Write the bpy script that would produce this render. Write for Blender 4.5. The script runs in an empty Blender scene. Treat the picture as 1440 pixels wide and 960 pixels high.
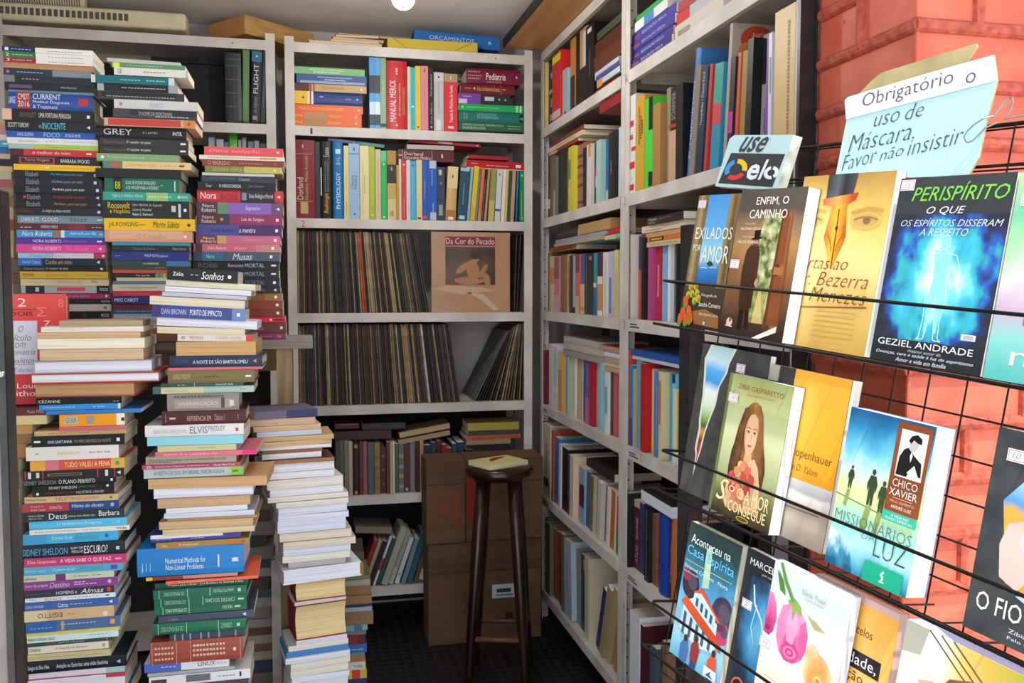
import bpy, math, random, colorsys
from mathutils import Vector, Matrix

random.seed(7)
SC = bpy.context.scene
COL = SC.collection

# ------------------------------------------------------------------ camera, sky, sun, exposure
FPX = 1262.0                       # focal length in pixels of the 1440 px wide frame
YAW, PIT = math.radians(12.88), math.radians(-3.34)
CAMZ = 1.36
FWD = Vector((math.sin(YAW) * math.cos(PIT), math.cos(YAW) * math.cos(PIT), math.sin(PIT)))
RGT = Vector((math.cos(YAW), -math.sin(YAW), 0))
UPV = RGT.cross(FWD)
cam = bpy.data.cameras.new('camera')
cam.sensor_width = 36
cam.lens = 36 * FPX / 1440
cam.clip_start = 0.02
camo = bpy.data.objects.new('camera', cam)
COL.objects.link(camo)
camo.matrix_world = Matrix(((RGT.x, UPV.x, -FWD.x, 0), (RGT.y, UPV.y, -FWD.y, 0), (RGT.z, UPV.z, -FWD.z, CAMZ), (0, 0, 0, 1)))
SC.camera = camo

SC.view_settings.view_transform = 'Standard'
SC.view_settings.look = 'None'
SC.view_settings.gamma = 1
SC.view_settings.use_curve_mapping = False
SC.view_settings.exposure = 0.45

wd = bpy.data.worlds.new('sky')
SC.world = wd
wd.use_nodes = True
bg = wd.node_tree.nodes['Background']
bg.inputs[0].default_value = (0.84, 0.92, 1.0, 1)
bg.inputs[1].default_value = 1.7

sun = bpy.data.lights.new('sun', 'SUN')
sun.energy = 4.2
sun.angle = math.radians(0.6)
sun.color = (1.0, 0.93, 0.82)
suno = bpy.data.objects.new('sun', sun)
COL.objects.link(suno)
SUN_TO = Vector((0.06, -0.40, 1.0)).normalized()          # direction towards the sun
suno.rotation_euler = SUN_TO.to_track_quat('Z', 'Y').to_euler()

BULB_W = 10.0


def ray(x, y):
    return RGT * ((x - 720) / FPX) - UPV * ((y - 480) / FPX) + FWD


def onY(x, y, Y):
    d = ray(x, y)
    p = d * (Y / d.y)
    return Vector((p.x, p.y, p.z + CAMZ))


def onX(x, y, X):
    d = ray(x, y)
    p = d * (X / d.x)
    return Vector((p.x, p.y, p.z + CAMZ))


# ------------------------------------------------------------------ colours and materials
def lin(h):
    h = h.lstrip('#')
    out = []
    for i in (0, 2, 4):
        c = int(h[i:i + 2], 16) / 255
        out.append(c / 12.92 if c <= 0.04045 else ((c + 0.055) / 1.055) ** 2.4)
    return (*out, 1)


MATS = {}


def newmat(name):
    m = bpy.data.materials.new(name)
    m.use_nodes = True
    return m, m.node_tree, m.node_tree.nodes['Principled BSDF']


def M(h, rough=0.42, metal=0.0):
    """Printed card, paint or plastic of one colour with a faint wear mottling."""
    k = (h, rough, metal)
    if k not in MATS:
        m, nt, b = newmat('print_' + h)
        b.inputs['Base Color'].default_value = lin(h)
        b.inputs['Roughness'].default_value = rough
        b.inputs['Metallic'].default_value = metal
        b.inputs['Specular IOR Level'].default_value = 0.3
        MATS[k] = m
    return MATS[k]


def noise_mat(name, c1, c2, scale=8, rough=0.6, detail=4, stretch=(1, 1, 1), lo=0.35, hi=0.65, bump=0.0, extra=None):
    if name in MATS:
        return MATS[name]
    m, nt, b = newmat(name)
    N = nt.nodes.new
    L = nt.links.new
    tc = N('ShaderNodeTexCoord')
    mp = N('ShaderNodeMapping')
    mp.inputs['Scale'].default_value = stretch
    nz = N('ShaderNodeTexNoise')
    nz.inputs['Scale'].default_value = scale
    nz.inputs['Detail'].default_value = detail
    rp = N('ShaderNodeValToRGB')
    rp.color_ramp.elements[0].position = lo
    rp.color_ramp.elements[0].color = lin(c1)
    rp.color_ramp.elements[1].position = hi
    rp.color_ramp.elements[1].color = lin(c2)
    L(tc.outputs['Object'], mp.inputs['Vector'])
    L(mp.outputs[0], nz.inputs['Vector'])
    L(nz.outputs['Fac'], rp.inputs['Fac'])
    L(rp.outputs['Color'], b.inputs['Base Color'])
    b.inputs['Roughness'].default_value = rough
    if extra:                       # (threshold, colour, scale): chips, rust
        n2 = N('ShaderNodeTexNoise')
        n2.inputs['Scale'].default_value = extra[2]
        n2.inputs['Detail'].default_value = 6
        r2 = N('ShaderNodeValToRGB')
        r2.color_ramp.interpolation = 'LINEAR'
        r2.color_ramp.elements[0].position = extra[0]
        r2.color_ramp.elements[1].position = extra[0] + 0.03
        mx = N('ShaderNodeMixRGB')
        mx.inputs['Color2'].default_value = lin(extra[1])
        L(tc.outputs['Object'], n2.inputs['Vector'])
        L(n2.outputs['Fac'], r2.inputs['Fac'])
        L(r2.outputs['Color'], mx.inputs['Fac'])
        L(rp.outputs['Color'], mx.inputs['Color1'])
        L(mx.outputs['Color'], b.inputs['Base Color'])
    if bump:
        bp = N('ShaderNodeBump')
        bp.inputs['Strength'].default_value = bump
        bp.inputs['Distance'].default_value = 0.004
        L(nz.outputs['Fac'], bp.inputs['Height'])
        L(bp.outputs[0], b.inputs['Normal'])
    MATS[name] = m
    return m


def PAGE(h):
    """Cut edges of paper: fine streaks along the leaves."""
    k = 'page_' + h
    if k in MATS:
        return MATS[k]
    r, g, b_ = (int(h[i:i + 2], 16) for i in (0, 2, 4))
    d = '%02x%02x%02x' % tuple(max(0, int(c * 0.86)) for c in (r, g, b_))
    return noise_mat(k, d, h, scale=1, rough=0.85, detail=2, stretch=(3, 3, 900), lo=0.3, hi=0.55)


def grad_mat(name, stops, axis='y', noise=0.0, nscale=4.0, rough=0.3, center=(0.5, 0.5), stretch=(1, 1), const=False):
    """A printed picture: colour ramp across the cover (axis x, y or r = outwards from centre), its edge broken by noise."""
    if name in MATS:
        return MATS[name]
    m, nt, b = newmat(name)
    N = nt.nodes.new
    L = nt.links.new
    uv = N('ShaderNodeUVMap')
    sep = N('ShaderNodeSeparateXYZ')
    L(uv.outputs[0], sep.inputs[0])
    if axis == 'r':
        mp = N('ShaderNodeVectorMath')
        mp.operation = 'SUBTRACT'
        mp.inputs[1].default_value = (center[0], center[1], 0)
        L(uv.outputs[0], mp.inputs[0])
        ms = N('ShaderNodeVectorMath')
        ms.operation = 'MULTIPLY'
        ms.inputs[1].default_value = (stretch[0], stretch[1], 0)
        L(mp.outputs[0], ms.inputs[0])
        ln = N('ShaderNodeVectorMath')
        ln.operation = 'LENGTH'
        L(ms.outputs[0], ln.inputs[0])
        src = ln.outputs['Value']
    else:
        src = sep.outputs['X' if axis == 'x' else 'Y']
    if noise:
        nz = N('ShaderNodeTexNoise')
        nz.inputs['Scale'].default_value = nscale
        nz.inputs['Detail'].default_value = 6
        L(uv.outputs[0], nz.inputs['Vector'])
        sb = N('ShaderNodeMath')
        sb.operation = 'MULTIPLY_ADD'
        sb.inputs[1].default_value = noise * 2
        L(nz.outputs['Fac'], sb.inputs[0])
        ad = N('ShaderNodeMath')
        ad.operation = 'SUBTRACT'
        ad.inputs[1].default_value = noise
        L(src, ad.inputs[0])
        L(ad.outputs[0], sb.inputs[2])
        src = sb.outputs[0]
    rp = N('ShaderNodeValToRGB')
    cr = rp.color_ramp
    if const:
        cr.interpolation = 'CONSTANT'
    cr.elements[0].position, cr.elements[0].color = stops[0][0], lin(stops[0][1])
    cr.elements[1].position, cr.elements[1].color = stops[-1][0], lin(stops[-1][1])
    for p, c in stops[1:-1]:
        e = cr.elements.new(p)
        e.color = lin(c)
    L(src, rp.inputs['Fac'])
    L(rp.outputs['Color'], b.inputs['Base Color'])
    b.inputs['Roughness'].default_value = rough
    MATS[name] = m
    return m


STEEL = noise_mat('painted_steel', 'b9b1aa', 'd6d0ca', scale=5, rough=0.5, extra=(0.70, '4a3a30', 22))
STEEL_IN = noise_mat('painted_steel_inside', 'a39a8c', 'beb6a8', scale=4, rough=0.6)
BLACKSTEEL = noise_mat('black_steel', '141414', '232323', scale=30, rough=0.4)
WIRE = M('161616', 0.35, 0.3)

# ------------------------------------------------------------------ mesh building
TXT = {}


def text_mesh(s, italic=False, thin=0.0):
    k = (s, italic, thin)
    if k not in TXT:
        c = bpy.data.curves.new('lettering', 'FONT')
        c.body = s
        c.resolution_u = 2
        c.shear = 0.3 if italic else 0.0
        c.offset = thin
        o = bpy.data.objects.new('lettering', c)
        m = o.to_mesh()
        vs = [v.co.copy() for v in m.vertices]
        fs = [tuple(p.vertices) for p in m.polygons]
        o.to_mesh_clear()
        bpy.data.objects.remove(o)
        bpy.data.curves.remove(c)
        x0, x1 = min(v.x for v in vs), max(v.x for v in vs)
        y0, y1 = min(v.y for v in vs), max(v.y for v in vs)
        TXT[k] = ([((v.x - x0) / (x1 - x0), (v.y - y0) / (y1 - y0)) for v in vs], fs)
    return TXT[k]


class MB:
    """Collects faces with materials and optional UVs, links them as one mesh object."""

    def __init__(self):
        self.v, self.f, self.m, self.uv, self.mats = [], [], [], [], []

    def mi(self, mat):
        if mat not in self.mats:
            self.mats.append(mat)
        return self.mats.index(mat)

    def face(self, pts, mat, uv=None):
        b = len(self.v)
        self.v += [tuple(p) for p in pts]
        self.f.append(tuple(range(b, b + len(pts))))
        self.m.append(self.mi(mat))
        self.uv.append(uv)

    def box(self, x0, x1, y0, y1, z0, z1, mat, X=None):
        c = [(x0, y0, z0), (x1, y0, z0), (x1, y1, z0), (x0, y1, z0), (x0, y0, z1), (x1, y0, z1), (x1, y1, z1), (x0, y1, z1)]
        if X is not None:
            c = [tuple(X @ Vector(p)) for p in c]
        b = len(self.v)
        self.v += c
        i = self.mi(mat)
        for q in ((0, 3, 2, 1), (4, 5, 6, 7), (0, 1, 5, 4), (1, 2, 6, 5), (2, 3, 7, 6), (3, 0, 4, 7)):
            self.f.append(tuple(b + k for k in q))
            self.m.append(i)
            self.uv.append(None)

    def tube(self, pts, r, mat, n=8, cap=True):
        pts = [Vector(p) for p in pts]
        rs = r if isinstance(r, (list, tuple)) else [r] * len(pts)
        b0 = len(self.v)
        i = self.mi(mat)
        for k, p in enumerate(pts):
            a = pts[max(k - 1, 0)]
            c = pts[min(k + 1, len(pts) - 1)]
            d = (c - a).normalized()
            h = Vector((0, 0, 1)) if abs(d.z) < 0.9 else Vector((1, 0, 0))
            s = d.cross(h).normalized()
            t = s.cross(d)
            for j in range(n):
                w = 2 * math.pi * j / n
                self.v.append(tuple(p + (s * math.cos(w) + t * math.sin(w)) * rs[k]))
        for k in range(len(pts) - 1):
            for j in range(n):
                a, b = b0 + k * n + j, b0 + k * n + (j + 1) % n
                self.f.append((a, b, b + n, a + n))
                self.m.append(i)
                self.uv.append(None)
        if cap:
            for base, rev in ((b0, False), (b0 + (len(pts) - 1) * n, True)):
                q = list(range(base, base + n))
                self.f.append(tuple(q if rev else q[::-1]))
                self.m.append(i)
                self.uv.append(None)

    def lathe(self, prof, mat, n=32, center=(0, 0, 0), smooth=True):
        b0 = len(self.v)
        i = self.mi(mat)
        for r, z in prof:
            for j in range(n):
                w = 2 * math.pi * j / n
                self.v.append((center[0] + r * math.cos(w), center[1] + r * math.sin(w), center[2] + z))
        for k in range(len(prof) - 1):
            for j in range(n):
                a, b = b0 + k * n + j, b0 + k * n + (j + 1) % n
                self.f.append((a, b, b + n, a + n))
                self.m.append(i)
                self.uv.append(None)

    def text(self, s, o, ux, uy, x0, x1, y0, y1, mat, italic=False, flip=False, thin=0.0):
        """Lettering filling the rectangle x0..x1, y0..y1 of the plane o + ux*x + uy*y."""
        pts, fs = text_mesh(s, italic, thin)
        b = len(self.v)
        i = self.mi(mat)
        for (a, c) in pts:
            if flip:
                a, c = 1 - a, 1 - c
            self.v.append(tuple(o + ux * (x0 + (x1 - x0) * a) + uy * (y0 + (y1 - y0) * c)))
        for f in fs:
            self.f.append(tuple(b + k for k in f))
            self.m.append(i)
            self.uv.append(None)

    def build(self, name, parent=None, smooth=False, matrix=None):
        me = bpy.data.meshes.new(name)
        me.from_pydata(self.v, [], self.f)
        for m in self.mats:
            me.materials.append(m)
        me.polygons.foreach_set('material_index', self.m)
        if any(u is not None for u in self.uv):
            lay = me.uv_layers.new(name='UVMap')
            k = 0
            for p, u in zip(me.polygons, self.uv):
                for j, li in enumerate(p.loop_indices):
                    lay.data[li].uv = u[j] if u else (0, 0)
        if smooth:
            me.polygons.foreach_set('use_smooth', [True] * len(me.polygons))
        me.update()
        o = bpy.data.objects.new(name, me)
        COL.objects.link(o)
        if parent is not None:
            o.parent = parent
        if matrix is not None:
            o.matrix_world = matrix
        return o


def bevel(o, w=0.002, seg=2):
    md = o.modifiers.new('edge', 'BEVEL')
    md.width = w
    md.segments = seg
    md.limit_method = 'ANGLE'
    return o


def tag(o, label, cat, group=None):
    o['label'] = label
    o['category'] = cat
    if group:
        o['group'] = group
    return o


def thing(name, label, cat, matrix=None, group=None):
    o = bpy.data.objects.new(name, None)
    o.empty_display_size = 0.05
    COL.objects.link(o)
    if matrix is not None:
        o.matrix_world = matrix
    return tag(o, label, cat, group)


def struct(name, mb, smooth=False):
    o = mb.build(name, smooth=smooth)
    o['kind'] = 'structure'
    return o


def frame(o, ex, ey, ez):
    return Matrix(((ex.x, ey.x, ez.x, o.x), (ex.y, ey.y, ez.y, o.y), (ex.z, ey.z, ez.z, o.z), (0, 0, 0, 1)))


VX, VY, VZ = Vector((1, 0, 0)), Vector((0, 1, 0)), Vector((0, 0, 1))

# ------------------------------------------------------------------ the room and the street front
XL, XR, YB, YF, ZC = -1.22, 1.30, 3.86, 1.257, 2.42
WALLPAINT = noise_mat('grey_plaster', 'aaa39d', 'c2bbb5', scale=3, rough=0.9)
CEILPAINT = noise_mat('grey_ceiling', 'e2ddd8', 'f0ece8', scale=2.5, rough=0.9)
MATFLOOR, nt_, b_ = newmat('rubber_mat')
b_.inputs['Base Color'].default_value = lin('171618')
b_.inputs['Roughness'].default_value = 0.55
_tc = nt_.nodes.new('ShaderNodeTexCoord')
_vo = nt_.nodes.new('ShaderNodeTexVoronoi')
_vo.inputs['Scale'].default_value = 26
_vo.inputs['Randomness'].default_value = 0.05
_bp = nt_.nodes.new('ShaderNodeBump')
_bp.inputs['Strength'].default_value = 0.9
_bp.inputs['Distance'].default_value = 0.006
_bp.invert = True
nt_.links.new(_tc.outputs['Object'], _vo.inputs['Vector'])
nt_.links.new(_vo.outputs['Distance'], _bp.inputs['Height'])
nt_.links.new(_bp.outputs[0], b_.inputs['Normal'])

m = MB(); m.box(XL - .1, XR + .1, YF, YB + .1, -0.1, 0.0, MATFLOOR); struct('floor', m)
m = MB(); m.box(XL - .1, XR + .1, YF, YB + .1, ZC, ZC + .1, CEILPAINT); struct('ceiling', m)
m = MB(); m.box(XL - .1, XR + .1, YB, YB + .1, 0, ZC, WALLPAINT); struct('wall_back', m)
m = MB(); m.box(XL - .1, XL, YF, YB, 0, ZC, WALLPAINT); struct('wall_left', m)
m = MB(); m.box(XR, XR + .1, YF + .31, YB, 0, ZC, noise_mat('shaded_plaster', '5c5650', '746d66', scale=3, rough=.9)); struct('wall_right', m)  # plaster colour darkened to carry the shade deep in the side bays
m = MB(); m.box(-4, 5, -7, YF, -0.12, -0.0, noise_mat('pavement_concrete', 'd0ccc4', 'e2ded6', scale=6, rough=0.9)); struct('pavement', m)
m = MB(); m.box(-4, XL, YF, YF + .3, 0, 4, noise_mat('street_plaster', 'b0685a', 'c07868', scale=4, rough=0.9)); struct('wall_front_outer', m)
m = MB(); m.box(XL, 0.94, YF + .02, YF + .3, ZC, 4, noise_mat('street_plaster', 'b0685a', 'c07868', scale=4, rough=0.9)); struct('wall_lintel', m)
m = MB(); m.box(.35, 5, 0.86, YF, 2.57, 2.66, noise_mat('awning_concrete', 'a09a92', 'b8b2aa', scale=4, rough=.9)); m.box(-4, .35, 0.60, YF, 2.57, 2.66, noise_mat('awning_concrete', 'a09a92', 'b8b2aa', scale=4, rough=0.9)); struct('unseen_canopy_slab', m)  # unseen canopy; its deeper doorway half is added to keep sun off the gate

# painted brick pier: flat brick faces with raised rounded mortar beads
BRICK = noise_mat('salmon_brick_paint', 'c2563f', 'd0684f', scale=14, rough=0.62, bump=0.15, extra=(0.735, '7a3326', 60))
MORTAR = noise_mat('salmon_mortar_paint', '9c4030', 'bd5a46', scale=70, rough=0.8, bump=0.9, extra=(0.70, '5e2a20', 90))
PX = 0.94
m = MB()
m.box(PX, 4.5, YF, YF + .285, -0.1, 4, BRICK)
zs = [1.774 + 0.0905 * k for k in range(-19, 12)]


def bead_h(mb, p, q, r=0.0105):
    mb.tube([p, q], r, MORTAR, n=8)


for k, z in enumerate(zs):
    m.tube([(PX, YF + .285, z), (PX, YF - .006, z)], 0.0115, MORTAR, n=10)
    m.tube([(PX - .006, YF, z), (4.4, YF, z)], 0.0115, MORTAR, n=10)
    odd = (k % 2)
    for j in range(16):
        x = PX + (0.11 if odd else 0.22) + 0.215 * j
        if x < 4.3:
            m.tube([(x, YF, z), (x, YF, z + .0905)], 0.0105, MORTAR, n=8)
    for y in ((YF + .145,) if odd else (YF + .05, YF + .26)):
        if odd:
            m.tube([(PX, y, z), (PX, y, z + .0905)], 0.0105, MORTAR, n=8)
m.tube([(PX, YF, -.1), (PX, YF, 4)], 0.004, BRICK, n=8)
struct('wall_brick_pier', m)

# roller shutter guide rail beside the brick pier
m = MB()
m.box(0.899, 0.931, 1.5325, 1.5425, 0.0, ZC, BLACKSTEEL)
m.box(0.9275, 0.9325, 1.5265, 1.5325, 0.0, ZC, BLACKSTEEL)
m.box(0.931, 0.9375, 1.5335, 1.5415, 0.0, ZC, noise_mat('chipped_rail', '3a3733', 'c9c3b4', scale=30, rough=0.6, lo=0.42, hi=0.6))
o = struct('trim_1', m)

# black steel gate folded open at the street side
gate = thing('metal_gate', 'black framed steel gate folded open, its grey sheet stained and scuffed', 'gate', Matrix.Translation((-0.4105, 1.35, 0)))
GATEGREY = noise_mat('stained_sheet', '625d5b', '7d726e', scale=9, rough=0.6, extra=(0.66, '8a5a50', 14))
m = MB(); m.box(0.0, 0.0105, -0.012, 0.03, 0.0, 1.496, BLACKSTEEL); m.box(-0.42, 0.0, -0.012, 0.02, 1.47, 1.496, BLACKSTEEL); m.box(-0.42, 0, -0.012, 0.02, 0.0, 0.03, BLACKSTEEL)
bevel(m.build('gate_frame', gate), 0.003)
m = MB(); m.box(-0.42, -0.0005, -0.008, 0.016, 0.03, 1.47, GATEGREY)
m.build('sheet_panel', gate)
m = MB(); m.lathe([(0.0, 0.006), (0.004, 0.005), (0.005, 0)], M('9a9a96', 0.3, 0.8), n=12)
m.build('bolt_head', gate).matrix_local = Matrix.Translation((0.0055, -0.012, 1.245)) @ Matrix.Rotation(math.pi / 2, 4, 'X')

# ------------------------------------------------------------------ bulb
bulb_pos = onY(567, -3, 2.6)
lamp = thing('ceiling_bulb', 'round white glowing light bulb hanging from the ceiling', 'light bulb', Matrix.Translation(bulb_pos))
GLOW, _nt, _b = newmat('lit_glass')
_b.inputs['Emission Color'].default_value = (1, 0.97, 0.92, 1)
_b.inputs['Emission Strength'].default_value = BULB_W / (4 * math.pi ** 2 * 0.033 ** 2)
m = MB(); m.lathe([(0.0, -0.033)] + [(0.033 * math.sin(a), -0.033 * math.cos(a)) for a in [math.pi * k / 14 for k in range(1, 12)]] + [(0.014, 0.036)], GLOW, n=28)
m.build('glass_globe', lamp, smooth=True)
m = MB(); m.lathe([(0.014, 0.036), (0.019, 0.04), (0.019, 0.075), (0.004, 0.08), (0.004, ZC - bulb_pos.z - .02), (0.04, ZC - bulb_pos.z - .015), (0.04, ZC - bulb_pos.z), (0, ZC - bulb_pos.z)], M('d8d4cc', 0.4), n=24)
m.build('lamp_socket', lamp)

# ------------------------------------------------------------------ steel shelving units
BOARDS = {}


def shelf_unit(name, label, X, w, depth, tops, height, holes_side=None, brace=False, group=None):
    """Slotted steel bookcase. Local frame: x along the face, y into the unit, z up. tops = heights of the shelf tops."""
    t = thing(name, label, 'bookshelf', X, group)
    BOARDS[t.name] = []
    pw = 0.034
    for sx, yy in ((0, 0), (w - pw, 0), (0, depth - 0.03), (w - pw, depth - 0.03)):
        m = MB()
        # L-shaped angle post: front flange and side flange
        front = yy == 0
        y0, y1 = (0, 0.003) if front else (depth - 0.003, depth)
        m.box(sx, sx + pw, y0, y1, 0, height, STEEL)
        xs = sx if sx == 0 else sx + pw - 0.003
        m.box(xs, xs + 0.003, 0.003 if front else depth - 0.032, 0.034 if front else depth - 0.003, 0, height, STEEL)
        xin = xs + (0.0034 if sx == 0 else -0.0004)
        for k in range(int(height / 0.05)):
            z = 0.03 + 0.05 * k
            yc = 0.018 if front else depth - 0.017
            m.face([(xin, yc - .0035, z), (xin, yc, z - .0035), (xin, yc + .0035, z), (xin, yc, z + .0035)], M('1a1816'))
        m.build('corner_post', t)
    for z in tops:
        m = MB()
        m.box(0.0035, w - 0.0035, -0.001, depth - .001, z - 0.0025, z, STEEL)
        m.box(0.034, w - 0.034, -0.0025, -0.001, z - 0.036, z, STEEL)
        m.box(0.036, w - 0.036, -0.001, 0.012, z - 0.036, z - 0.034, STEEL_IN)
        m.box(0.036, w - 0.036, depth - 0.006, depth - 0.004, z - 0.036, z, STEEL_IN)
        m.box(0.036, 0.038, 0.035, depth - 0.035, z - 0.036, z, STEEL_IN)
        m.box(w - 0.038, w - 0.036, 0.035, depth - 0.035, z - 0.036, z, STEEL_IN)
        BOARDS[t.name].append(m.build('shelf_board', t))
    if brace:
        m = MB()
        m.tube([(w * .1, depth - .004, height - .05), (w * .1 + .2, depth - .004, height - .36)], 0.012, STEEL_IN, n=4)
        m.build('brace', t)
    return t


def writing(parent, zb, s, o, ux, uy, x0, x1, y0, y1, col, name='lettering', italic=False):
    m = MB()
    m.text(s, o, ux, uy, x0, x1, y0, y1, M(col, 0.6), italic=italic)
    return m.build(name, min(BOARDS[parent.name], key=lambda b: abs(max(v.co.z for v in b.data.vertices) - zb)))


BT = [2.279, 1.972, 1.627, 1.268, 0.911, 0.556, 0.190]     # shelf tops of the rear units
midX = Matrix.Translation((-0.068, 3.5, 0))
mid_shelf = shelf_unit('steel_bookcase', 'white steel bookcase at the rear holding medical books above and records below', midX, 0.952, 0.33, BT, 2.30)
left_shelf = shelf_unit('steel_bookcase', 'white steel bookcase at the rear half hidden by tall piles of paperbacks', Matrix.Translation((-1.055, 3.5, 0)), 0.952, 0.33, BT[:3] + [0.05], 2.305)
SHADESHEET = noise_mat('shade_sheet', '141312', '1f1d1b', scale=6, rough=.8)  # near-black sheets added behind the shelves, standing in for their deep shade
m = MB(); m.box(.003, .949, .3305, .3335, .02, 2.26, SHADESHEET); m.build('shade_panel', left_shelf)
m = MB(); m.box(.003, .949, .3305, .3335, .02, .905, SHADESHEET); m.build('shade_panel', mid_shelf)
writing(mid_shelf, 1.972, '1', Vector((0.03, -0.003, 1.972 - 0.03)), VX, VZ, 0.06, 0.068, 0.0, 0.022, '2b3a4a', 'shelf_number')
writing(mid_shelf, 1.627, '2', Vector((0.03, -0.003, 1.627 - 0.032)), VX, VZ, 0.022, 0.036, 0.0, 0.024, 'b04038', 'shelf_number')
RT = [2.303, 1.998, 1.640, 1.272, 0.893, 0.522, 0.130]
RXF = 0.93
def sideM(y): return frame(Vector((RXF, y, 0)), -VY, VX, VZ)
in_shelf = shelf_unit('steel_bookcase', 'white steel bookcase on the side wall, the one deeper inside beside the stool', sideM(3.545), 0.985, 0.33, RT, 2.30)
out_shelf = shelf_unit('steel_bookcase', 'white steel bookcase on the side wall, nearer the street behind the wire rack', sideM(2.558), 0.990, 0.33, RT, 2.30, brace=True)
for s, z in (('1A', 1.998), ('2', 1.640)):
    writing(out_shelf, z, s, Vector((0.002, -0.004, z - 0.031)), VX, VZ, 0.006, 0.022 if len(s) > 1 else 0.014, 0, 0.024, '25282c', 'shelf_number')
writing(out_shelf, 1.272, '3', Vector((0.004, -0.004, 1.272 - 0.03)), VX, VZ, 0.006, 0.016, 0, 0.024, '33383c', 'shelf_number')
for u_, s, z in ((out_shelf, 'LITERATURA', 1.272), (out_shelf, 'DIREITO', 0.893), (out_shelf, 'ARTES', 0.522), (in_shelf, 'DIVERSOS', 0.893), (in_shelf, 'LINGUAS', 0.522)):
    m = MB()
    m.face([(0.05, -0.0032, z - .031), (0.15, -0.0032, z - .031), (0.15, -0.0032, z - .007), (0.05, -0.0032, z - .007)], M('c8c6c0', .6))
    m.face([(0.062 + 0, -0.0036, z - .025), (0.138, -0.0036, z - .025), (0.138, -0.0036, z - .020), (0.062, -0.0036, z - .020)], M('55565a', .6))
    m.face([(0.062 + 0, -0.0036, z - .017), (0.120, -0.0036, z - .017), (0.120, -0.0036, z - .012), (0.062, -0.0036, z - .012)], M('55565a', .6))
    m.build('shelf_tag', BOARDS[u_.name][RT.index(z)])

# plywood board lying over the side bookcases, black front edge
PLY = noise_mat('plywood', 'a8743c', 'c48e50', scale=3, rough=0.5, stretch=(6, 0.6, 6), lo=.3, hi=.7)
pl = thing('plywood_board', 'brown plywood board with black edge laid across the side bookcase tops', 'board', Matrix.Translation((0.765, 1.62, 2.306)))
m = MB(); m.box(0.004, 0.49, 0, 1.885, 0, 0.018, PLY); m.build('panel', pl)
m = MB(); m.box(0.0, 0.004, 0, 1.885, -0.001, 0.034, M('15130f', .5)); m.build('edge_strip', pl)

# ------------------------------------------------------------------ books
REG = []        # every book: (object, place key, colour name, thickness class, pages-out)


def colour_name(h):
    r, g, b = (int(h[i:i + 2], 16) / 255 for i in (0, 2, 4))
    H, S, V = colorsys.rgb_to_hsv(r, g, b)
    H *= 360
    if V < .2 or (V < .27 and S < .3):
        return 'black'
    if S < .13:
        return 'white' if V > .85 else 'pale grey' if V > .68 else 'grey' if V > .42 else 'dark grey'
    if H < 14 or H >= 345:
        return 'maroon' if V < .5 else 'pink' if S < .5 and V > .7 else 'dusty red' if S < .55 else 'dark red' if V < .66 else 'red'
    if H < 40:
        return 'dark brown' if V < .36 else 'brown' if V < .62 else 'cream' if S < .26 else 'tan' if S < .52 else 'orange' if V > .75 else 'brown'
    if H < 66:
        return 'olive' if V < .6 else 'cream' if S < .34 else 'mustard' if V < .78 else 'yellow'
    if H < 160:
        return 'dark green' if V < .4 else 'sage green' if S < .42 else 'lime green' if H < 95 else 'green'
    if H < 196:
        return 'dark teal' if V < .42 else 'pale teal' if S < .35 else 'teal' if V < .75 else 'cyan'
    if H < 252:
        return 'navy blue' if V < .46 else 'slate blue' if S < .38 and V < .72 else 'pale blue' if S < .42 else 'sky blue' if H < 212 and V > .72 else 'blue'
    if H < 290:
        return 'dark purple' if V < .4 else 'lavender' if S < .35 else 'purple'
    return 'plum' if V < .45 else 'magenta' if S > .45 else 'pink'


def parse(ops):
    out = []
    for o in ops.split(';'):
        o = o.strip()
        if o:
            out.append(o)
    return out


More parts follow.
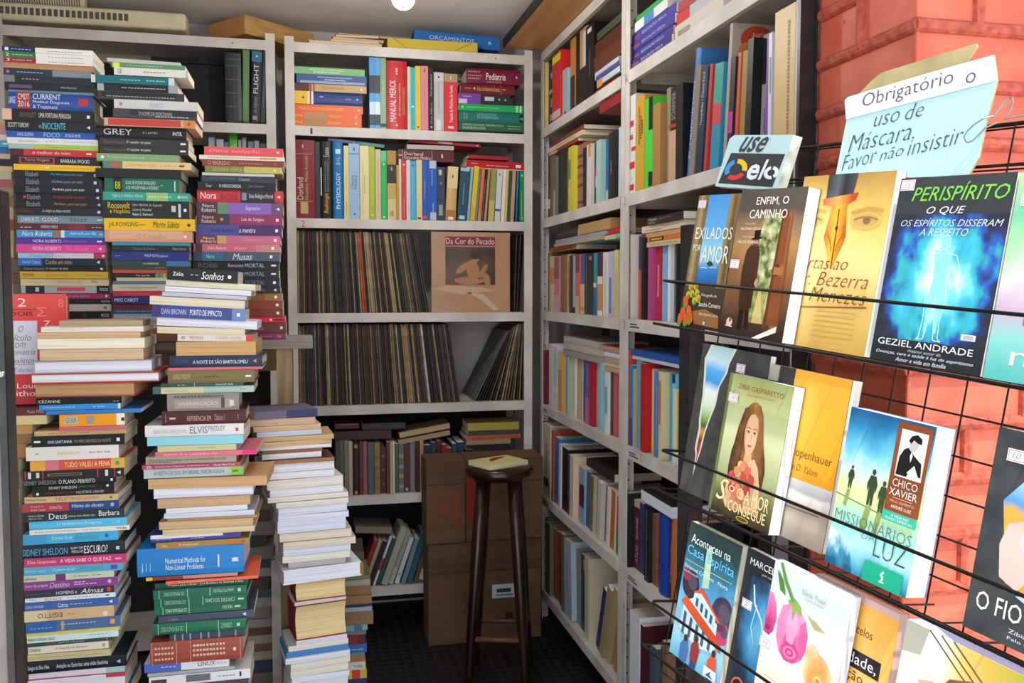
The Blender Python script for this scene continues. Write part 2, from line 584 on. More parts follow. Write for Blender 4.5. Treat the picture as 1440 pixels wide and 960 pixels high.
def cover_ops(mb, ops, L, T, hard, k0=0.0):
    """Bands, lettering and marks printed on the spine (plane y = 0, x along it, z across)."""
    o = Vector((0, -0.0004 - k0, 0))
    lay = 0.0004 + k0
    for op in ops:
        p = op.split(' ')
        c = p[0]
        if c == 'b':                       # band x0 x1 colour [z0 z1]
            x0, x1 = float(p[1]) * L, float(p[2]) * L
            z0, z1 = (float(p[4]) * T, float(p[5]) * T) if len(p) > 4 else (0, T)
            lay += 0.00008
            mb.face([(x0, -lay, z0), (x1, -lay, z0), (x1, -lay, z1), (x0, -lay, z1)], M(p[3]))
        elif c in 'tirTI':
            if c in 'TI':
                x0, x1, z0, z1, col = float(p[1]), float(p[2]), float(p[3]), float(p[4]), p[5]
                s = ' '.join(p[6:])
            else:
                x0, x1, z0, z1, col = float(p[1]), float(p[2]), .28, .72, p[3]
                s = ' '.join(p[4:])
            mb.text(s, Vector((0, -lay - 0.0003, 0)), VX, VZ, x0 * L, x1 * L, z0 * T, z1 * T, M(col, .5), italic=c in 'iI', flip=c == 'r')
        elif c == 'o':                     # publisher's mark: small rounded block
            x, col = float(p[1]) * L, p[2]
            r = min(T * .24, 0.0042)
            shape = random.choice(('disc', 'square', 'square', 'arrow', 'bar'))
            if shape == 'disc':
                prof = [(math.cos(a), math.sin(a)) for a in [math.pi / 4 * k + math.pi / 8 for k in range(8)]]
            elif shape == 'square':
                prof = [(-.8, -.9), (.8, -.9), (.8, .9), (-.8, .9)]
            elif shape == 'arrow':
                prof = [(-1.1, 0), (.8, -1), (.8, 1)]
            else:
                prof = [(-1.6, -.5), (1.2, -.5), (1.6, 0), (1.2, .5), (-1.6, .5)]
            pts = [(x + r * a, -lay - 0.0003, T / 2 + r * c_) for a, c_ in prof]
            mb.face(pts, M(col, .5))
        elif c == 'l':                     # rule of fine illegible print x0 x1 z colour
            x0, x1, z, col = float(p[1]) * L, float(p[2]) * L, float(p[3]) * T, p[4]
            h = max(0.0007, T * 0.05)
            n = max(2, int((x1 - x0) / 0.007))
            for k in range(n):
                a = x0 + (x1 - x0) * k / n
                b = a + (x1 - x0) / n * random.uniform(.55, .86)
                mb.face([(a, -lay - .0003, z - h), (b, -lay - .0003, z - h), (b, -lay - .0003, z + h), (a, -lay - .0003, z + h)], M(col, .5))


KINDNAME = {'A': 'novel_paperback', 'B': 'novel_paperback', 'C': 'novel_paperback', 'Z': 'novel_paperback', 'X': 'novel_paperback', 'M1': 'medical_book', 'M1s': 'medical_book', 'M1r': 'medical_book', 'M2': 'medical_book', 'M2l': 'medical_book', 'M5': 'bound_volume', 'M5l': 'bound_volume', 'M5r': 'bound_volume', 'M6': 'bound_volume', 'O2': 'art_book', 'O1': 'school_book', 'O1b': 'school_book'}


def make_book(L, W, T, col, X, ops=(), pages='e6dcc4', hard=False, place='', order=0, name=None, cname=None, out=False, concave=0.0, red_edge=None, rounded=None):
    """Local frame: x along the spine, y from spine to fore edge, z thickness. Spine on y = 0."""
    nm = name or ('hardback_book' if hard else KINDNAME.get(place) or ('shelved_book' if place[:1] in 'SO' and place else 'paperback_book'))
    root = bpy.data.objects.new(nm, None)
    root.empty_display_size = .03
    COL.objects.link(root)
    root.matrix_world = X
    c = 0.0024 if hard else 0.0006
    c = min(c, T * .2)
    e = 0.003 if hard else 0.0003
    cm = M(col)
    mb = MB()
    mb.box(0, L, 0.0, W, 0, c, cm)
    mb.box(0, L, 0.0, W, T - c, T, cm)
    # spine: gently rounded on thick hardbacks
    if rounded is None:
        rounded = hard and T > .022
    if rounded:
        d = min(T * .12, .005)
        prof = [(0.0, 0), (-d * .7, T * .2), (-d, T * .5), (-d * .7, T * .8), (0.0, T)]
        for (ya, za), (yb, zb) in zip(prof, prof[1:]):
            mb.face([(0, ya, za), (L, ya, za), (L, yb, zb), (0, yb, zb)], cm)
        for xe in (0, L):
            pts = [(xe, y, z) for y, z in prof]
            mb.face(pts if xe else pts[::-1], cm)
        k0 = d
    else:
        mb.box(0, L, 0.0, c, c, T - c, cm)
        k0 = 0.0
    if not out:
        cover_ops(mb, ops, L, T, hard, k0)
    mb.build('cover', root)
    pm = PAGE(pages)
    em = M(red_edge, .6) if red_edge else pm
    pb = MB()
    y1 = W - e
    if concave:
        n = 8
        ys = [y1 - concave * (1 - (2 * k / n - 1) ** 2) for k in range(n + 1)]
        zz = [c + (T - 2 * c) * k / n for k in range(n + 1)]
        for k in range(n):
            pb.face([(e, ys[k], zz[k]), (e, ys[k + 1], zz[k + 1]), (L - e, ys[k + 1], zz[k + 1]), (L - e, ys[k], zz[k])], pm)
        for xe, mm in ((e, em), (L - e, em)):
            pts = [(xe, c, c), (xe, c, T - c)] + [(xe, ys[k], zz[k]) for k in range(n, -1, -1)]
            pb.face(pts if xe == e else pts[::-1], mm)
    else:
        # leaves sag a touch towards the fore edge so that loose blocks read as paper
        b = len(pb.v)
        pb.box(e, L - e, c, y1, c, T - c, pm)
    pb.build('page_block', root)
    cn = cname or colour_name(pages if out else col)
    root['category'] = 'book'
    REG.append((root, place, order, cn, 'thin' if T < .011 else 'thick' if T > .027 else '', out))
    return root


PLACES = {}     # place key -> (phrase for labels, group phrase, ordinal phrase)


def pile(key, Yf, phrase, group, text, ordinal='from the top', yaw=(0, 1.0), W=(.135, .155), bench=None, extra_yaw=None):
    """A pile of lying books. Lines: y_top x_left x_right colour [P colour of page edges] ; printing ... ; last line: y of the bottom."""
    PLACES[key] = (phrase, group, ordinal)
    rows = [l.strip() for l in text.strip().splitlines() if l.strip()]
    items = []
    for l in rows[:-1]:
        f = l.split(';')
        items.append((f[0].split(), [x.strip() for x in f[1:]]))
    ybot = float(rows[-1])
    n = len(items)
    for i, (h, ops) in enumerate(items):
        yt, xl, xr, col = float(h[0]), float(h[1]), float(h[2]), h[3]
        flags = h[4:]
        yb = float(items[i + 1][0][0]) if i + 1 < n else ybot
        xm = (xl + xr) / 2
        zt, zb = onY(xm, yt, Yf).z, onY(xm, yb, Yf).z
        if key in 'ABCZ':
            zb = max(zb, ZBENCH + .0006)
        A, B = onY(xl, (yt + yb) / 2, Yf), onY(xr, (yt + yb) / 2, Yf)
        L = B.x - A.x
        T = zt - zb - 0.0004
        w = random.uniform(*W) * (L / .215) ** .5
        yw = math.radians(random.gauss(*yaw))
        tilt, back, page, hard, cname, red, conc, wd_ = 0, random.uniform(0, .008), random.choice(['e6dcc4', 'ddd2bb', 'eae6dc', 'd8ccb4']), False, None, None, 0, None
        outw = False
        for fl in flags:
            if fl[0] == 'P':
                outw, page = True, fl[1:] or page
            elif fl == 'H':
                hard = True
            elif fl[0] == 'y':
                yw += math.radians(float(fl[1:]))
            elif fl[0] == 'r':
                tilt = math.radians(float(fl[1:]))
            elif fl[0] == 'f':
                back = float(fl[1:])
            elif fl[0] == 'g':
                page = fl[1:]
            elif fl[0] == 'E':
                red = fl[1:]
            elif fl[0] == 'c':
                conc = float(fl[1:])
            elif fl[0] == 'W':
                w = float(fl[1:])
            elif fl[0] == 'N':
                cname = fl[1:].replace('_', ' ')
        if T > .03 and not outw and len(flags) == 0:
            pass
        ctr = Vector(((A.x + B.x) / 2, Yf + back, zb))
        R = Matrix.Translation(ctr) @ Matrix.Rotation(yw, 4, 'Z') @ Matrix.Rotation(tilt, 4, 'Y')
        if outw:
            X = R @ Matrix.Translation((L / 2, w, 0)) @ Matrix.Rotation(math.pi, 4, 'Z')
        else:
            X = R @ Matrix.Translation((-L / 2, 0, 0))
        make_book(L, w, T, col, X, ops, page, hard, key, i, cname=cname, out=outw, concave=conc, red_edge=red)


def lean_of(l):
    h = l.split(';')[0].split()
    return math.radians(float(h[4])) if len(h) > 4 and h[4][0] in '-0123456789' else 0.0


def headroom(z, shelves):
    up = [q for q in shelves if q > z + .05]
    return (min(up) if up else z + .6) - .0385 - z


def row_back(key, z, phrase, group, ordinal, text, Yf=3.5, depth=(.13, .17), setback=(.006, .022), zoff=0.0):
    """Standing books on a rear shelf: x_left x_right y_top colour [lean in degrees, + = top to the right] ; printing along the spine from the foot."""
    PLACES[key] = (phrase, group, ordinal)
    prevB = 99
    lines = [l for l in text.strip().splitlines() if l.strip()]
    leans = [lean_of(lines[0])] + [lean_of(l) for l in lines]
    for i, l in enumerate(lines):
        f = l.split(';')
        h = f[0].split()
        x0, x1, yt, col = float(h[0]), float(h[1]), float(h[2]), h[3]
        lean = math.radians(float(h[4])) if len(h) > 4 and h[4][0] in '-0123456789' else 0
        hard = 'H' in h
        sb = random.uniform(*setback) + (.006 if hard else 0)
        Y = Yf + sb
        A, B = onY(x0, 300, Yf + .012), onY(x1, 300, Yf + .012)
        top = onY((x0 + x1) / 2, yt, Y).z
        T = (B.x - A.x) * math.cos(lean) - .0004
        Hh = min(max(.05, top - z) / math.cos(lean) - (T * math.sin(abs(lean))), (headroom(z, BT) - T * math.sin(abs(lean))) / math.cos(lean))
        T = max(.0015, T - Hh * max(0, leans[i] - leans[i + 1]) * 1.02)
        zz = z + zoff + (T * math.sin(-lean) if lean < 0 else 0) + .0005
        # local x up, y into the shelf, z towards -X
        ex = Vector((math.sin(lean), 0, math.cos(lean)))
        ez = Vector((-math.cos(lean), 0, math.sin(lean)))
        org = Vector((B.x, Y, zz))
        make_book(Hh, random.uniform(*depth), T, col, frame(org, ex, VY, ez), [x.strip() for x in f[1:]], random.choice(['e6dcc4', 'd8ccb4', 'eae6dc']), hard, key, i)


def row_side(key, z, phrase, group, ordinal, text, depth=(.14, .19), setback=(.006, .03)):
    """Standing books on the side bookcases, spines towards the aisle. Same line format; pixel columns run towards the street."""
    PLACES[key] = (phrase, group, ordinal)
    prevB = 99
    lines = [l for l in text.strip().splitlines() if l.strip()]
    leans = [lean_of(lines[0])] + [lean_of(l) for l in lines]
    for i, l in enumerate(lines):
        f = l.split(';')
        h = f[0].split()
        x0, x1, yt, col = float(h[0]), float(h[1]), float(h[2]), h[3]
        lean = math.radians(float(h[4])) if len(h) > 4 and h[4][0] in '-0123456789' else 0
        X = RXF + random.uniform(*setback)
        if 'F' in h:
            X = RXF + .0045
        hard = 'H' in h
        ym = 400
        A, B = onX(x0, ym, RXF + .012), onX(x1, ym, RXF + .012)          # A further from the street
        A.y = min(A.y, 3.539, prevB - .0006)
        B.y = min(B.y, A.y - .006)
        prevB = B.y
        top = onX((x0 + x1) / 2 + 0, yt, X).z
        T = (A.y - B.y) * math.cos(lean) - .0004
        Hh = min(max(.06, top - z) / math.cos(lean) - T * math.sin(abs(lean)), (headroom(z, RT) - T * math.sin(abs(lean))) / math.cos(lean))
        T = max(.0015, T - Hh * max(0, leans[i] - leans[i + 1]) * 1.02)
        # lean + = top towards the street (-Y)
        ex = Vector((0, -math.sin(lean), math.cos(lean)))
        ez = Vector((0, math.cos(lean), math.sin(lean)))
        org = Vector((X, B.y, z + .0005)) if lean >= 0 else Vector((X, B.y, z + .0005 + T * math.sin(-lean)))
        make_book(Hh, random.uniform(*depth), T, col, frame(org, ex, VX, ez), [x.strip() for x in f[1:]], random.choice(['e6dcc4', 'd8ccb4', 'eae6dc']), hard, key, i)


def lying_side(key, z, phrase, group, text, ordinal='from the top'):
    """Books lying on the side shelves: x_left x_right (pixels) thickness_mm colour ; listed from the bottom up; z = what they lie on."""
    PLACES[key] = (phrase, group, ordinal)
    rows = [l for l in text.strip().splitlines() if l.strip()]
    for i, l in enumerate(rows):
        f = l.split(';')
        h = f[0].split()
        x0, x1, T, col = float(h[0]), float(h[1]), float(h[2]) / 1000, h[3]
        X = RXF + random.uniform(.004, .02)
        A, B = onX(x0, 400, X), onX(x1, 400, X)
        L = A.y - B.y
        page = random.choice(['e6dcc4', 'd8ccb4', 'eae6dc'])
        outw = len(h) > 4 and h[4][0] == 'P'
        if outw:
            page = h[4][1:]
        M0 = frame(Vector((X, A.y, z + .0004)), -VY, VX, VZ)
        w = random.uniform(.14, .17)
        if outw:
            M0 = M0 @ Matrix.Translation((L, w, 0)) @ Matrix.Rotation(math.pi, 4, 'Z')
        make_book(L, w, T, col, M0, [x.strip() for x in f[1:]], page, False, key, len(rows) - 1 - i, out=outw)
        z += T + .0006
    return z

# ------------------------------------------------------------------ bench under the rear piles, low platform under the front piles
ZBENCH = onY(340, 478, 2.45).z
be = thing('wooden_bench', 'weathered grey plank bench carrying the rear piles of paperbacks', 'bench', Matrix.Translation((-1.1, 2.43, 0)))
WOODG = noise_mat('weathered_wood', '6e675e', '948b7f', scale=4, rough=.8, stretch=(1, 12, 12))
WOODT = noise_mat('raw_batten', '8a7454', 'a48c68', scale=5, rough=.8, stretch=(12, 12, 1))
m = MB(); m.box(0, 1.115, 0, .27, ZBENCH - .024, ZBENCH, WOODG); bevel(m.build('plank', be), .003)
for x in (.02, 1.02):
    for y in (.02, .215):
        m = MB(); m.box(x, x + .04, y, y + .04, 0, ZBENCH - .0245, WOODT); m.build('leg', be)
m = MB(); m.box(.06, 1.02, .225, .25, ZBENCH - .10, ZBENCH - .03, WOODT); m.build('rail', be)
pole = thing('steel_prop', 'thin grey steel prop standing between the front piles', 'prop', Matrix.Translation((onY(390, 900, 2.43).x, 2.415, 0)))
m = MB(); m.box(-.012, .012, -.012, .012, 0.004, onY(388, 783, 2.43).z, noise_mat('grey_prop', '77716a', '9a938a', scale=20, rough=.6)); m.build('shaft', pole)
m = MB(); m.box(-.03, .03, -.03, .03, 0, .004, STEEL_IN); m.build('foot_plate', pole)
low = thing('low_table', 'low wooden table under the front piles of books', 'table', Matrix.Translation((-.8, 2.06, 0)))
m = MB(); m.box(0, .70, 0, .20, .30, .325, WOODT); m.build('tabletop', low)
for x in (.02, .64):
    for y in (.02, .14):
        m = MB(); m.box(x, x + .04, y, y + .04, 0, .30, WOODT); m.build('leg', low)

# ------------------------------------------------------------------ rear piles
pile('A', 2.45, 'in the rear pile directly behind the red textbook', 'books in the rear pile behind the red textbook', """
67.5 3 130 e9e5df ; b 0 .36 1d2a55 ; T .03 .07 .2 .8 dfe6f0 1 ; l .1 .33 .5 c8cfe0 ; l .5 .9 .4 8a8a90
75 4 130 e9e5df ; b 0 .36 2c7a3c ; T .03 .07 .2 .8 e8f0e0 2 ; l .1 .33 .5 d8ecd8 ; l .5 .9 .4 8a8a90
82.5 5 130 e6e2dc ; b 0 .36 9a2830 ; T .03 .07 .2 .8 f0e0e0 3 ; l .1 .33 .5 ecd0d0 ; l .5 .9 .4 8a8a90
90 5 130 b9875c
97.5 4 128 26344e ; b .55 1 7f8a92 ; l .15 .45 .5 b8c4d8 ; o .05 d06a70
107 5 130 6f8078 ; b .12 1 23282c ; o .06 d06a70 ; l .2 .4 .5 c8a0c0
117 6 132 1d1d20 ; T .62 .8 .4 .7 c8c8c4 MECÂNICA ; b .05 .3 6a4a72 .2 .7
127 10 131 6a8a90
131 12 130 2a4f9c H ; b .1 .26 a4303a ; b .83 .95 b8323c .3 .75 ; T .01 .085 .3 .7 e6e8f0 LANGE ; T .115 .25 .55 .9 f0e0e0 CMDT ; T .115 .25 .12 .47 f0e0e0 2016 ; T .29 .62 .6 .93 e8ecf8 CURRENT ; T .29 .72 .32 .54 d8e0f4 Medical Diagnosis ; T .29 .58 .05 .27 d8e0f4 & Treatment
154.5 3 133 1b191a N black ; b 0 .1 e6b6a2 ; t .18 .36 8a6a50 KEN FOLLETT ; t .39 .74 e6e0d4 UMA FORTUNA PERIGOSA ; o .93 eceae6
170 7 133 16181b ; T .03 .26 .3 .75 eceae4 SCOTT TUROW ; T .37 .4 .3 .6 58c8e8 o ; T .41 .67 .2 .85 58c8e8 INOCENTE ; o .93 eceae6
184.5 8 133 2c56b0 ; T .12 .3 .25 .75 c8dcf4 DANIEL GOLEMAN ; T .42 .6 .15 .85 9cd4f4 FOCO ; l .66 .84 .6 c8dcf4 ; l .66 .84 .35 c8dcf4
194 9 137 e4e2e0 ; i .12 .32 9a9aa0 Encontro ; l .42 .58 .5 a8a8ac ; l .62 .95 .5 a8a8ac
203 11 137 b2cf52 ; b 0 .28 a8c4b4 ; l .4 .8 .5 7c9c38
210 14 137 c92e30 ; b 0 .15 5a1a1e ; t .25 .68 f0dcd4 o melhor de mim ; o .9 f4f0ec
219.5 14 137 1c1a1c ; b .1 .5 b0404a .1 .85 ; b .12 .48 2a1a1c .2 .75 ; t .16 .44 d0a080 Terra Virgem ; t .57 .9 e6e2d6 BARBARA WOOD
231.5 19 142 f2bd1c ; o .38 f4e8c0 ; l .42 .9 .45 b88a10
240 19 139 15191f ; T .13 .28 .15 .85 9aa0a8 Elizabeth ; i .42 .8 4fb9b4 Perfeito para um anjo ; o .95 d8d8d8
249.5 20 139 191d29 ; T .13 .28 .15 .85 9aa0a8 Elizabeth ; i .43 .8 a49cc8 Perfeito para um anjo ; o .95 d8d8d8
261 20 143 13161c ; T .13 .28 .15 .85 9aa0a8 Elizabeth ; i .43 .8 eae8ea Perfeito para um anjo ; o .95 d8d8d8
272 21 143 17151a ; T .13 .28 .15 .85 9aa0a8 Elizabeth ; i .43 .8 d8364e Perfeito para um anjo ; o .95 d8d8d8 ; o .1 d8364e
282 21 145 14161c ; T .13 .28 .15 .85 9aa0a8 Elizabeth ; i .44 .81 d09048 Perfeito para um anjo ; o .95 d8d8d8
292 22 145 1e2023 ; t .03 .18 8a3a30 L.MARSH ; t .3 .62 d8d8d4 O ANJO da MEIA-NOITE ; o .95 d8d8d8
302.5 23 146 7d93a0 ; T .04 .25 .2 .75 e6ecf0 CHARLIE ST. ; T .28 .46 .25 .75 f2f4f4 CLOUD ; l .6 .8 .6 33404a ; l .6 .8 .35 33404a ; o .95 e8e8e8
314 23 147 62222c ; l .04 .17 .4 e8d0d0 ; t .27 .46 e8d0d0 INFERNO VERDE ; b .58 .78 8a2a34 ; l .85 .98 .5 e0c0c4
323.5 23 147 3f95d0 ; b .41 .5 9a7a4a ; b .5 .54 dfe8ee ; I .06 .4 .2 .85 eef4f8 Nora Roberts ; I .6 .9 .3 .8 e0f0fa Adorada por Ela ; o .96 d8c8a0
334 23 147 5b369a ; t .18 .5 efe6f4 NORA ROBERTS ; i .52 .8 b48ad8 Álbum para amar ; o .94 f0ecf4
343.5 23 148 e64a9c ; t .18 .5 fadcec NORA ROBERTS ; i .54 .8 f286c0 Só você ; o .94 f8d8ea
355 24 148 a9cfe4 ; b .4 .86 e3dde2 ; b .86 1 c63a52 ; t .14 .5 7ea6be Paula & Tom ; l .6 .8 .5 b8b4bc ; o .97 f0ecec
363 25 148 1a2636 ; b 0 .27 2f6ac4 ; t .05 .25 b8d0f0 Harlan Coben ; T .31 .61 .2 .8 c8a890 Confie em mim ; o .92 e8e8e8
373.5 27 148 17181a ; i .04 .28 9a9a96 Khaled Hosseini ; t .3 .56 d0cec8 O caçador de pipas ; o .95 e8e8e6
381.5 28 152 d6a72c ; t .03 .16 7a5c14 POLLYANNA ; l .3 .55 .5 a07c18 ; l .74 .95 .5 a07c18
391.5 28 152 ddc99c ; l .1 .25 .5 b09c70 ; t .38 .7 c8ac74 O MENINO AO LADO ; t .8 .88 6a5a3a Mey
401.5 29 154 b3abab ; b .05 .26 232124 ; b .4 .72 d4505c .3 .8 ; b .85 1 1e1c20 ; T .89 .98 .3 .7 e8e6e6 ROCCO ; b .16 .2 c8c4c4 .2 .8
412 29 154 a82d63 ; i .1 .3 d890b0 Lia Luft ; t .4 .76 e89cc0 A VIDA É UMA FESTA ; o .96 f0c8d8
420 30 156 1d1b1e ; l .6 .8 .5 6a686c ; T .89 .98 .3 .7 e8e6e6 ROCCO
427.5 30 156 c4baa6 ; l .4 .7 .5 dca898 ; o .93 5a5046
437.5 31 156 1a191c ; t .68 .72 585860 A ; T .89 .98 .3 .7 e8e6e6 ROCCO
449.5 40 152 8a5f4a
461 45 150 c2a184
""" + "%.1f" % (485.5,), yaw=(0, .7))

pile('B', 2.42, 'in the rear pile topped by thin reference books, beside the dark pile of novels', 'books in the rear pile topped by thin reference books', """
83.5 150 253 bdbcb4 r1
89 156 260 5e8f62 ; b .02 .11 d8e83c ; l .2 .7 .5 b8d4ba
96 160 264 dcd9d0 ; T .05 .1 .2 .8 3a3a38 33 ; l .4 .7 .5 55555a ; b .97 1 b8b4ac
107 128 245 166a74 ; b 0 .05 d8d4cc ; b .93 1 d0d4d4 ; l .35 .6 .5 b0dcd8 ; l .66 .9 .5 b0dcd8
118 136 250 1d2022 ; b 0 .08 a8acb4 ; b .88 1 9a9ea8 ; l .3 .85 .5 b8bcc0
129 137 259 34383a ; b .05 .9 1e2022 .3 .9 ; l .1 .9 .4 a8aaac
141 160 278 cfccc6 ; T .42 .58 .2 .7 7fb4d4 TRONCO ; o .08 9a8a9a
154 159 277 44413f ; b .2 1 2a2a2c .3 1 ; t .3 .7 b8b4b0 O NOME DA MONTANHA ; l .5 .9 .2 c8c4c0
166.5 146 274 c8b08a ; b .04 .84 cf4038 .1 .92 ; b .87 1 d08a4a ; o .93 c04030
178 133.5 262 19191b H ; T .09 .4 .28 .78 c9c9cb GREY ; T .52 .68 .4 .6 b8b8ba E L JAMES ; T .85 .95 .35 .65 f2f2f2 INTR
195 139 264.6 33302f ; t .05 .28 84685a Khaled Hosseini ; t .3 .57 e2deda O caçador de pipas ; o .94 f0eeec
205.5 140 264.6 2e2c2c ; t .05 .28 84685a Khaled Hosseini ; t .3 .57 e2deda O caçador de pipas ; o .94 f0eeec
216 135 252 84a473 ; o .07 eef2e6 ; t .13 .58 bcd0ae O silêncio para além mar ; l .66 .94 .5 a8c298
227 144 268 e6c388 ; b 0 .22 5a8074 ; b .08 .2 b06848 .15 .85 ; t .28 .6 c8a050 O aprendiz de Cabul ; l .65 .85 .5 c8a868 ; o .9 4a4030
237.5 134 255 141414
250 146 252 1a6a50 ; b .12 .23 121a14 ; T .14 .21 .2 .75 c8d040 88 ; T .28 .68 .55 .8 cfe6d8 GUIA DE PODER BRASILEIRO ; T .28 .72 .2 .45 cfe6d8 A DE IMAGEM PARA A INTERNET ; l .75 .77 .5 90d060 ; b .93 .945 d0e8dc .1 .85
270 144 266 37a08d ; b .5 .75 9ac47c ; t .1 .46 d0f0e6 VEJA E A FORÇA VELHA ; l .52 .8 .5 e8f0c8 ; o .88 d8e068 ; T .91 .98 .35 .65 f0f4f0 INTR
282 144 266 1f201f ; T .06 .31 .55 .9 e8c818 Roosevelt ; T .08 .31 .2 .52 e8c818 e Hopkins ; I .34 .68 .66 .84 c8c8c4 Uma História da Segunda ; I .34 .56 .42 .58 c8c8c4 Guerra Mundial ; T .34 .57 .16 .32 e8e8e4 Robert E. Sherwood ; b .79 .84 c8c8c4 .4 .75 ; b .87 .9 d0d0cc .1 .85 ; o .95 f0f0ee
307 146 274 f6c21c ; T .05 .37 .22 .7 4a4018 J.K.ROWLING ; b .385 .45 d04820 .45 .52 ; I .53 .82 .25 .8 3a3424 Morte Súbita ; o .93 3a3424
324 147 270 e79a7c ; b .05 .9 e8b490 .25 1 ; t .36 .7 c88c6c O Conselho ; o .92 fbe8e0
340 157 267 3a9aa4
345 157 266 24272a ; t .27 .55 8a928e Contos do Norte ; t .78 .96 b0b4b0 Milton Hatoum ; l .03 .1 .5 707478
353.5 156 266 2c3384 ; t .42 .72 d4d6ee PHILIP ROTH pastoral ; l .05 .12 .5 9498cc
366 156 266 32493a ; b .7 1 3f7db4 ; t .4 .6 e0e4d0 OS MISERÁVEIS
374 158 266 44423f ; b .72 1 5a2428 ; l .55 .68 .5 b0aca8
379 158 266 cf4c3a
384 158 266 262524 ; t .3 .48 d8d4cc Por um fio ; b .55 .7 7a9a48 ; b .59 .62 3878a8 ; b .66 .68 d8b838
390 163 262 cfc2a2
395 158 262 5f7886
399.5 158 262 d8c6a8 ; t .1 .6 7a6a50 O RETORNO DO JOVEM PRÍNCIPE
409 158 260 d2283c ; i .15 .5 e8707c Liberdade
416 158 258 232f68 ; t .03 .36 e6eaf4 MEG CABOT
427 159 258 7c2330
434 159 258 3a506a ; l .05 .6 .5 a8b8cc
441 159 258 9ba6b2 ; l .1 .6 .5 c8d0d8
451 160 258 a39a8c
461 160 258 8d5b48
""" + "%.1f" % (484.5,), yaw=(0, .6))

pile('C', 2.45, 'in the rear pile of romance novels against the bookcase upright', 'books in the rear pile of romance novels', """
207 287 398 e3555a ; i .06 .7 f2a8a0 Doce sedução ; o .93 f4c8c4
219 280 400 e6dccd ; l .1 .9 .5 c05048 ; b .7 .9 d8a840 .3 .7
225 284 398 8c3c32 ; T .07 .34 .2 .8 e0b090 O SEGREDO ; l .45 .75 .5 d8a090 ; o .9 c06050
234 288 397 7e8440 ; b .5 1 c3b75c ; T .1 .48 .2 .75 c4bc70 SAVORA VERDE ; o .9 d8d080
243 284 386 d9d3cb
247 283 387 333c47 ; t .1 .44 66727e JOHN GRISHAM ; i .5 .65 b8bcc0 O inocente
256 278 388 18191e ; i .1 .18 d8c888 Tour ; T .27 .55 .3 .7 e6e6e4 O NEGOCIADOR ; i .64 .84 8a8c90 John Grisham
267 277 398 cd3a44 H ; b .5 .9 2b2629 ; T .04 .22 .25 .8 f8e4e4 Nora ; T .27 .47 .2 .7 8a2430 ROBB ; t .6 .88 e4dcdc Dois Relógios Mortal ; o .95 fbecec ; b .515 .57 8a88a8 .2 .8
284.5 276 398 8c62b8 ; b 0 .24 4a3440 ; b .24 .36 6a8a68 ; b .86 1 6a5070 ; T .07 .2 .55 .85 e8d8e0 Nora ; T .06 .22 .15 .5 e8d8e0 Roberts ; i .56 .73 e4d4f4 Sagrados ; o .94 f0e8f0
301 276 397 93305f ; b 0 .3 5a2634 ; b .3 .38 3c3458 ; T .07 .2 .55 .85 f0d4d0 Nora ; T .06 .22 .15 .5 f0d4d0 Roberts ; o .29 e88a50 ; t .52 .78 f8dce0 Lua de Sangue ; o .94 f8e0d0
316 275 396 4f4f98 ; b .5 1 4e2a66 ; t .17 .47 34346e Nora Roberts ; i .5 .69 efe4f4 a mentira ; o .94 f4f0f8
331 275 394 cb6a86 ; b 0 .25 7d3a46 ; b .25 .36 d8a068 ; T .09 .22 .52 .85 f4d8d4 Nora ; T .06 .24 .15 .48 f4d8d4 Roberts ; i .55 .8 e8a4b4 O jogador ; o .94 f8e4e4
343 272 393 d4667c ; b .02 .1 44343e ; b .72 1 c88480 ; i .16 .38 fae0e0 Nora Roberts ; i .46 .62 f0b0b8 Amor ; o .92 fbf0f0
354 272 393 356a86 ; b 0 .1 3c4456 ; b .35 1 4a5864 ; t .15 .24 c8dcec Nora ; I .45 .68 .15 .85 d8e4ea Musas ; o .9 f0f4f4
367 271 392 141517 ; T .06 .28 .2 .75 6c6c66 ROBB ; i .4 .58 c8ccd0 Reencontro ; T .6 .83 .25 .75 b4bcc4 MORTAL ; o .94 f0f0f0
378.5 271 392 18191c ; t .4 .58 7a8088 Cerimônia ; T .6 .83 .25 .75 9aa4ac MORTAL ; o .94 f0f0f0
391 271 393 191a1d ; T .6 .83 .25 .75 6e767e MORTAL ; o .94 f0f0f0
403 272 394 1c1d20 ; T .6 .83 .25 .75 6e767e MORTAL ; o .94 f0f0f0
412 273 396 9c6c30 ; b .5 .8 8a5020 ; o .93 f4e8d0
423 273 397 b58436 ; b .6 1 8a3a24 ; o .94 f4e8d0
434.5 273 398 c08c34 ; b .6 1 7c3424 ; o .94 f4e8d0
446 273 401 d02434 ; o .84 f8e0e0 ; b .88 .98 4a1018 .35 .65
453.5 273 402 66302c ; i .5 .75 b88070 Violeta ; o .95 e8d8b8
469 274 402 8a2c5c ; l .5 .85 .5 d8a868 ; i .9 .95 e0a8c4 N
478.2
""", yaw=(0, .5))

pile('Z', 2.525, 'in the pile cut off behind the open steel gate', 'books in the pile behind the steel gate', """
169 -60 13 d9a468
176 -60 14 b98a94
187 -60 16 e3dccf
196 -60 15 58a8cc ; o .9 e8f0f4
206 -60 15 3c68b0
214 -60 16 d0bd98
222 -60 14 2c2624
232 -60 16 d8c090
240 -60 15 c4b8a0
251 -60 17 b05a58
262 -60 18 a08a66
274 -60 18 8c6a4a
290 -60 18 bca680
308 -60 18 9a3c30
322 -60 18 b49c74
345 -60 18 c6b08a
362 -60 18 7c5c44
384 -60 18 c0544a
398 -60 18 ac946c
420 -60 18 a88a60
445 -60 18 8c7454
""" + "%.1f" % 487.5, yaw=(0, .4))

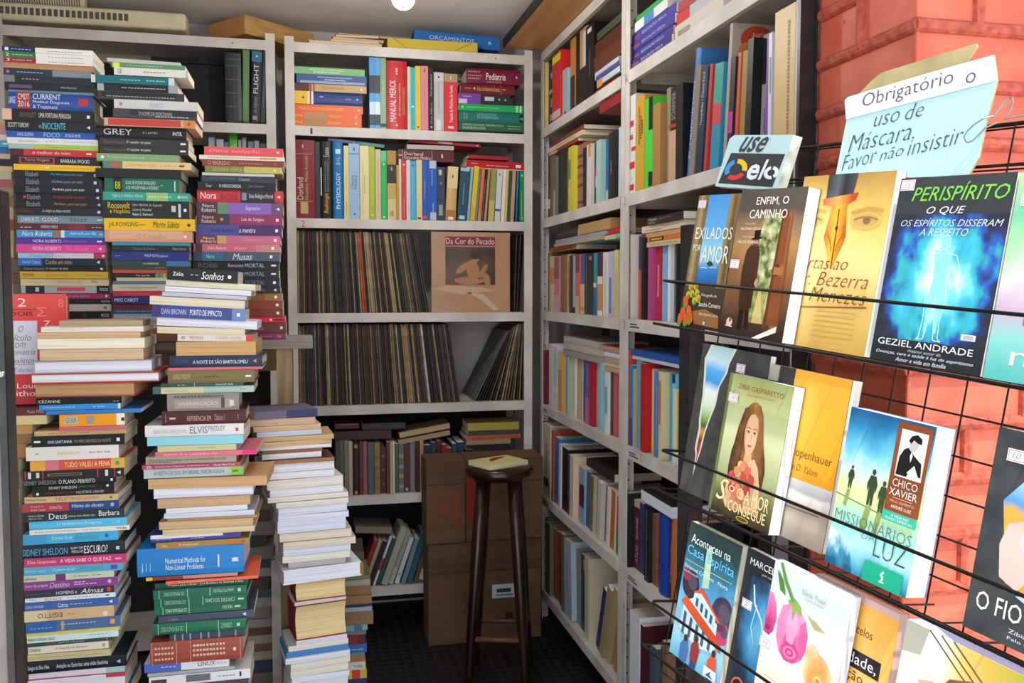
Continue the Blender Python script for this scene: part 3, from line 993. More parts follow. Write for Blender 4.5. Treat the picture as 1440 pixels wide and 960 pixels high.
# ------------------------------------------------------------------ front piles
pile('D', 2.10, 'in the front pile beside the open steel gate', 'books in the front pile beside the gate', """
450.5 83 200 b59a80 Pb59e80 y2
459 56 201 d8d0c4 Pf0e6d8
467 51 197 d6b48c Pd8b088
475.5 52 203 e8e0d0 Pf4ead4
490 54 201 c8403c Pd9bc98 ; b 0 1 2a7aa0
507 46 214 a8acb4 Pe4e4ee H
524 42 224 c04438 Pe9e9f0 H y1
538 45 190 a03830 Pc0956a H y-3
558.5 50 171 1b1b1d ; T .03 .28 .25 .8 d8d8d4 CÉZANNE ; l .9 .98 .3 c8c8c4
568 54 169 3a8cd6 ; b .97 1 e0dccc ; l .05 .45 .5 b8dcf4 ; l .66 .82 .5 b8dcf4
576 63 198 3b7cc0
582 83 175 ef9a24 ; b .87 1 f2e8d4 ; b .07 .28 c0bca8 .2 .85 ; b .41 .52 9a9a90 .2 .85 ; T .09 .26 .3 .75 5a6060 GUIA ; o .97 3a3430
599 83 175 c66a74
605 47 177 cda878 ; l .15 .35 .5 8a6a44 ; l .5 .6 .5 8a6a44
612 44 175 1d2126 ; o .06 e8e8e8 ; T .17 .43 .3 .6 dfe2e6 IVAN SANT'ANNA ; T .45 .85 .3 .6 a8996c OS MERCADORES DA NOITE ; o .93 e8e8e8
627 36 167 e6e0dc ; l .1 .14 .5 9a969a ; t .33 .58 d8c090 Seleções do Livro ; l .68 .92 .5 a8a4a8
646 41 175 d95a44 ; b 0 .16 e8a848 ; b .16 .3 d8788c ; b .85 1 d8b050 ; T .36 .84 .25 .75 f6e2a0 TUDO VALEU A PENA ; o .92 6a8a58
660.5 31 174 2b2a2c ; b .02 .03 c04050 ; b .19 .2 c04050 ; b .73 .74 c04050 ; b .9 .91 c04050 ; b .05 .08 d8d8d8 .15 .85 ; b .13 .16 d8d8d8 .2 .8 ; b .24 .58 8a7a5a .35 .65 ; b .26 .56 2b2a2c .42 .58 ; b .81 .84 d8d8d8 .15 .85 ; o .95 e8e8e8
673 31 163 1f1f20 ; T .01 .35 .1 .85 98989a SIDNEY SHELDON ; T .38 .77 .1 .85 dcdcdc O PLANO PERFEITO ; o .95 e8e8e8
681 45 160 211f20 ; T .2 .54 .25 .75 dcdcdc SIDNEY SHELDON ; i .56 .77 4a9a50 Juízo final ; o .92 e8e8e8
688.5 45 160 262324 ; r .53 .87 c8c8c8 SIDNEY SHELDON ; r .15 .5 8a4038 A outra face ; o .06 e8e8e8
697 33 166 d4b68a ; t .02 .23 7a6440 Michel Kwong ; T .32 .79 .2 .8 c0685c TELETRIQUISMO ; o .92 5a4a34
706 30 167 2b4c88 ; b 0 .48 b0404c ; T .09 .22 .5 .8 e8c0c4 Psicografia de ; T .09 .24 .15 .42 e8c0c4 Silvana Tessele ; t .28 .41 e8c0c4 Amilton Dias ; I .51 .84 .2 .75 dde6f0 Vítima do desejo ; o .93 a8b8d8
718 34 174 2f3a40 ; T .04 .19 .52 .75 d8dcdc Américo Simões ; T .04 .17 .2 .42 d8dcdc ditado por Clara ; T .24 .42 .15 .8 eef0f0 Deus ; T .43 .7 .3 .55 d0d6d6 nunca nos deixa sós ; T .74 .95 .25 .85 f0f2f2 Barbara
731 39 178 5cc0ea ; t .28 .74 d8f0fa O Nobilíssimo Peregrino ; o .91 a8d8ee ; l .04 .1 .5 88cce8
742 41 182 eae6de ; l .05 .47 .5 9a9a98 ; l .52 .7 .5 a8a4a0 ; T .86 .97 .25 .75 2a2a2c Vida
749 31 165 48b4e4 ; b 0 .25 4aa0d8 ; t .3 .52 d8f0fa O preço de ser ; T .54 .8 .2 .8 5c9a8c diferente ; o .88 3a62a4
764 30 176 25303a H ; T .01 .44 .22 .75 6cb0da SIDNEY SHELDON ; T .47 .59 .55 .75 e8e8e8 QUEM TEM ; T .48 .59 .28 .48 e8e8e8 MEDO DO ; T .6 .83 .2 .8 f2f2f0 ESCURO? ; o .93 d8d8d8
782 32 178 cc3f78 ; t .03 .31 f4d4e2 Zíbia Gasparetto ; T .35 .85 .28 .75 fdf0f4 A VIDA SABE O QUE FAZ ; o .92 f0a8c8
795 32 172 52b0d6 ; t .01 .22 b8e4f4 ditado por Leonel ; i .29 .52 e4f4fa O preço de ser ; T .54 .81 .25 .85 6aa49a diferente ; b .88 .95 5a5aa8 .2 .8
806 33 160 cad3bc ; t .01 .14 4a4434 HISTÓRIAS ; b .35 .46 7c3a7c ; l .55 .72 .5 6a6e66 ; l .76 .86 .5 6a6e66
815 33 165 8f4692 ; t .01 .25 ecd6ee Autor do próprio ; I .27 .48 .2 .8 e8c4ea Destino ; l .53 .66 .65 e0c8e4 ; l .53 .78 .4 e0c8e4 ; o .91 d8b0dc
827.5 34 160 343a4a ; l .02 .3 .5 8a5a5c ; T .35 .58 .25 .7 e8e8ec HOMENS e ; I .62 .88 .15 .85 e8e8ec Almas ; b .92 .96 d84a34 .2 .8
837.5 34 162 e8ecf0 ; t .04 .12 a8acb0 TIM ; T .21 .4 .15 .75 d83a3c ALFACE ; l .46 .82 .5 98a0a8 ; o .91 2a2a2c
844 34 166 4466a8 ; t .01 .2 c8d4ec KÁREN RANGER ; T .35 .46 .2 .75 e4ecf4 Cabras ; l .48 .73 .5 b8c8e4 ; o .92 e0e8f4
855 34 160 d8b68c ; b 0 .25 e4cfa8 ; r .15 .42 4a3a2c EGITTO ; l .48 .58 .5 b89468 ; b .88 .93 ece4d4 .1 .5
870.5 36 169 51709c ; b 0 .32 3468ac ; l .36 .75 .6 a8bcd8 ; l .05 .28 .4 88a8d4 ; b .37 .4 b8a868 .1 .9 ; b .89 .94 e8a850 .3 .75
886 36 168 d8d068
891 37 166 d7e8e4 ; r .01 .3 4a5a5c OMO WINDOWEIR ; l .68 .9 .6 8aa4a4
900.5 37 158 2f4f50 ; t .22 .34 b85a50 INGRID ; t .36 .66 b8ccc8 CARTAS e Esquemas ; o .93 7a9a98
906.5 38 152 e6ddcc ; t .01 .16 6a6a60 CONRAD ; i .33 .75 8a7a68 A loucura de Almayer ; o .94 c8a080
917 38 156 cbbf94 ; l .02 .9 .5 a89c70
926 38 178 17242f H ; t .01 .22 e6eaec Sérgio da Silva Maia ; t .29 .81 e6eaec Aviação no Exército: uma visão histórica ; o .92 b8c4cc
942.5 39 175 dfd8e0 ; b .8 1 a8c4c0
951 39 176 c83c5a ; b 0 .8 e4e0ea
956 39 176 dfe2ea
975 38 180 3468a0
995
""", yaw=(0, 1.1), W=(.145, .165))

pile('X', 2.12, 'in the low pile under the red textbook', 'books in the low pile under the red textbook', """
574 -60 76 5c2a30 ; t .72 .9 c8a8a4 Paulo Mello
585 -60 66 d4c08c
598 -60 44 b89058
612 -60 42 8c6c44
626 -60 36 a8764c
646 -60 28 9a7048
664 -60 26 6c5040
690 -60 26 a88a60
720 -60 24 5a4436
760 -60 24 86684a
800 -60 24 a8906c
850 -60 24 6a5442
900 -60 24 8c7454
950 -60 24 5c4a3c
995
""", yaw=(0, .5), W=(.13, .14))

pile('E', 2.10, 'in the front pile holding the thick blue volume', 'books in the front pile with the thick blue volume', """
378 234 334 1c1c1f r3.6 gd8d0c4 ; T .08 .23 .35 .65 f0f0f0 Zélia ; l .33 .46 .5 9a9aa0 ; I .48 .8 .2 .8 f4f4f4 Sonhos ; o .88 f0f0f0
396 232 359 d8cdb8 Pe2d8c0 r3.5
405 231 353 c4b8b0 Pe4e2ec r3.4
413 227 347 b8b0b8 Pcfcce0 r3.4
419 210 344 cfc4ac Pe0d6bc r3.4
431 213 345 3c4a8c r3.4 ; b .85 1 6a84b8 ; b 0 .1 3a3a70 ; t .1 .36 c0c8ec DAN BROWN ; T .4 .74 .28 .75 f0f2fa PONTO DE IMPACTO ; o .92 e8ecf8
448.5 219 361 d8d4dc Pe3e2ee r3.2
460.5 220 344 d0c4a4 Pded2b2 r2.4
470 249 355 d9d2cc r1.4 ; b .91 1 d83434 ; t .05 .1 6a5a58 as ; t .16 .34 c86a6c PEDRAS ; t .5 .87 d08a88 O ENIGMA AUSTRAL
480 247 360 c09a68 Pcfa470
499.5 238 369 25344f H ; t .06 .2 4e628c J.P. COSTA ; T .25 .84 .3 .68 d8dfe8 A NOITE DE SÃO BARTOLOMEU ; o .92 c88a50
516 236 369 d0606c ; b 0 1 d86a74
520 236 358 7a6a44 H ; t .06 .26 c4b890 ALFREDO MESQUITA ; l .42 .6 .5 5c4e30 ; o .93 dce0ec
538 226 342 2b5248 ; l .2 .3 .5 b8ccc0 ; t .66 .88 c0d4c8 GASPAR ; b .4 .405 c8d8cc
543.5 214 357 a9c0b4 ; b 0 .08 3e6a64 ; b .08 .5 d0c8a0 ; t .12 .34 a89868 O ESPÍRITO e o Tao ; l .86 .92 .5 5a706a
553 235 336 8f8680 H ; b .1 .9 a09690 .15 .7 ; T .16 .7 .28 .58 d4ccc4 DIVERSIFICAÇÃO ; b .75 .8 4a4644 .15 .75 ; b .87 .93 d4ccc4 .25 .6 ; l .1 .8 .85 5a5450
577 227 346 4e2328 H ; o .13 d8b8a0 ; b .045 .05 c8a088 .2 .8 ; t .3 .58 c8a898 REFERÊNCIA EM ; t .62 .74 b89484 Clássicos 1 ; b .9 .905 c8a088 .3 .7
597 203 343 e4e0e0 H ; t .08 .42 b8b4b8 SEBASTIÃO SANDOVAL ; T .45 .63 .22 .85 6a6c76 ELVIS ; T .64 .81 .4 .85 8a8c94 PRESLEY ; o .93 c04a54
613 206 342 8fcfdf
625.5 221 337 c9c494 ; l .5 .7 .5 8a8a5a ; b .96 1 8a3c80
634 217 361 db6f84 ; b .86 1 d83c7c ; t .08 .6 f4c8cc Amor é o remédio 71
641 204 332 a89c88 ; t .04 .88 4a4238 Princípio psicologia comportamentista social ; l .03 .3 .25 5a5044
652 199 338 a84464 ; T .05 .1 .2 .8 f0e0e4 ES: ; t .13 .43 f0d8de INTRODUÇÃO À DIDÁTICA ; l .45 .68 .5 e0b8c4 ; t .72 .94 f8ecf0 Claudia Maria Tomé
658 201 342 b7c1c4 ; b .84 1 8cbc4c ; b .84 .88 a4c08c ; T .1 .81 .3 .75 5c7480 A FESTA DE SOL EM BRASIL MADRUGADA ; o .92 4a7a3c
671 207 376 c89c6c Pd0a878 y-1.5
685 215 356 d0ccd8 Pe6e6f2
699 221 352 c09c78 Pcca884
712 233 348 d4d4dc Pe3e4ee
719.5 230 358 c8ccd8 Pd8deec
726.5 234 362 b08c60 Pbc9a6c
731 223 356 c8a47c Pd0b088
742 228 358 d4c09c Pdac8a4
750 211 338 3f3f8e ; b 0 .8 e2e2ea .45 1 ; t .06 .23 c8ccf0 ESTADÃO ; l .44 .6 .3 a8acd8
760 219 350 a5824a ; t .06 .12 e8dcc0 Tex ; t .24 .46 ece0c4 A Redenção ; b .75 .92 b8742c ; o .94 b04a30
769 192 343 2b82cc H gd8d4c8 ; T .04 .06 .1 .4 c8e0f4 Taylor ; T .265 .64 .46 .66 e6f0fa Numerical Methods for ; T .265 .62 .22 .42 e6f0fa Non-Linear Problems ; b .755 .77 d0e4f4 .25 .7 ; b .05 .055 b8d8f0 .2 .5 ; b .085 .09 b8d8f0 .2 .5 ; b .12 .125 b8d8f0 .2 .5 ; o .92 e0ecf4 ; b .89 .95 c8dcf0 .42 .56
808 205 334 8f3d3a ; b 0 .07 e0c040 ; b .4 1 c08a80
813 233 363 ef6a4c ; t .14 .42 f8c8b4 Bons e maus modos
817.5 217 348 1f4a40 ; t .14 .95 e6eee8 Projetos para o Brasil • José Bonifácio de Andrada e Silva
826 215 347 1d6a52 H ; b .06 .065 c8e0d0 ; b .36 .365 c8e0d0 ; b .6 .605 c8e0d0 ; r .11 .33 a8ccb8 OS PENSADORES ; r .64 .86 b8d8c4 ARISTÓTELES ; o .92 b8d8c4
838.5 216 347 1a664c H ; b .07 .075 c8e0d0 ; b .37 .375 c8e0d0 ; b .52 .525 c8e0d0 ; r .11 .34 a8ccb8 OS PENSADORES ; r .55 .87 b8d8c4 CIVITAS SOCIAIS ; o .94 b8d8c4
851 216 347 1b6a4e H ; b .09 .095 c8e0d0 ; b .37 .375 c8e0d0 ; r .12 .35 c8e0d0 OS PENSADORES ; r .73 .84 b8d8c4 MERLEAU ; o .9 b8d8c4
862.5 222 357 454a60 ; i .1 .2 8a90a8 a alma ; o .9 e0e4ec
873 214 346 1f6e52 H ; b .06 .065 c8e0d0 ; b .36 .365 c8e0d0 ; b .7 .705 c8e0d0 ; r .09 .33 9cc4ac OS PENSADORES ; r .73 .85 9cc4ac LEIBNIZ ; o .92 b8d8c4
888.5 238 345 3a4250 ; b .06 .08 8a94a8 ; b .16 .18 8a94a8 ; b .26 .28 8a94a8 ; b .4 .42 8a94a8 ; b .5 .52 8a94a8 ; b .64 .66 8a94a8 ; b .86 .88 8a94a8
899 211 342 a04c3e H ; b .02 .025 d8b098 ; b .28 .285 d8b098 ; b .43 .435 d8b098 ; b .97 .975 d8b098 ; l .05 .26 .75 dcb49c ; l .05 .26 .5 dcb49c ; l .05 .26 .25 dcb49c ; l .46 .82 .78 e0bca4 ; l .46 .82 .56 e0bca4 ; l .46 .82 .34 e0bca4 ; o .91 e8ccb8
930 202 322 dfe0ea ; b 0 .43 5468c0 ; T .63 .84 .3 .8 3c4470 LINUX ; l .2 .38 .5 c8d0f0 ; l .86 .98 .5 9a9ca8
942.5 207 330 a8acb0
947 209 352 e3e2e4 ; b .02 .17 4a4038 .3 .7 ; b .36 .6 6a6c70 .2 .9 ; l .68 .86 .5 8a8a90 ; b .89 .91 2a2a2c .3 .8
961 212 350 3c444c
980
""", yaw=(-.8, 1.0), W=(.15, .17))

pile('F', 2.30, 'in the front pile of pale page edges beside the dark floor', 'books in the front pile of page edges', """
577 357 448 6c6478 y7 ; b .5 1 3c3c68
588.5 346 444 c8a888 Pd4b498
598 356 452 d8b48c Pddb892
605.5 361 453 b8c4d8 Pccd2e4
613 357 470 c4a070 Pd4b284
619.5 366 468 c8a478 Pd8b688 y2
626.5 364 467 e0e0e8 Pecebf2
631.5 368 454 8a5434 P9c6848
637 368 453 dcdce4 Peaeaf0
645 380 471 7a4a34 Pa87858
650.5 364 471 d8d4d4 Pe9e8ee
663 366 471 d8d8e0 Peaeaf2
672.5 375 484 d8d0c4 Pebe4dc
685.5 379 484 d8d8e0 Pe8e8f2
696 376 491 d8cec0 Pe9e0d6
703.5 388 491 dcd2c4 Pe8e0d8
711 391 489 c8ccdc Pdfe1f2
722 391 491 ccd2e4 Pe2e6f6
730 390 487 ccd2e4 Pdde2f6
747 393 495 cfc0a8 Pe4d8c4
758.5 398 501 d0c4b0 Pe0d4c4
768 398 494 c8d0e4 Pd9e0f4
778.5 397 493 d8d4c4 Pe8e4d8
788 405 487 a8a4a4 Pb8b4b4
796 397 510 ecebf0 Pe6e8f6 H y3 W.14
816 415 489 8c2430 Pe9d09a H E8a1f28 c.014
843.5 414 488 dcd8d8 Pd8d4d4
848.5 415 490 8c2430 Pe9d09a H E8a1f28 c.016
897 416 489 d8d0d8 Pe4e0ee
904 405 491 d8d4c8 Pe8e4da
911.5 402 491 3f7fc0 P4a86c4
919.5 401 493 d0d4e0 Pe4e6f2
928 408 494 d8d4c4 Pe9e5d9
938 408 491 dcd4c4 Pe9e4d8
948 410 492 d0d8e8 Pe6eaf6
956 406 490 d8dce8 Pe4e8f4
985
""", yaw=(8, 2.0), W=(.135, .15))

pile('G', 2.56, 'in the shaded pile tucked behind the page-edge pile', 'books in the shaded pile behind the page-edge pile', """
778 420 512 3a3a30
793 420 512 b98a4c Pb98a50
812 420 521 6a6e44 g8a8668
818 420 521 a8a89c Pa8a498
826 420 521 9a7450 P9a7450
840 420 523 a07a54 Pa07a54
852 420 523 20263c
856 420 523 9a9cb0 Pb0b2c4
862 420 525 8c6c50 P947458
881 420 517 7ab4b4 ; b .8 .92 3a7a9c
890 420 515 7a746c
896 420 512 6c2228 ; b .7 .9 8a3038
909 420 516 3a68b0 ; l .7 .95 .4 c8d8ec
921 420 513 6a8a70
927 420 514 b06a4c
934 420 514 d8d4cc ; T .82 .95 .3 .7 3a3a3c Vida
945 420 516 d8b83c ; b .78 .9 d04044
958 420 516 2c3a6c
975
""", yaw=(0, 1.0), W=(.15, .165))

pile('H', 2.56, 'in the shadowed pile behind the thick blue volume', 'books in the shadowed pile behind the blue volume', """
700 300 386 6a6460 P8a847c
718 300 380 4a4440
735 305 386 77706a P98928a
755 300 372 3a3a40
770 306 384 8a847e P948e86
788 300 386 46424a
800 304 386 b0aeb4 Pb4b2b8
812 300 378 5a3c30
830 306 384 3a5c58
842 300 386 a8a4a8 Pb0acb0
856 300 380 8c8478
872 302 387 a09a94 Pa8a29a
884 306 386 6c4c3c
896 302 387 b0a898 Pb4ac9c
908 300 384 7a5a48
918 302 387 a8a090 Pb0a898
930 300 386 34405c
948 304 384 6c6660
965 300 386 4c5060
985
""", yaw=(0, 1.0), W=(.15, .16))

# ------------------------------------------------------------------ rear middle bookcase
P1 = 'on the uppermost shelf of the bookcase with the medical books'
pile('M1', 3.508, 'in the lying heap at the green-topped end of the uppermost medical shelf', 'lying medical books topped by a green one', """
95 409 513 7db877 ; T .25 .72 .55 .85 e4f0e0 PRÁTICA DE ENFERMAGEM E ; T .3 .66 .2 .45 e4f0e0 ENFERMARIAS
105 417 515.5 41598c ; b .05 .97 8ea2c4 .05 .3 ; l .3 .8 .7 b8c8e0 ; l .4 .7 .45 d8e0ec
118.5 409 515.5 c3a06c ; b 0 .24 5c2a28 ; b .245 .27 a8403a ; b .29 .31 a8403a ; t .4 .7 8a6c40 Neurofisiologia ; o .93 f0ece0
129 409 510 2b3f78 H ; b 0 .23 e2b92a ; b .23 .26 d8d4cc ; b .26 .28 a84038 ; b .28 .31 e4e0da ; o .17 3a3020 ; l .4 .46 .6 c0c8e0 ; l .76 .84 .5 8898c4 ; o .92 e0e4ec
147 409 510.5 e2653a ; T .12 .72 .3 .75 f2c048 PRÁTICA DE ENFERMAGEM ; o .94 f8d080
158 409 508.5 e0622f ; b .18 .5 b98454 ; T .06 .17 .3 .75 f2c048 PRÁ ; T .52 .7 .3 .75 f2c048 RMAGEM ; o .92 f8d080
167.5 409 508.5 df5f2c ; b .18 .5 b07c4c ; T .06 .17 .3 .75 f2c048 PRÁ ; T .52 .7 .3 .75 f2c048 RMAGEM ; o .92 f8d080
177.6
""", yaw=(0, .2), W=(.14, .16))
row_back('M1s', BT[1], P1, 'upright medical books on the uppermost shelf', 'from the piled green-topped books', """
520.8 528 75.5 4f9ad6 ; b 0 .05 4f9ad6 ; b .05 .2 2a3a44 ; b .2 .38 c4dcec ; b .5 .75 2e3440
528 535.8 75.5 549fdb ; b 0 .05 549fdb ; b .05 .2 26343e ; b .2 .38 d0e2ee ; b .5 .75 3a3c44
536 544.3 79 86a686 ; t .35 .7 a8c4a4 SINAIS ; b .03 .08 2c3a30
545 573.5 86 c3272f H ; T .12 .72 .55 .85 f0dcdc MANUAL MERCK ; T .2 .68 .3 .42 e0b8b8 de informação médica ; T .22 .62 .1 .24 cfae62 DIAGNÓSTICO E TRATAMENTO ; o .07 f4e0e0 ; l .8 .9 .5 e8b0b0
573.8 578 94 d6cfae ; b 0 .25 d8c8a0 ; b .25 .6 a8c8c0
578.2 585 95 3cb0bd ; o .38 e0f0f0 ; l .1 .7 .5 2a8896
585.2 592.8 93 d8bf46 ; l .45 .7 .5 a08c28 ; o .06 6a5a20
593.2 603.4 93 d9868a ; l .2 .8 .5 c06c74 ; o .93 5a3034
603.8 610.4 96 1c1b1b ; i .1 .45 a89878 Ana Maria ; i .55 .9 c8c0b0 Terapêutica ; o .06 d0d0cc
610.8 624.4 102 b8b5b8 ; b .85 1 c4c2c6 ; o .92 3a3a3c ; l .3 .85 .5 98969a ; b .02 .2 d4d2d6 .3 .8
625 643.8 104 cf2f3a ; b .86 1 a68e68 ; T .16 .8 .35 .6 f0d8d8 Tratado de Medicina de Família ; o .93 e0d0b0 ; b .06 .1 eccaca .3 .7
""")
pile('M1r', 3.508, 'in the lying heap topped by the maroon paediatrics volume', 'lying medical books topped by a maroon one', """
97 656 732 6a1632 H ; T .36 .72 .25 .7 ece0e0 Pediatria ; l .03 .25 .75 b07888 ; l .03 .28 .5 b07888 ; l .03 .25 .3 b07888 ; l .38 .66 .12 a06878 ; o .92 d8a8b0
118 648 724 6a1a22 H ; t .3 .72 d8a060 Atlas de Anatomia Humana ; l .08 .2 .5 c07870 ; o .25 d8b078 ; o .8 c89080 ; b .74 .745 c88870
132 645 718 6c3c96 ; b .42 1 2a282c ; b .5 .68 b8b8bc .35 .75 ; l .08 .25 .7 b890d0 ; o .78 a8a8ac ; o .9 a8a8ac ; b 0 .16 c8b0d8 0 .45
146.5 645 736.5 1fa04e ; l .12 .62 .5 7ad090 ; o .06 b8e8c4 ; b .88 .92 8cd0a0 ; b .94 .97 a8dcb4
156.5 645 737 1b6a64 H ; T .28 .57 .58 .85 7ab8ac DIAGNÓSTICOS ; T .28 .6 .3 .55 7ab8ac DE ENFERMAGEM ; b .93 .99 14181a .1 .8 ; T .94 .98 .3 .6 e8ece8 +d ; b .08 .09 88a860 .2 .8 ; b .12 .13 88a860 .2 .8
172 645 737 2a5a40 H ; T .06 .68 .55 .85 a8c8b4 FARMACOLOGIA TERAPÊUTICA ; T .06 .4 .15 .45 a8c8b4 ENFERMAGEM ; l .75 .95 .65 88a898 ; l .75 .95 .35 88a898
184.5
""", yaw=(0, .2), W=(.15, .17))

P2 = 'on the second shelf of the bookcase with the medical books'
row_back('M2', BT[2], P2, 'upright medical books on the second shelf', 'from the large maroon dictionary', """
410 443.5 197 7c1228 H ; T .24 .8 .3 .42 c8a870 Dicionário Médico Ilustrado ; T .24 .52 .5 .75 d8c090 Dorland ; b .06 .21 b99c5a .3 .62 ; b .215 .22 c8a870 .1 .9 ; b .82 .825 c8a870 .1 .9 ; o .92 d8b8a8
444 450.6 200 2c2c30
451 468.6 199 131317 H ; i .07 .33 e0a030 Radiologia ; l .35 .75 .6 6a6a70 ; l .35 .75 .4 6a6a70 ; t .8 .92 b8b8bc Exame ; b .3 .66 d0d0d4 .9 .98
469 483.4 199 1c6fae H ; T .13 .6 .3 .7 d4e8f4 PHYSIOLOGY ; T .7 .8 .3 .7 98c4e4 B+L ; b .84 .9 b8d8ec .25 .75
484 491 205 d9c886 ; l .05 .25 .5 6a5a30 ; l .4 .7 .5 b0a060
491.2 506.2 202 91b4d2 ; b .86 .87 3a4c60 ; T .4 .58 .55 .8 33445a Clínica ; T .4 .58 .25 .5 33445a Médica ; o .93 3a4c60 ; o .07 4a5c74
506.6 519.3 205 dbcf9c ; l .35 .6 .5 c89850 ; l .06 .8 .7 b8a878
519.6 527.8 206 a3b32c ; T .2 .58 .3 .7 c0cc58 ANATOMY ; o .06 d8e090
528.2 536 210 ccb898 ; l .1 .9 .5 a08c70
536.3 544.4 212 1fae52 ; b .85 1 58c084 ; o .8 c8e8d0 ; o .04 c8e8d0 ; l .2 .7 .5 58c084
544.8 557.3 212 b3a050 ; b .53 1 26241f ; b .8 1 a88034 ; o .74 b8b4a8 ; b 0 .3 c8bc84 ; b .05 .13 b08850 .3 .7
557.6 561.4 232 b88c28
561.6 564.8 224 d6d0c8
565 571.8 226 c43434 ; l .05 .4 .5 e8a8a0 ; o .93 e8a8a0
572 577.3 225 d0ccd0 ; l .1 .3 .5 a06468
577.6 585.4 226 44a4cc ; o .92 2a6a8c ; l .05 .9 .6 7cc4e0
585.7 593.8 225 d2c294 ; b .02 .05 3a3a30 .2 .8
594.2 600.8 226 2456a8 ; b .03 .08 c85040 ; l .35 .7 .5 a8c89c
601 615 226 1c50ac ; b .87 1 b4bcc8 .1 .75 ; b .01 .14 b4b8c0 .1 .7 ; l .15 .3 .4 8ab0e0 ; l .6 .85 .5 8ab0e0
615.4 626 235 333a54 ; b .1 .3 8c9c70 .3 .8 ; b .85 .95 a8c088 .4 .8 ; o .7 8088a8
626.5 641 234 c8a468 3.2 H ; b 0 .2 a4703c ; b .6 1 d8c090 ; o .82 3a3028 ; b .02 .07 e8e0d0 .25 .75
643 656 234 26485c 4.2 ; b .03 .1 a8c0cc .2 .8 ; l .3 .7 .5 6c98ac ; b .92 .98 9cb8c8
656.4 660 236 84a8b8 4.8
660.6 667.2 233 d2b422 5 ; b 0 .25 c8a428
667.6 670.6 238 6a8488 5
671 675.6 236 cc6c38 5 ; b 0 .2 b8845c
676 680.6 237 221e1f 5 ; l .05 .8 .5 b0a8a8
681 684.2 238 b08c64 5
684.8 694 237 8e8a4e 4 ; b 0 .4 b4a868
694.6 703 238 bcc2c8 3.4 ; b .2 .24 2e4c7c ; o .9 3a4450
703.3 708.2 238 ddd0bc 3
708.5 712.4 238 cdb878 3
712.7 717 240 2f4c3a 3
717.4 722 238 b49478 3 ; l .05 .5 .5 6a5440
724 727.6 240 3c7cb4 2 ; b 0 .5 2c5c98
728 736.6 240 1d7a48 .5 ; l .1 .6 .6 a0d0b0 ; o .9 d8e8dc ; o .07 88c09c
""")
PLACES['M2l'] = ('lying across the tops of the upright books on the second medical shelf', 'books lying on top of the second medical shelf row', 'from the top')


def lie_back(key, rows, Yf=3.52):
    """Loose books lying on top of a standing row: x_left x_right z_bottom thickness_mm colour roll."""
    for i, (xl, xr, zb, T, col, roll, ops) in enumerate(rows):
        A, B = onY(xl, 300, Yf), onY(xr, 300, Yf)
        L = (B.x - A.x) / math.cos(math.radians(roll))
        X = Matrix.Translation(Vector(((A.x + B.x) / 2, Yf, zb))) @ Matrix.Rotation(math.radians(roll), 4, 'Y') @ Matrix.Translation((-L / 2, 0, 0))
        pg = ops[0][1:] if ops and ops[0].startswith('P') else None
        if pg:
            X = X @ Matrix.Translation((L, .145, 0)) @ Matrix.Rotation(math.pi, 4, 'Z')
        make_book(L, .145, T / 1000, col, X, [] if pg else ops, pg or 'e6dcc4', False, key, i, out=bool(pg))


zr = lambda x, y: onY(x, y, 3.52).z
lie_back('M2l', [
    (462, 541, zr(500, 206.2) + .009, 12, '33416c', 5.5, ['b .55 1 2f7a74', 'l .08 .5 .5 a8b4d4', 'l .6 .95 .5 90c8bc']),
    (576, 676, zr(626, 204) + .002, 11, 'a02c3a', 2.5, ['b .4 .6 d8c8cc .4 .9', 'o .95 e8d0d0']),
    (573, 638.6, zr(605, 210.3) , 17, 'b3a8a4', 0, []),
    (561, 638.6, zr(600, 227), 43, '571c26', 0, ['T .1 .44 .5 .8 d8c4c0 Dorland', 'T .1 .58 .15 .45 d8c4c0 Dicionário Médico', 'b .07 .075 d8c4c0', 'b .6 .605 d8c4c0', 'o .03 c8c0bc', 'T .77 .8 .35 .7 d8c4c0 1']),
    (659, 716, zr(688, 224), 14, '9c1c28', 1.5, []),
    (656, 738, zr(697, 238.5), 33, 'a81a20', 1.5, ['l .08 .2 .6 e0a890', 'l .34 .72 .45 e0a890', 'b .84 .93 ecd0c8 .35 .7', 'b 0 1 d8a8a0 0 .12']),
])

# ------------------------------------------------------------------ records: thin card sleeves standing on two shelves
SLEEVES = ['4a3a32', '2c2422', '6c5c48', '3a302c', '8c7a5c', '241e1c', '54463c', '70655a', '302826', '46382f', '5c4e3e', '2a2626', '7a6a54', '3c3230', 'a08c68', '35302e', '4c4440', '5a3230', '3a4440', '2a2a30']


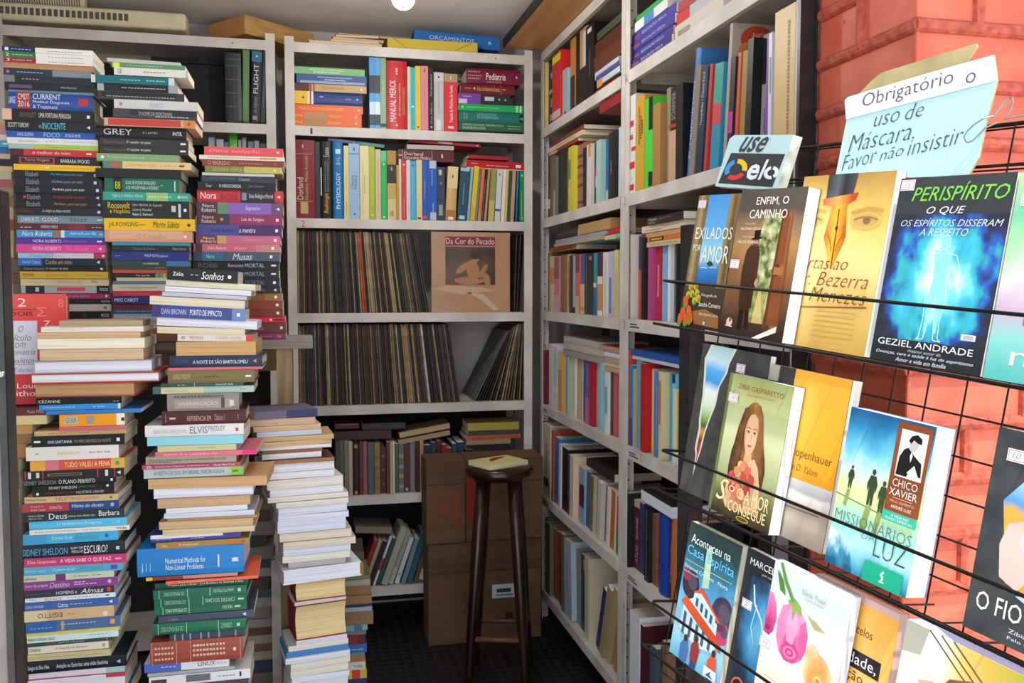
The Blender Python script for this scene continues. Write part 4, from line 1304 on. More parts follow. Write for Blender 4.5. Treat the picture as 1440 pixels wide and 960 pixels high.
def sleeves(key, z, spec, phrase, group):
    PLACES[key] = (phrase, group, '')
    n = 0
    for x0, x1, top, lean0, lean1, cnt, specials in spec:
        A, B = onY(x0, 400, 3.515), onY(x1, 400, 3.515)
        xs = A.x
        st = (B.x - A.x) / cnt
        for k in range(cnt):
            u = k / max(1, cnt - 1)
            lean = math.radians(lean0 + (lean1 - lean0) * u)
            col = specials.get(k) or random.choice(SLEEVES)
            H = .312 + random.uniform(-.004, .003)
            t = min(st * random.uniform(.62, .9) * math.cos(lean), st * math.cos(lean) - .316 * math.radians(abs(lean1 - lean0)) / max(1, cnt - 1) - .0004)
            t = max(t, .0016)
            y0 = 3.512 + random.uniform(0, .012)
            mb = MB()
            sp = noise_mat('sleeve_' + col, '%02x%02x%02x' % tuple(int(int(col[i:i + 2], 16) * .62) for i in (0, 2, 4)), col, scale=1, rough=.75, detail=4, stretch=(30, 60, 400), lo=.3, hi=.62)
            mb.box(0, H, 0, .295, 0, t, sp)
            mb.box(.001, H - .001, .29, .296, .0003, t - .0003, M('1a1816', .7))
            o = mb.build('record_sleeve')
            # lean < 0: top to the left, pivot on the left foot
            ex = Vector((math.sin(lean), 0, math.cos(lean)))
            ez = Vector((-math.cos(lean), 0, math.sin(lean)))
            foot = Vector((xs + st * (k + 1), y0, z + .0006 + (t * math.sin(-lean) if lean < 0 else 0)))
            o.matrix_world = frame(foot, ex, VY, ez)
            o['category'] = 'record'
            REG.append((o, key, n, colour_name(col), '', False))
            n += 1


sleeves('R1', BT[3], [(410, 500, 0, 0.5, -3.0, 34, {3: 'a8905c', 9: '8c3a34', 14: 'b89c6c', 20: '9c8860'}), (500, 604, 0, -3.0, -9.5, 34, {3: 'c8603c', 4: 'b84c30', 7: 'b8a888', 17: 'b09a68', 18: 'a89468', 25: '8a7c5c'}), (721, 731, 0, 2, 4, 3, {})],
        'among the records on the upper of the two record shelves', 'record sleeves on the upper record shelf')
sleeves('R2', BT[4], [(411, 520, 0, 0, -2.5, 40, {3: '9c7c58', 11: '8a9a98', 18: 'b0a084', 29: 'a89880'}), (520, 646, 0, -2.5, -8.0, 42, {14: 'b09c84', 18: 'c07c44', 19: 'a89478', 22: 'a48c54', 27: 'c8c4bc'})],
        'among the records leaning on the lower of the two record shelves', 'record sleeves on the lower record shelf')
sleeves('R3', BT[4], [(664, 736, 0, 26, 1, 17, {0: '77756c', 1: '3a3834', 7: 'a8966c', 9: 'b8a884', 10: '9a8c68', 13: 'a89c78'})],
        'in the cluster propped against the upright at the end of the lower record shelf', 'records propped at the end of the lower record shelf')

# the record shown face out, in a clear bag
rc = onY(607, 437, 3.505)
rec = thing('record_sleeve', 'light brown record sleeve shown face out in a crinkled clear bag', 'record', Matrix.Translation((rc.x, 3.502, BT[3] + .0006)))
RT_ART = noise_mat('sleeve_art_print', '33241c', '7a5640', scale=5, rough=.35, detail=6, stretch=(1, 1, 1.4))
RT_GND = noise_mat('sleeve_ground_print', 'b98a62', 'cfa078', scale=3, rough=.3, detail=5)
m = MB()
m.box(0, .315, .004, .008, 0, .315, RT_GND)
W_ = .315
F_ = Vector((0, .0036, 0))
def rq(x0, x1, z0, z1, mat, d=.0):
    m.face([(x0, .0037 - d, z0), (x1, .0037 - d, z0), (x1, .0037 - d, z1), (x0, .0037 - d, z1)], mat)
rq(.055, .255, .262, .298, M('8c2c44', .4), .0001)
m.text('Da Cor do Pecado', Vector((0, .0034, 0)), VX, VZ, .058, .252, .268, .292, M('f0e6dc', .4))
rq(.055, .255, .108, .258, RT_ART, .0001)
def blob(cx, cz, rx, rz, mat, d, n=18, rot=0):
    m.face([(cx + rx * math.cos(a) * math.cos(rot) - rz * math.sin(a) * math.sin(rot), .0037 - d, cz + rx * math.cos(a) * math.sin(rot) + rz * math.sin(a) * math.cos(rot)) for a in [2 * math.pi * k / n for k in range(n)]], mat)
SK = M('b98460', .4)
blob(.15, .125, .06, .016, SK, .0003)
blob(.165, .165, .026, .042, SK, .0002, rot=.25)
blob(.175, .215, .016, .02, SK, .0003)
blob(.175, .226, .022, .018, M('4a3428', .5), .0004)
blob(.125, .175, .012, .035, SK, .0003, rot=-.9)
blob(.205, .16, .01, .034, SK, .0003, rot=-.5)
blob(.22, .13, .014, .026, SK, .0003, rot=.3)
PALE = M('d8bfa4', .3)
m.face([(.0, .0035, .09), (.06, .0035, .105), (.2, .0035, .098), (.255, .0035, .085), (.2, .0035, .08), (.12, .0035, .07), (.04, .0035, .086)], M('d4b090', .3))
m.face([(.27, .0035, .012), (.21, .0035, .07), (.14, .0035, .08), (.19, .0035, .055), (.25, .0035, .006)], PALE)
m.build('printed_front', rec)
m = MB()
CLEAR, _nt, _b = newmat('clear_bag')
_b.inputs['Base Color'].default_value = (1, 1, 1, 1)
_b.inputs['Roughness'].default_value = .12
_b.inputs['Transmission Weight'].default_value = 1
_b.inputs['IOR'].default_value = 1.12
_nz = _nt.nodes.new('ShaderNodeTexNoise'); _nz.inputs['Scale'].default_value = 14
_tc = _nt.nodes.new('ShaderNodeTexCoord')
_bp = _nt.nodes.new('ShaderNodeBump'); _bp.inputs['Strength'].default_value = .5; _bp.inputs['Distance'].default_value = .01
_nt.links.new(_tc.outputs['Object'], _nz.inputs['Vector'])
_nt.links.new(_nz.outputs['Fac'], _bp.inputs['Height'])
_nt.links.new(_bp.outputs[0], _b.inputs['Normal'])
m.box(-.002, .324, .0015, .0018, 0.0, .318, CLEAR)
m.build('clear_bag', rec)

# ------------------------------------------------------------------ rear middle bookcase, fifth shelf
row_back('M5', BT[5], 'on the shelf right below the records', 'old bound volumes on the shelf below the records', 'from the page-edge pile', """
468 473 621 4a4a44
473.4 480 620 5a5a54
480.5 486 620 7c7868
486.5 492 621 b4a88c
492.5 501.8 624 431820 H ; b .92 .98 a88840 .25 .75 ; b .02 .08 c0a870 .35 .7
502.2 507 622 5a3028
507.4 513.2 621 9a5058 H ; l .1 .9 .5 c88c8c
513.8 523 622 52646c H
523.5 531.5 622 93703c H ; b .1 .12 6a4c24 ; b .3 .32 6a4c24 ; b .5 .52 6a4c24 ; b .7 .72 6a4c24
532 540 628 4a161c H ; o .2 a87850 ; o .5 a87850 ; o .8 a87850
540.5 545 622 6c2c30
545.5 549.5 622 b8a084
550 552.5 621 d8d0b0
553 558 624 4c5448
558.5 565.5 624 5c6c66 H ; b .1 .16 8a9484 ; b .3 .38 9c8c5c ; b .5 .56 8a9484 ; b .7 .78 9c8c5c
566 574 625 561824 H ; b .03 .09 c0b490 .3 .7
574.5 582 621 72706c H ; l .05 .9 .5 9a9894
582.5 588 620 4c1420 H
588.5 593.5 619 b4904c
594 604 626 24304c ; b .75 .8 8894b0
604.5 612 622 26324e ; l .6 .9 .5 8894b0
612.5 619 620 5c1a22
619.5 626 625 8a2a2c
626.5 634 630 b49c80 ; b .5 1 8a3030
635 641 624 3c5060
642 652 622 26405c
654 664 632 2c3438
665 676 634 33402c
677 690 634 242c38
692 706 634 33302e
""")
PLACES['M5l'] = ('lying across the old volumes on the shelf right below the records', 'books lying on the row below the records', 'from the top')
zr2 = BT[5] + .205
lie_back('M5l', [
    (468, 502, onY(480, 603, 3.52).z, 20, '441620', 0, ['b .1 .95 8a5a60 .8 .95']),
    (507, 568, onY(530, 604, 3.52).z, 26, '201f1d', 0, ['l .05 .95 .5 4a4c44']),
    (468, 548, onY(500, 619.5, 3.52).z + .004, 34, '3a1218', 0, []),
    (560, 632, onY(596, 609, 3.52).z, 22, '8a7050', -9, ['Pb89c7c']),
    (558, 632, onY(594, 618.5, 3.52).z, 20, '7a6248', -9, ['Pa88c6c']),
])
pile('M5r', 3.515, 'in the yellow-topped heap behind the stool on the shelf below the records', 'lying books behind the stool', """
594 658 730 a39640
604.5 658 728 4a443c
611 656 732 b0583c
617 656 718 a8886c Pa88c70
624.5 656 716 22262a
631 656 720 2a2e34
""" + "%.1f" % 638.5, yaw=(0, .6), W=(.14, .16))
row_back('M6', BT[6], 'leaning on the bottom shelf below the records', 'leaning books on the bottom shelf below the records', 'from the page-edge pile', """
497 503 760 8a2c2a 20
504 510 760 b09874 20
511 518 762 26242c 20
519 523 755 d0ccc8 20 ; b .3 .55 b03c40
524 529 758 2a5058 20
530 540 744 a4a890 20
541 548 748 9ca08c 20 ; b 0 .3 b4b8a4
549 557 756 c8ccce 19 ; o .2 4a4c50
558 566 758 6a8a94 18
567 575 752 2a566c 18
576 583 756 6c4c38 17
584 592 757 565c60 17 ; b .05 .3 c4c8cc
""")
PLACES['M6l'] = ('lying slanted over the leaning books on the bottom shelf below the records', 'book lying on the bottom shelf', 'from the top')
lie_back('M6l', [(495, 547, onY(520, 750, 3.52).z, 26, '7a7268', 5, ['P8a8072'])])

# ------------------------------------------------------------------ rear bookcase by the piles
row_back('L1', BT[1] + .01, 'on the uppermost shelf of the bookcase behind the paperback piles', 'upright volumes behind the paperback piles', 'from the old dark volume', """
320 342.5 75 2c3230 H ; b .2 .21 55605a ; b .4 .41 55605a ; b .6 .61 55605a ; b .8 .81 55605a ; b .9 .91 55605a
343.5 352.5 65 5d7c4a 1.2 ; l .1 .7 .5 8ca878
353.5 368 65 24282c 2.5 H ; b .85 1 3a6a84 ; o .93 98c0d4 ; T .4 .82 .3 .75 c8ccd0 FLIGHT ; i .12 .36 8a9298 an odyssey ; b .02 .08 a87880 .3 .75
368.5 375 70 33393e 3 ; l .2 .8 .5 7c8a94
""", setback=(.004, .012))
A, B = onY(262, 150, 3.62), onY(318, 150, 3.62)
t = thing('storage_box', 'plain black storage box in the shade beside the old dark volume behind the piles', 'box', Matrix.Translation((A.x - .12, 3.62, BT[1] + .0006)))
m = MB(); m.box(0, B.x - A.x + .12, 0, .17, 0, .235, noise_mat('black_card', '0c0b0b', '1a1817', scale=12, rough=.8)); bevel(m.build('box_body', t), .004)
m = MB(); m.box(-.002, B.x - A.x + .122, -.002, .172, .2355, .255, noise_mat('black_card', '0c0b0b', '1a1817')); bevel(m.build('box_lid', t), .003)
for (x0, x1, yt, zt_, col, kind, lab) in (
        (294, 305, 191, 0, '2f7c8c', 'tube', 'small teal tube with a grey cap standing behind the red-topped romance pile'),
        (324, 336, 188, 0, '5cb83c', 'flat', 'small lettered green tube standing behind the red-topped romance pile'),
        (342, 348, 193, 0, '8c8a90', 'tube', 'small grey tube standing beside the green tube')):
    A, B = onY(x0, 300, 3.56), onY(x1, 300, 3.56)
    zt_ = onY(x0, yt, 3.56).z
    zb_ = BT[2] + .012
    r = (B.x - A.x) / 2
    t = thing('plastic_tube', lab, 'tube', Matrix.Translation((A.x + r, 3.56, zb_)), 'tubes on the shelf')
    h = zt_ - zb_
    m = MB(); m.lathe([(0, 0), (r * .8, 0), (r * .8, h * .2), (r * .75, h * .22), (0, h * .22)], M('d0d0d0', .4), n=20); m.build('cap', t)
    m = MB(); n = 20
    for k in range(n):
        a0, a1 = 2 * math.pi * k / n, 2 * math.pi * (k + 1) / n
        lo_ = [(r * .8 * math.cos(a), r * .8 * math.sin(a), h * .22) for a in (a0, a1)]
        hi_ = [(r * math.cos(a), r * .12 * math.sin(a), h) for a in (a0, a1)]
        m.face([lo_[0], lo_[1], hi_[1], hi_[0]], M(col, .35))
    m.face([(r * math.cos(2 * math.pi * k / n), r * .12 * math.sin(2 * math.pi * k / n), h) for k in range(n)], M(col, .35))
    if kind == 'flat':
        m.text('VIZ', Vector((0, -r * .55, h * .42)), VZ, -VX, 0, h * .45, -r * .4, r * .4, M('d8f0c8', .4))
    else:
        m.box(-r * .7, r * .7, -r * .5, -r * .2, h * .8, h * .98, M('a8a4ac', .4))
    m.build('tube_body', t)
row_back('L2', BT[2] + .01, 'peeping out above the red-topped romance pile', 'small books peeping above the romance pile', 'from the teal tube', """
306 316 196 6a6a74 ; b .8 1 b8bcc4
317 323 200 4c7ca8
337 341 197 9a9ca4
350 358 199 76808e
359 366 198 8c98a8
367 377 202 7c8078
""", Yf=3.54)

# things on top of the rear bookcases
z0 = BT[0] + .001
CREAM = noise_mat('yellowed_paper', 'c8bb98', 'ddd2b4', scale=6, rough=.7)
A = onY(-40, 40, 3.53); B = onY(262, 45, 3.53)
t = thing('paper_roll', 'long cream roll of printed sheets resting on the bookcase behind the piles', 'paper roll', Matrix.Translation((A.x, 3.53, 2.306)))
L_ = B.x - A.x
m = MB(); m.box(0, L_, 0, .10, 0, .062, CREAM); bevel(m.build('rolled_sheets', t), .012, 3)
m = MB()
for k in range(26):
    x = .012 + k * .0195
    m.box(x, x + .013, -.0012, -.0004, .02, .045, M('5c584e', .7))
m.build('printed_margin', t)
C2 = onY(120, 20, 3.56)
t = thing('spiral_calendar', 'rolled spiral bound calendar with dark coils lying on the cream paper roll', 'calendar', Matrix.Translation((A.x, 3.555, 2.306 + .0625)))
L2 = C2.x - A.x
m = MB(); m.tube([(0, .02, .022), (L2, .02, .022)], .02, CREAM, n=20); m.build('rolled_sheets', t, smooth=False)
m = MB()
n = 42
for k in range(n):
    x = .01 + (L2 - .02) * k / n
    m.tube([(x, .02 + .0215 * math.cos(a), .022 + .0215 * math.sin(a)) for a in [math.pi * (1.05 - .9 * q / 6) - math.pi * .02 + math.pi * .3 for q in range(8)]], .0016, M('4a4846', .4, .5), n=5)
m.build('coil_binding', t)
A = onY(291, 50, 3.62); B = onY(436, 55, 3.62)
t = thing('cardboard_box', 'flat kraft cardboard box lying angled across the tops of the two rear bookcases', 'box', Matrix.Translation((onY(345, 50, 3.53).x, 3.53, 2.3075)) @ Matrix.Rotation(math.radians(40), 4, 'Z'))
KRAFT = noise_mat('kraft_board', 'a87a40', 'c49a58', scale=8, rough=.8, stretch=(1, 1, 14))
m = MB(); m.box(0, .33, 0, .23, 0, .07, KRAFT); bevel(m.build('carton', t), .002)
m = MB(); m.box(-.002, -.0004, .004, .226, .002, .068, noise_mat('kraft_side', 'b07c44', 'c8904e', scale=4, rough=.8)); m.build('flap', t)
A = onY(433, 60, 3.52)
for i, (dx, w, zz, th, ang, col) in enumerate(((0, .28, 0, .017, 1, 'c8a888'), (.08, .19, .0175, .010, -2, 'd0b494'), (.09, .20, .028, .012, 4, 'a88468'), (.10, .17, .0405, .011, -5, '9c7456'), (.11, .24, .052, .008, 4, 'b49674'))):
    t = thing('paper_folder', ['broad tan folder of loose papers at the base of the heap on the bookcase', 'narrow pale folder second from the base of the paper heap', 'brown creased folder in the middle of the paper heap', 'dark tan folder one below the heap crown', 'thin buff folder crowning the paper heap'][i], 'folder', Matrix.Translation((A.x + dx, 3.52 + .01 * i, z0 + zz)) @ Matrix.Rotation(math.radians(ang), 4, 'Z'), 'folders heaped on the bookcase')
    m = MB(); m.box(0, w, 0, .2, 0, .0012, M(col, .8)); m.box(0, w, 0, .2, th - .0012, th, M(col, .8)); m.build('cover', t)
    m = MB(); m.box(.004, w - .004, .002, .19, .0013, th - .0013, PAGE('d8c4a4')); m.build('paper_sheets', t)
A = onY(545, 62, 3.505); B = onY(672, 66, 3.505)
t = thing('elastic_folder', 'mustard yellow cardboard folder closed with elastic, lying on the bookcase', 'folder', Matrix.Translation((A.x, 3.508, z0)))
w = B.x - A.x
m = MB(); m.box(0, w, 0, .25, 0, .040, M('c0a83c', .6)); bevel(m.build('folder_body', t), .003)
m = MB(); m.tube([(.02, -.0012, .0385), (.075, -.0012, .004)], .0012, M('8a7828'), n=5); m.tube([(w - .02, -.0012, .0385), (w - .09, -.0012, .004)], .0012, M('8a7828'), n=5); m.build('elastic_band', t)
A = onY(582, 45, 3.60); B = onY(702, 52, 3.60)
t = thing('ring_binder', 'blue ring binder lying on the mustard folder, white lettering on its spine', 'binder', Matrix.Translation((A.x, 3.60, z0 + .0505)) @ Matrix.Rotation(math.radians(2), 4, 'Y'))
w = B.x - A.x
m = MB(); m.box(0, w, 0, .2, 0, .003, M('1f5c9c', .4)); m.box(0, w, 0, .2, .049, .052, M('1f5c9c', .4)); m.box(0, w, 0, .003, .003, .049, M('2368b0', .4))
m.text('ORÇAMENTOS', Vector((0, -.0006, 0)), VX, VZ, .06, .24, .016, .036, M('b8d4f0', .5))
m.build('cover', t)
m = MB(); m.box(.01, w - .01, .0035, .18, .0035, .0485, PAGE('e0e0e0')); m.build('paper_sheets', t)
m = MB(); m.lathe([(0, .003), (.006, .003), (.007, 0)], M('98b8d8', .4), n=14); m.build('finger_ring', t).matrix_local = Matrix.Translation((w - .04, 0, .026)) @ Matrix.Rotation(math.pi / 2, 4, 'X')

# ------------------------------------------------------------------ cardboard boxes and stool
CARD = noise_mat('brown_carton', '5c412b', '6d4e35', scale=4, rough=.85, stretch=(1, 1, 6))
CARD2 = noise_mat('brown_carton_side', '523a27', '664a33', scale=4, rough=.85, stretch=(1, 1, 6))


def carton(X0, X1, z0, z1, label, prints, y0=3.335, dep=.15, mat=CARD):
    t = thing('cardboard_box', label, 'box', Matrix.Translation((X0, y0, z0)), 'cartons behind the stool')
    w, h = X1 - X0, z1 - z0
    m = MB(); m.box(0, w, 0.0, dep, 0, h, mat); bevel(m.build('carton', t), .004)
    m = MB(); m.box(-.0, w, -.003, -.0005, h * .72, h * .995, CARD2); m.box(0, w, -.0016, -.0004, h * .70, h * .718, M('5a3f2a', .8)); bevel(m.build('flap', t), .001)
    lab = MB()
    for p in prints:
        m = MB()
        if p[0] == 'q':
            _, x0, x1, a, b, col = p
            ring = [(x0, a), (x1, a), (x1, b), (x0, b)]
            inn = [(x0 + .002, a + .002), (x1 - .002, a + .002), (x1 - .002, b - .002), (x0 + .002, b - .002)]
            vs = [(x, -.0036, z) for x, z in ring + inn]
            m.v = vs
            for k in range(4):
                m.f.append((k, (k + 1) % 4, 4 + (k + 1) % 4, 4 + k)); m.m.append(m.mi(M(col, .8))); m.uv.append(None)
            m.build('printed_mark', t)
        elif p[0] == 's':
            _, x0, x1, a, b, col = p
            m.face([(x0, -.0034, a), (x1, -.0034, a), (x1, -.0034, b), (x0, -.0034, b)], M(col, .8))
            m.build('printed_mark', t)
        elif p[0] == 'L':
            _, x0, x1, a, b, col, d = p
            lab.face([(x0, -.0034 - d, a), (x1, -.0034 - d, a), (x1, -.0034 - d, b), (x0, -.0034 - d, b)], M(col, .6))
        else:
            _, s, x0, x1, a, b, col = p
            m.text(s, Vector((0, -.0038, 0)), VX, VZ, x0, x1, a, b, M(col, .8))
            m.build('printed_mark', t)
    if lab.f:
        lab.build('address_label', t)
    return t


carton(.436, .880, .0, .392, 'wide brown cardboard box on the floor behind the stool, white address label stuck on it', [('q', .10, .145, .12, .2, '4a3422'), ('q', .27, .32, .235, .28, '4a3422'), ('L', .247, .338, .168, .222, 'c8d0d8', 0), ('L', .265, .322, .19, .205, '3c4450', .0003), ('L', .26, .33, .177, .182, '6a7480', .0003), ('t', 'SP', .37, .39, .08, .12, '30241a'), ('s', .30, .33, .085, .11, '33261c')])
carton(.430, .580, .3935, .716, 'tall narrow brown cardboard box with red symbols printed on it, beside the stool', [('q', .045, .085, .10, .18, '8c3a2c'), ('s', .10, .125, .06, .20, '80402e'), ('s', .05, .08, .11, .17, '7c4430')], y0=3.33)
carton(.583, .885, .3935, .716, 'broad brown cardboard box with a red stripe, directly behind the stool seat', [('s', .0, .035, .08, .25, '8a2c22'), ('q', .13, .16, .12, .20, '7c3a2c')])

sx, sy, sz = .645, 3.02, .752
st = thing('wooden_stool', 'tall dark brown wooden stool with round seat holding one open pale book', 'stool', Matrix.Translation((sx, sy, 0)))
DKWOOD = noise_mat('dark_varnish', '1c0f0a', '33190f', scale=3, rough=.22, stretch=(8, 8, 1))
m = MB(); m.lathe([(0, sz - .045), (.098, sz - .045), (.112, sz - .038), (.121, sz - .022), (.118, sz - .008), (.108, sz), (0, sz)], DKWOOD, n=48)
m.build('seat', st, smooth=True)
for k in range(4):
    a = math.radians(28 + 90 * k)
    c, s = math.cos(a), math.sin(a)
    m = MB(); m.tube([(.075 * c, .075 * s, sz - .046), (.1 * c, .1 * s, .45), (.135 * c, .135 * s, .05), (.14 * c, .14 * s, 0)], [.021, .022, .016, .015], DKWOOD, n=14)
    m.build('leg', st, smooth=True)
for k in range(4):
    a, b = math.radians(28 + 90 * k), math.radians(118 + 90 * k)
    z = .19 if k % 2 else .165
    r = .127
    m = MB(); m.tube([(r * math.cos(a), r * math.sin(a), z), (r * math.cos(b), r * math.sin(b), z)], .0095, noise_mat('worn_rung', '5a3422', '7c5038', scale=8, rough=.5), n=10)
    m.build('rung', st, smooth=True)
Lb, Wb = .135, .20
bk = make_book(.165, .125, .016, 'd6c884', Matrix.Translation((sx - .005, sy - .005, sz + .0006)) @ Matrix.Rotation(math.radians(205), 4, 'Z') @ Matrix.Translation((-.083, -.062, 0)), [], 'e2d8b4', False, '', 0)
m = MB()
m.face([(.02, .02, .0166), (.06, .015, .0166), (.1, .03, .0166), (.12, .07, .0166), (.09, .055, .0166), (.05, .04, .0166)], M('8a3038', .5))
m.build('cover_print', bk)
REG.pop()
bk['label'] = 'pale yellow paperback with red print lying on the round stool seat'

# ------------------------------------------------------------------ side bookcase, inner bay
IN, OUT = 'of the side bookcase beside the stool', 'of the side bookcase behind the wire rack'
ORD_S = 'from the rear corner'
row_side('S1', RT[1], 'on the uppermost visible shelf ' + IN, 'upright books on the uppermost inner side shelf', ORD_S, """
760 766 80 d9c07c F ; b 0 .1 3a382c
766.5 777.5 78 1d211f ; b .1 .2 9aa0a0 .3 .8 ; b .3 .42 8a9090 .2 .7 ; b .5 .56 98a0a0 .4 .9 ; o .68 b89080 ; b .72 .8 a8acac .2 .7
778.5 790 73 d2272b F ; b .86 .97 d8dc28 ; b .04 .15 c8b8c4 ; b .97 1 c83028
790.5 797 98 9db4bc ; b .05 .1 2a2e34 .3 .6
797.5 803.5 50 b9803c ; b 0 .5 262422
804 810.5 52 191817
811 820 42 b89058 ; b 0 .5 22201e ; b .5 .95 c4c0c4 0 .5
820.5 832 38 151414 ; b .9 .96 d0d0d0 .3 .8 ; l .3 .7 .5 606060
""")
z_ = lying_side('S1l', RT[1], 'in the lying heap at the upright ' + IN, 'lying books on the uppermost inner side shelf', """
836 868 16 b0402f
838 870 26 33322e ; b .2 1 b0c0c8 .2 .9 ; b 0 .25 c08a58
836 869 14 4a4a84
835 868 22 c0c8d0 ; l .1 .7 .5 8a98a8
834 871 48 5a2c1c
835 871 46 4e2618
838 871 24 3c4a38
""")
row_side('S2', RT[2], 'on the second shelf ' + IN, 'upright books on the second inner side shelf', ORD_S, """
762 769 218 58151d ; b .16 .3 d8ccc8
769.5 775.5 219 6f6c66 ; l .05 .95 .5 8a8880
776 781 222 77726c ; b 0 .45 a8a4a0 .3 .9
781.5 795 211 1e2a22 H
795.5 799 214 7c3a30
799.5 806.5 206 cfc43c ; b .5 .8 5c9a48 .5 1
807 819 205 a06460 ; b .1 .14 5c4a34 ; b .35 .4 5c4a34 ; b .5 .55 6a5a3c ; b .65 .69 5c4a34 ; b .8 .85 5c4a34
819.5 824.5 208 1e1c20
825 830.5 203 d4c8c4 ; b .8 1 c89848 0 .6
831 836.5 204 27262a ; b .5 .6 c4262c ; b .3 .48 d8d4d4 .3 .7
837 843.5 198 9fc4bc
844 847.5 200 2c5c9c ; b 0 .2 a8b0b8
848 861 190 1c1d20 H ; l .4 .6 .5 8a8a90
861.5 867 184 2f4460 ; l .1 .9 .3 8898ac
867.5 872.5 180 b4c4d4
""")
zt2 = RT[2] + .2465
lying_side('S2l', zt2, 'lying on the row of the second shelf ' + IN, 'books lying on the second inner side shelf row', """
772 812 11 a8322c ; b 0 .3 d8a8a0
771 818 17 d8c3a0 ; t .25 .8 7c6c50 MEMÓRIAS DE UM TEMPO
776 820 15 7a2c28
""")
lying_side('S2m', RT[2] + .287, 'lying high at the upright on the second shelf ' + IN, 'red book lying high on the second inner side shelf', """
842 871 31 8e2028
""")
row_side('S3', RT[3], 'on the third shelf ' + IN, 'upright paperbacks on the third inner side shelf', ORD_S, """
758.5 764 355 c8c4b0
764.5 771 356 8a7462
772 778 361 dcc09c ; b .5 .8 d89060 ; b 0 .15 b8c0a8
778.5 785.5 361 c87c84 ; b .6 1 8a6468 ; b 0 .3 d0a0a8
786 791 359 8a6244
791.5 796 358 c4ac84 ; l .1 .9 .5 4a3a2c
796.5 799.5 360 4e3a30
800 806 360 a0b8d4 ; b 0 .1 2a3450
806.5 809 359 d8d4dc
809.5 815 358 c86c60 ; b .7 1 8a3c48 ; b 0 .3 d0a894
815.5 821 357 4a5a9c 0 ; b 0 .5 d0b880 ; b .05 .12 c08c30
821.5 825.5 356 26241f ; l .02 .95 .5 c8c4b8
826 834 357 22302f ; b .9 .96 8a9a98 .3 .7
834.5 838.5 356 3c8a98 ; b 0 .45 2464a0 ; b .45 .52 d8d4c8
839 846 355 c88a5c ; b .62 1 40304a ; b .5 .62 e0d4c8 ; b 0 .08 e8dcd0
846.5 852 355 dad4d0 ; l .1 .9 .4 8a8488
852.5 858 354 b4b4cc ; b .05 .6 5c7cb4 .3 .8
858.5 864.5 352 d0bc7c ; l .1 .7 .5 8a7c50
865 871.5 352 78b4b4 ; b .8 .9 2c7c94 .3 .8
872 874 352 d4c4a4
""")
z_ = lying_side('S3l', RT[3] + .232, 'lying on the row of the third shelf ' + IN, 'books lying on the third inner side shelf row', """
774 810 17 a8622c ; b .1 .9 7c3c18 .2 .6
779 846 12 7cb0bc Pb89c74
781 852 14 3a9c50 P9c98a8
777 812 28 28221f ; l .2 .5 .6 8a6c60 ; l .6 .9 .6 8a6c60 ; l .2 .5 .35 6a5450
""")
lying_side('S3m', RT[3] + .232 + .046, 'lying toward the upright on the third shelf ' + IN, 'books lying near the upright on the third inner side shelf', """
813 858 36 b08a54 Pb48c58
""")
lying_side('S3n', RT[3] + .246, 'lying over the aqua paperback on the third shelf ' + IN, 'books over the aqua paperback', """
850 872 14 c8b88c ; b .7 1 6cb0ac
""")
lying_side('S3o', RT[3] + .262, 'red and lying over the aqua paperback on the third shelf ' + IN, 'red book over the aqua paperback', """
855 873 16 b0242c
""")
row_side('S4', RT[4], 'on the fourth shelf ' + IN, 'upright paperbacks on the fourth inner side shelf', ORD_S, """
761 769 492 6c1430 F
769.5 773 486 c8bca8 ; l .1 .9 .5 5a544c
773.5 779 484 dccac4
779.5 785 487 b8c4d4 ; b 0 .4 d8d4d4
785.5 791 494 c89448 ; b .7 1 d8c080
791.5 795 496 d8d0c4 ; l .1 .8 .5 a87860
795.5 799.5 498 98a898
800 806.5 499 d8d4cc ; l .1 .9 .5 6c685c
807 815 498 c4ac84
815.5 818.5 500 dcd8d4 ; l .1 .6 .5 6878a8
819 823 500 3c5a9c
823.5 829.5 502 6c5090 ; b 0 .4 b85c8c ; l .05 .9 .5 d8b0c8
830 835 506 b01c38
835.5 843.5 508 a4b0a0 ; l .1 .9 .3 d0d4c8
844 847.5 510 8cb8cc
848 852 513 c8b468 ; b .5 .7 b84840
852.5 857.5 516 e0dcd8 ; b .3 .7 6cacb8 .4 1
858 861 518 3c4644
861.5 866 520 c85c60
866.5 871.5 522 44809c ; b 0 .4 6c9cb0
872 874 524 303438
""")
lying_side('S4l', RT[4] + .222, 'lying on the row of the fourth shelf ' + IN, 'books lying on the fourth inner side shelf row', """
792 844 21 8c8480 P9a9290
793 848 24 a09c90 Pb8b4a4
793 846 22 a8a09c Pb4aeac
""")
lying_side('S4m', RT[4] + .205, 'lying toward the upright on the fourth shelf ' + IN, 'books lying near the upright on the fourth inner side shelf', """
851 873 15 b09068 Pb89c74
851 873 14 c0aa84 Pd0bc94
851 873 16 a89484 Pb09c88
850 873 14 b0b0c0 Pd0d0dc
843 872 18 9c3a24 Pb08c78
""")
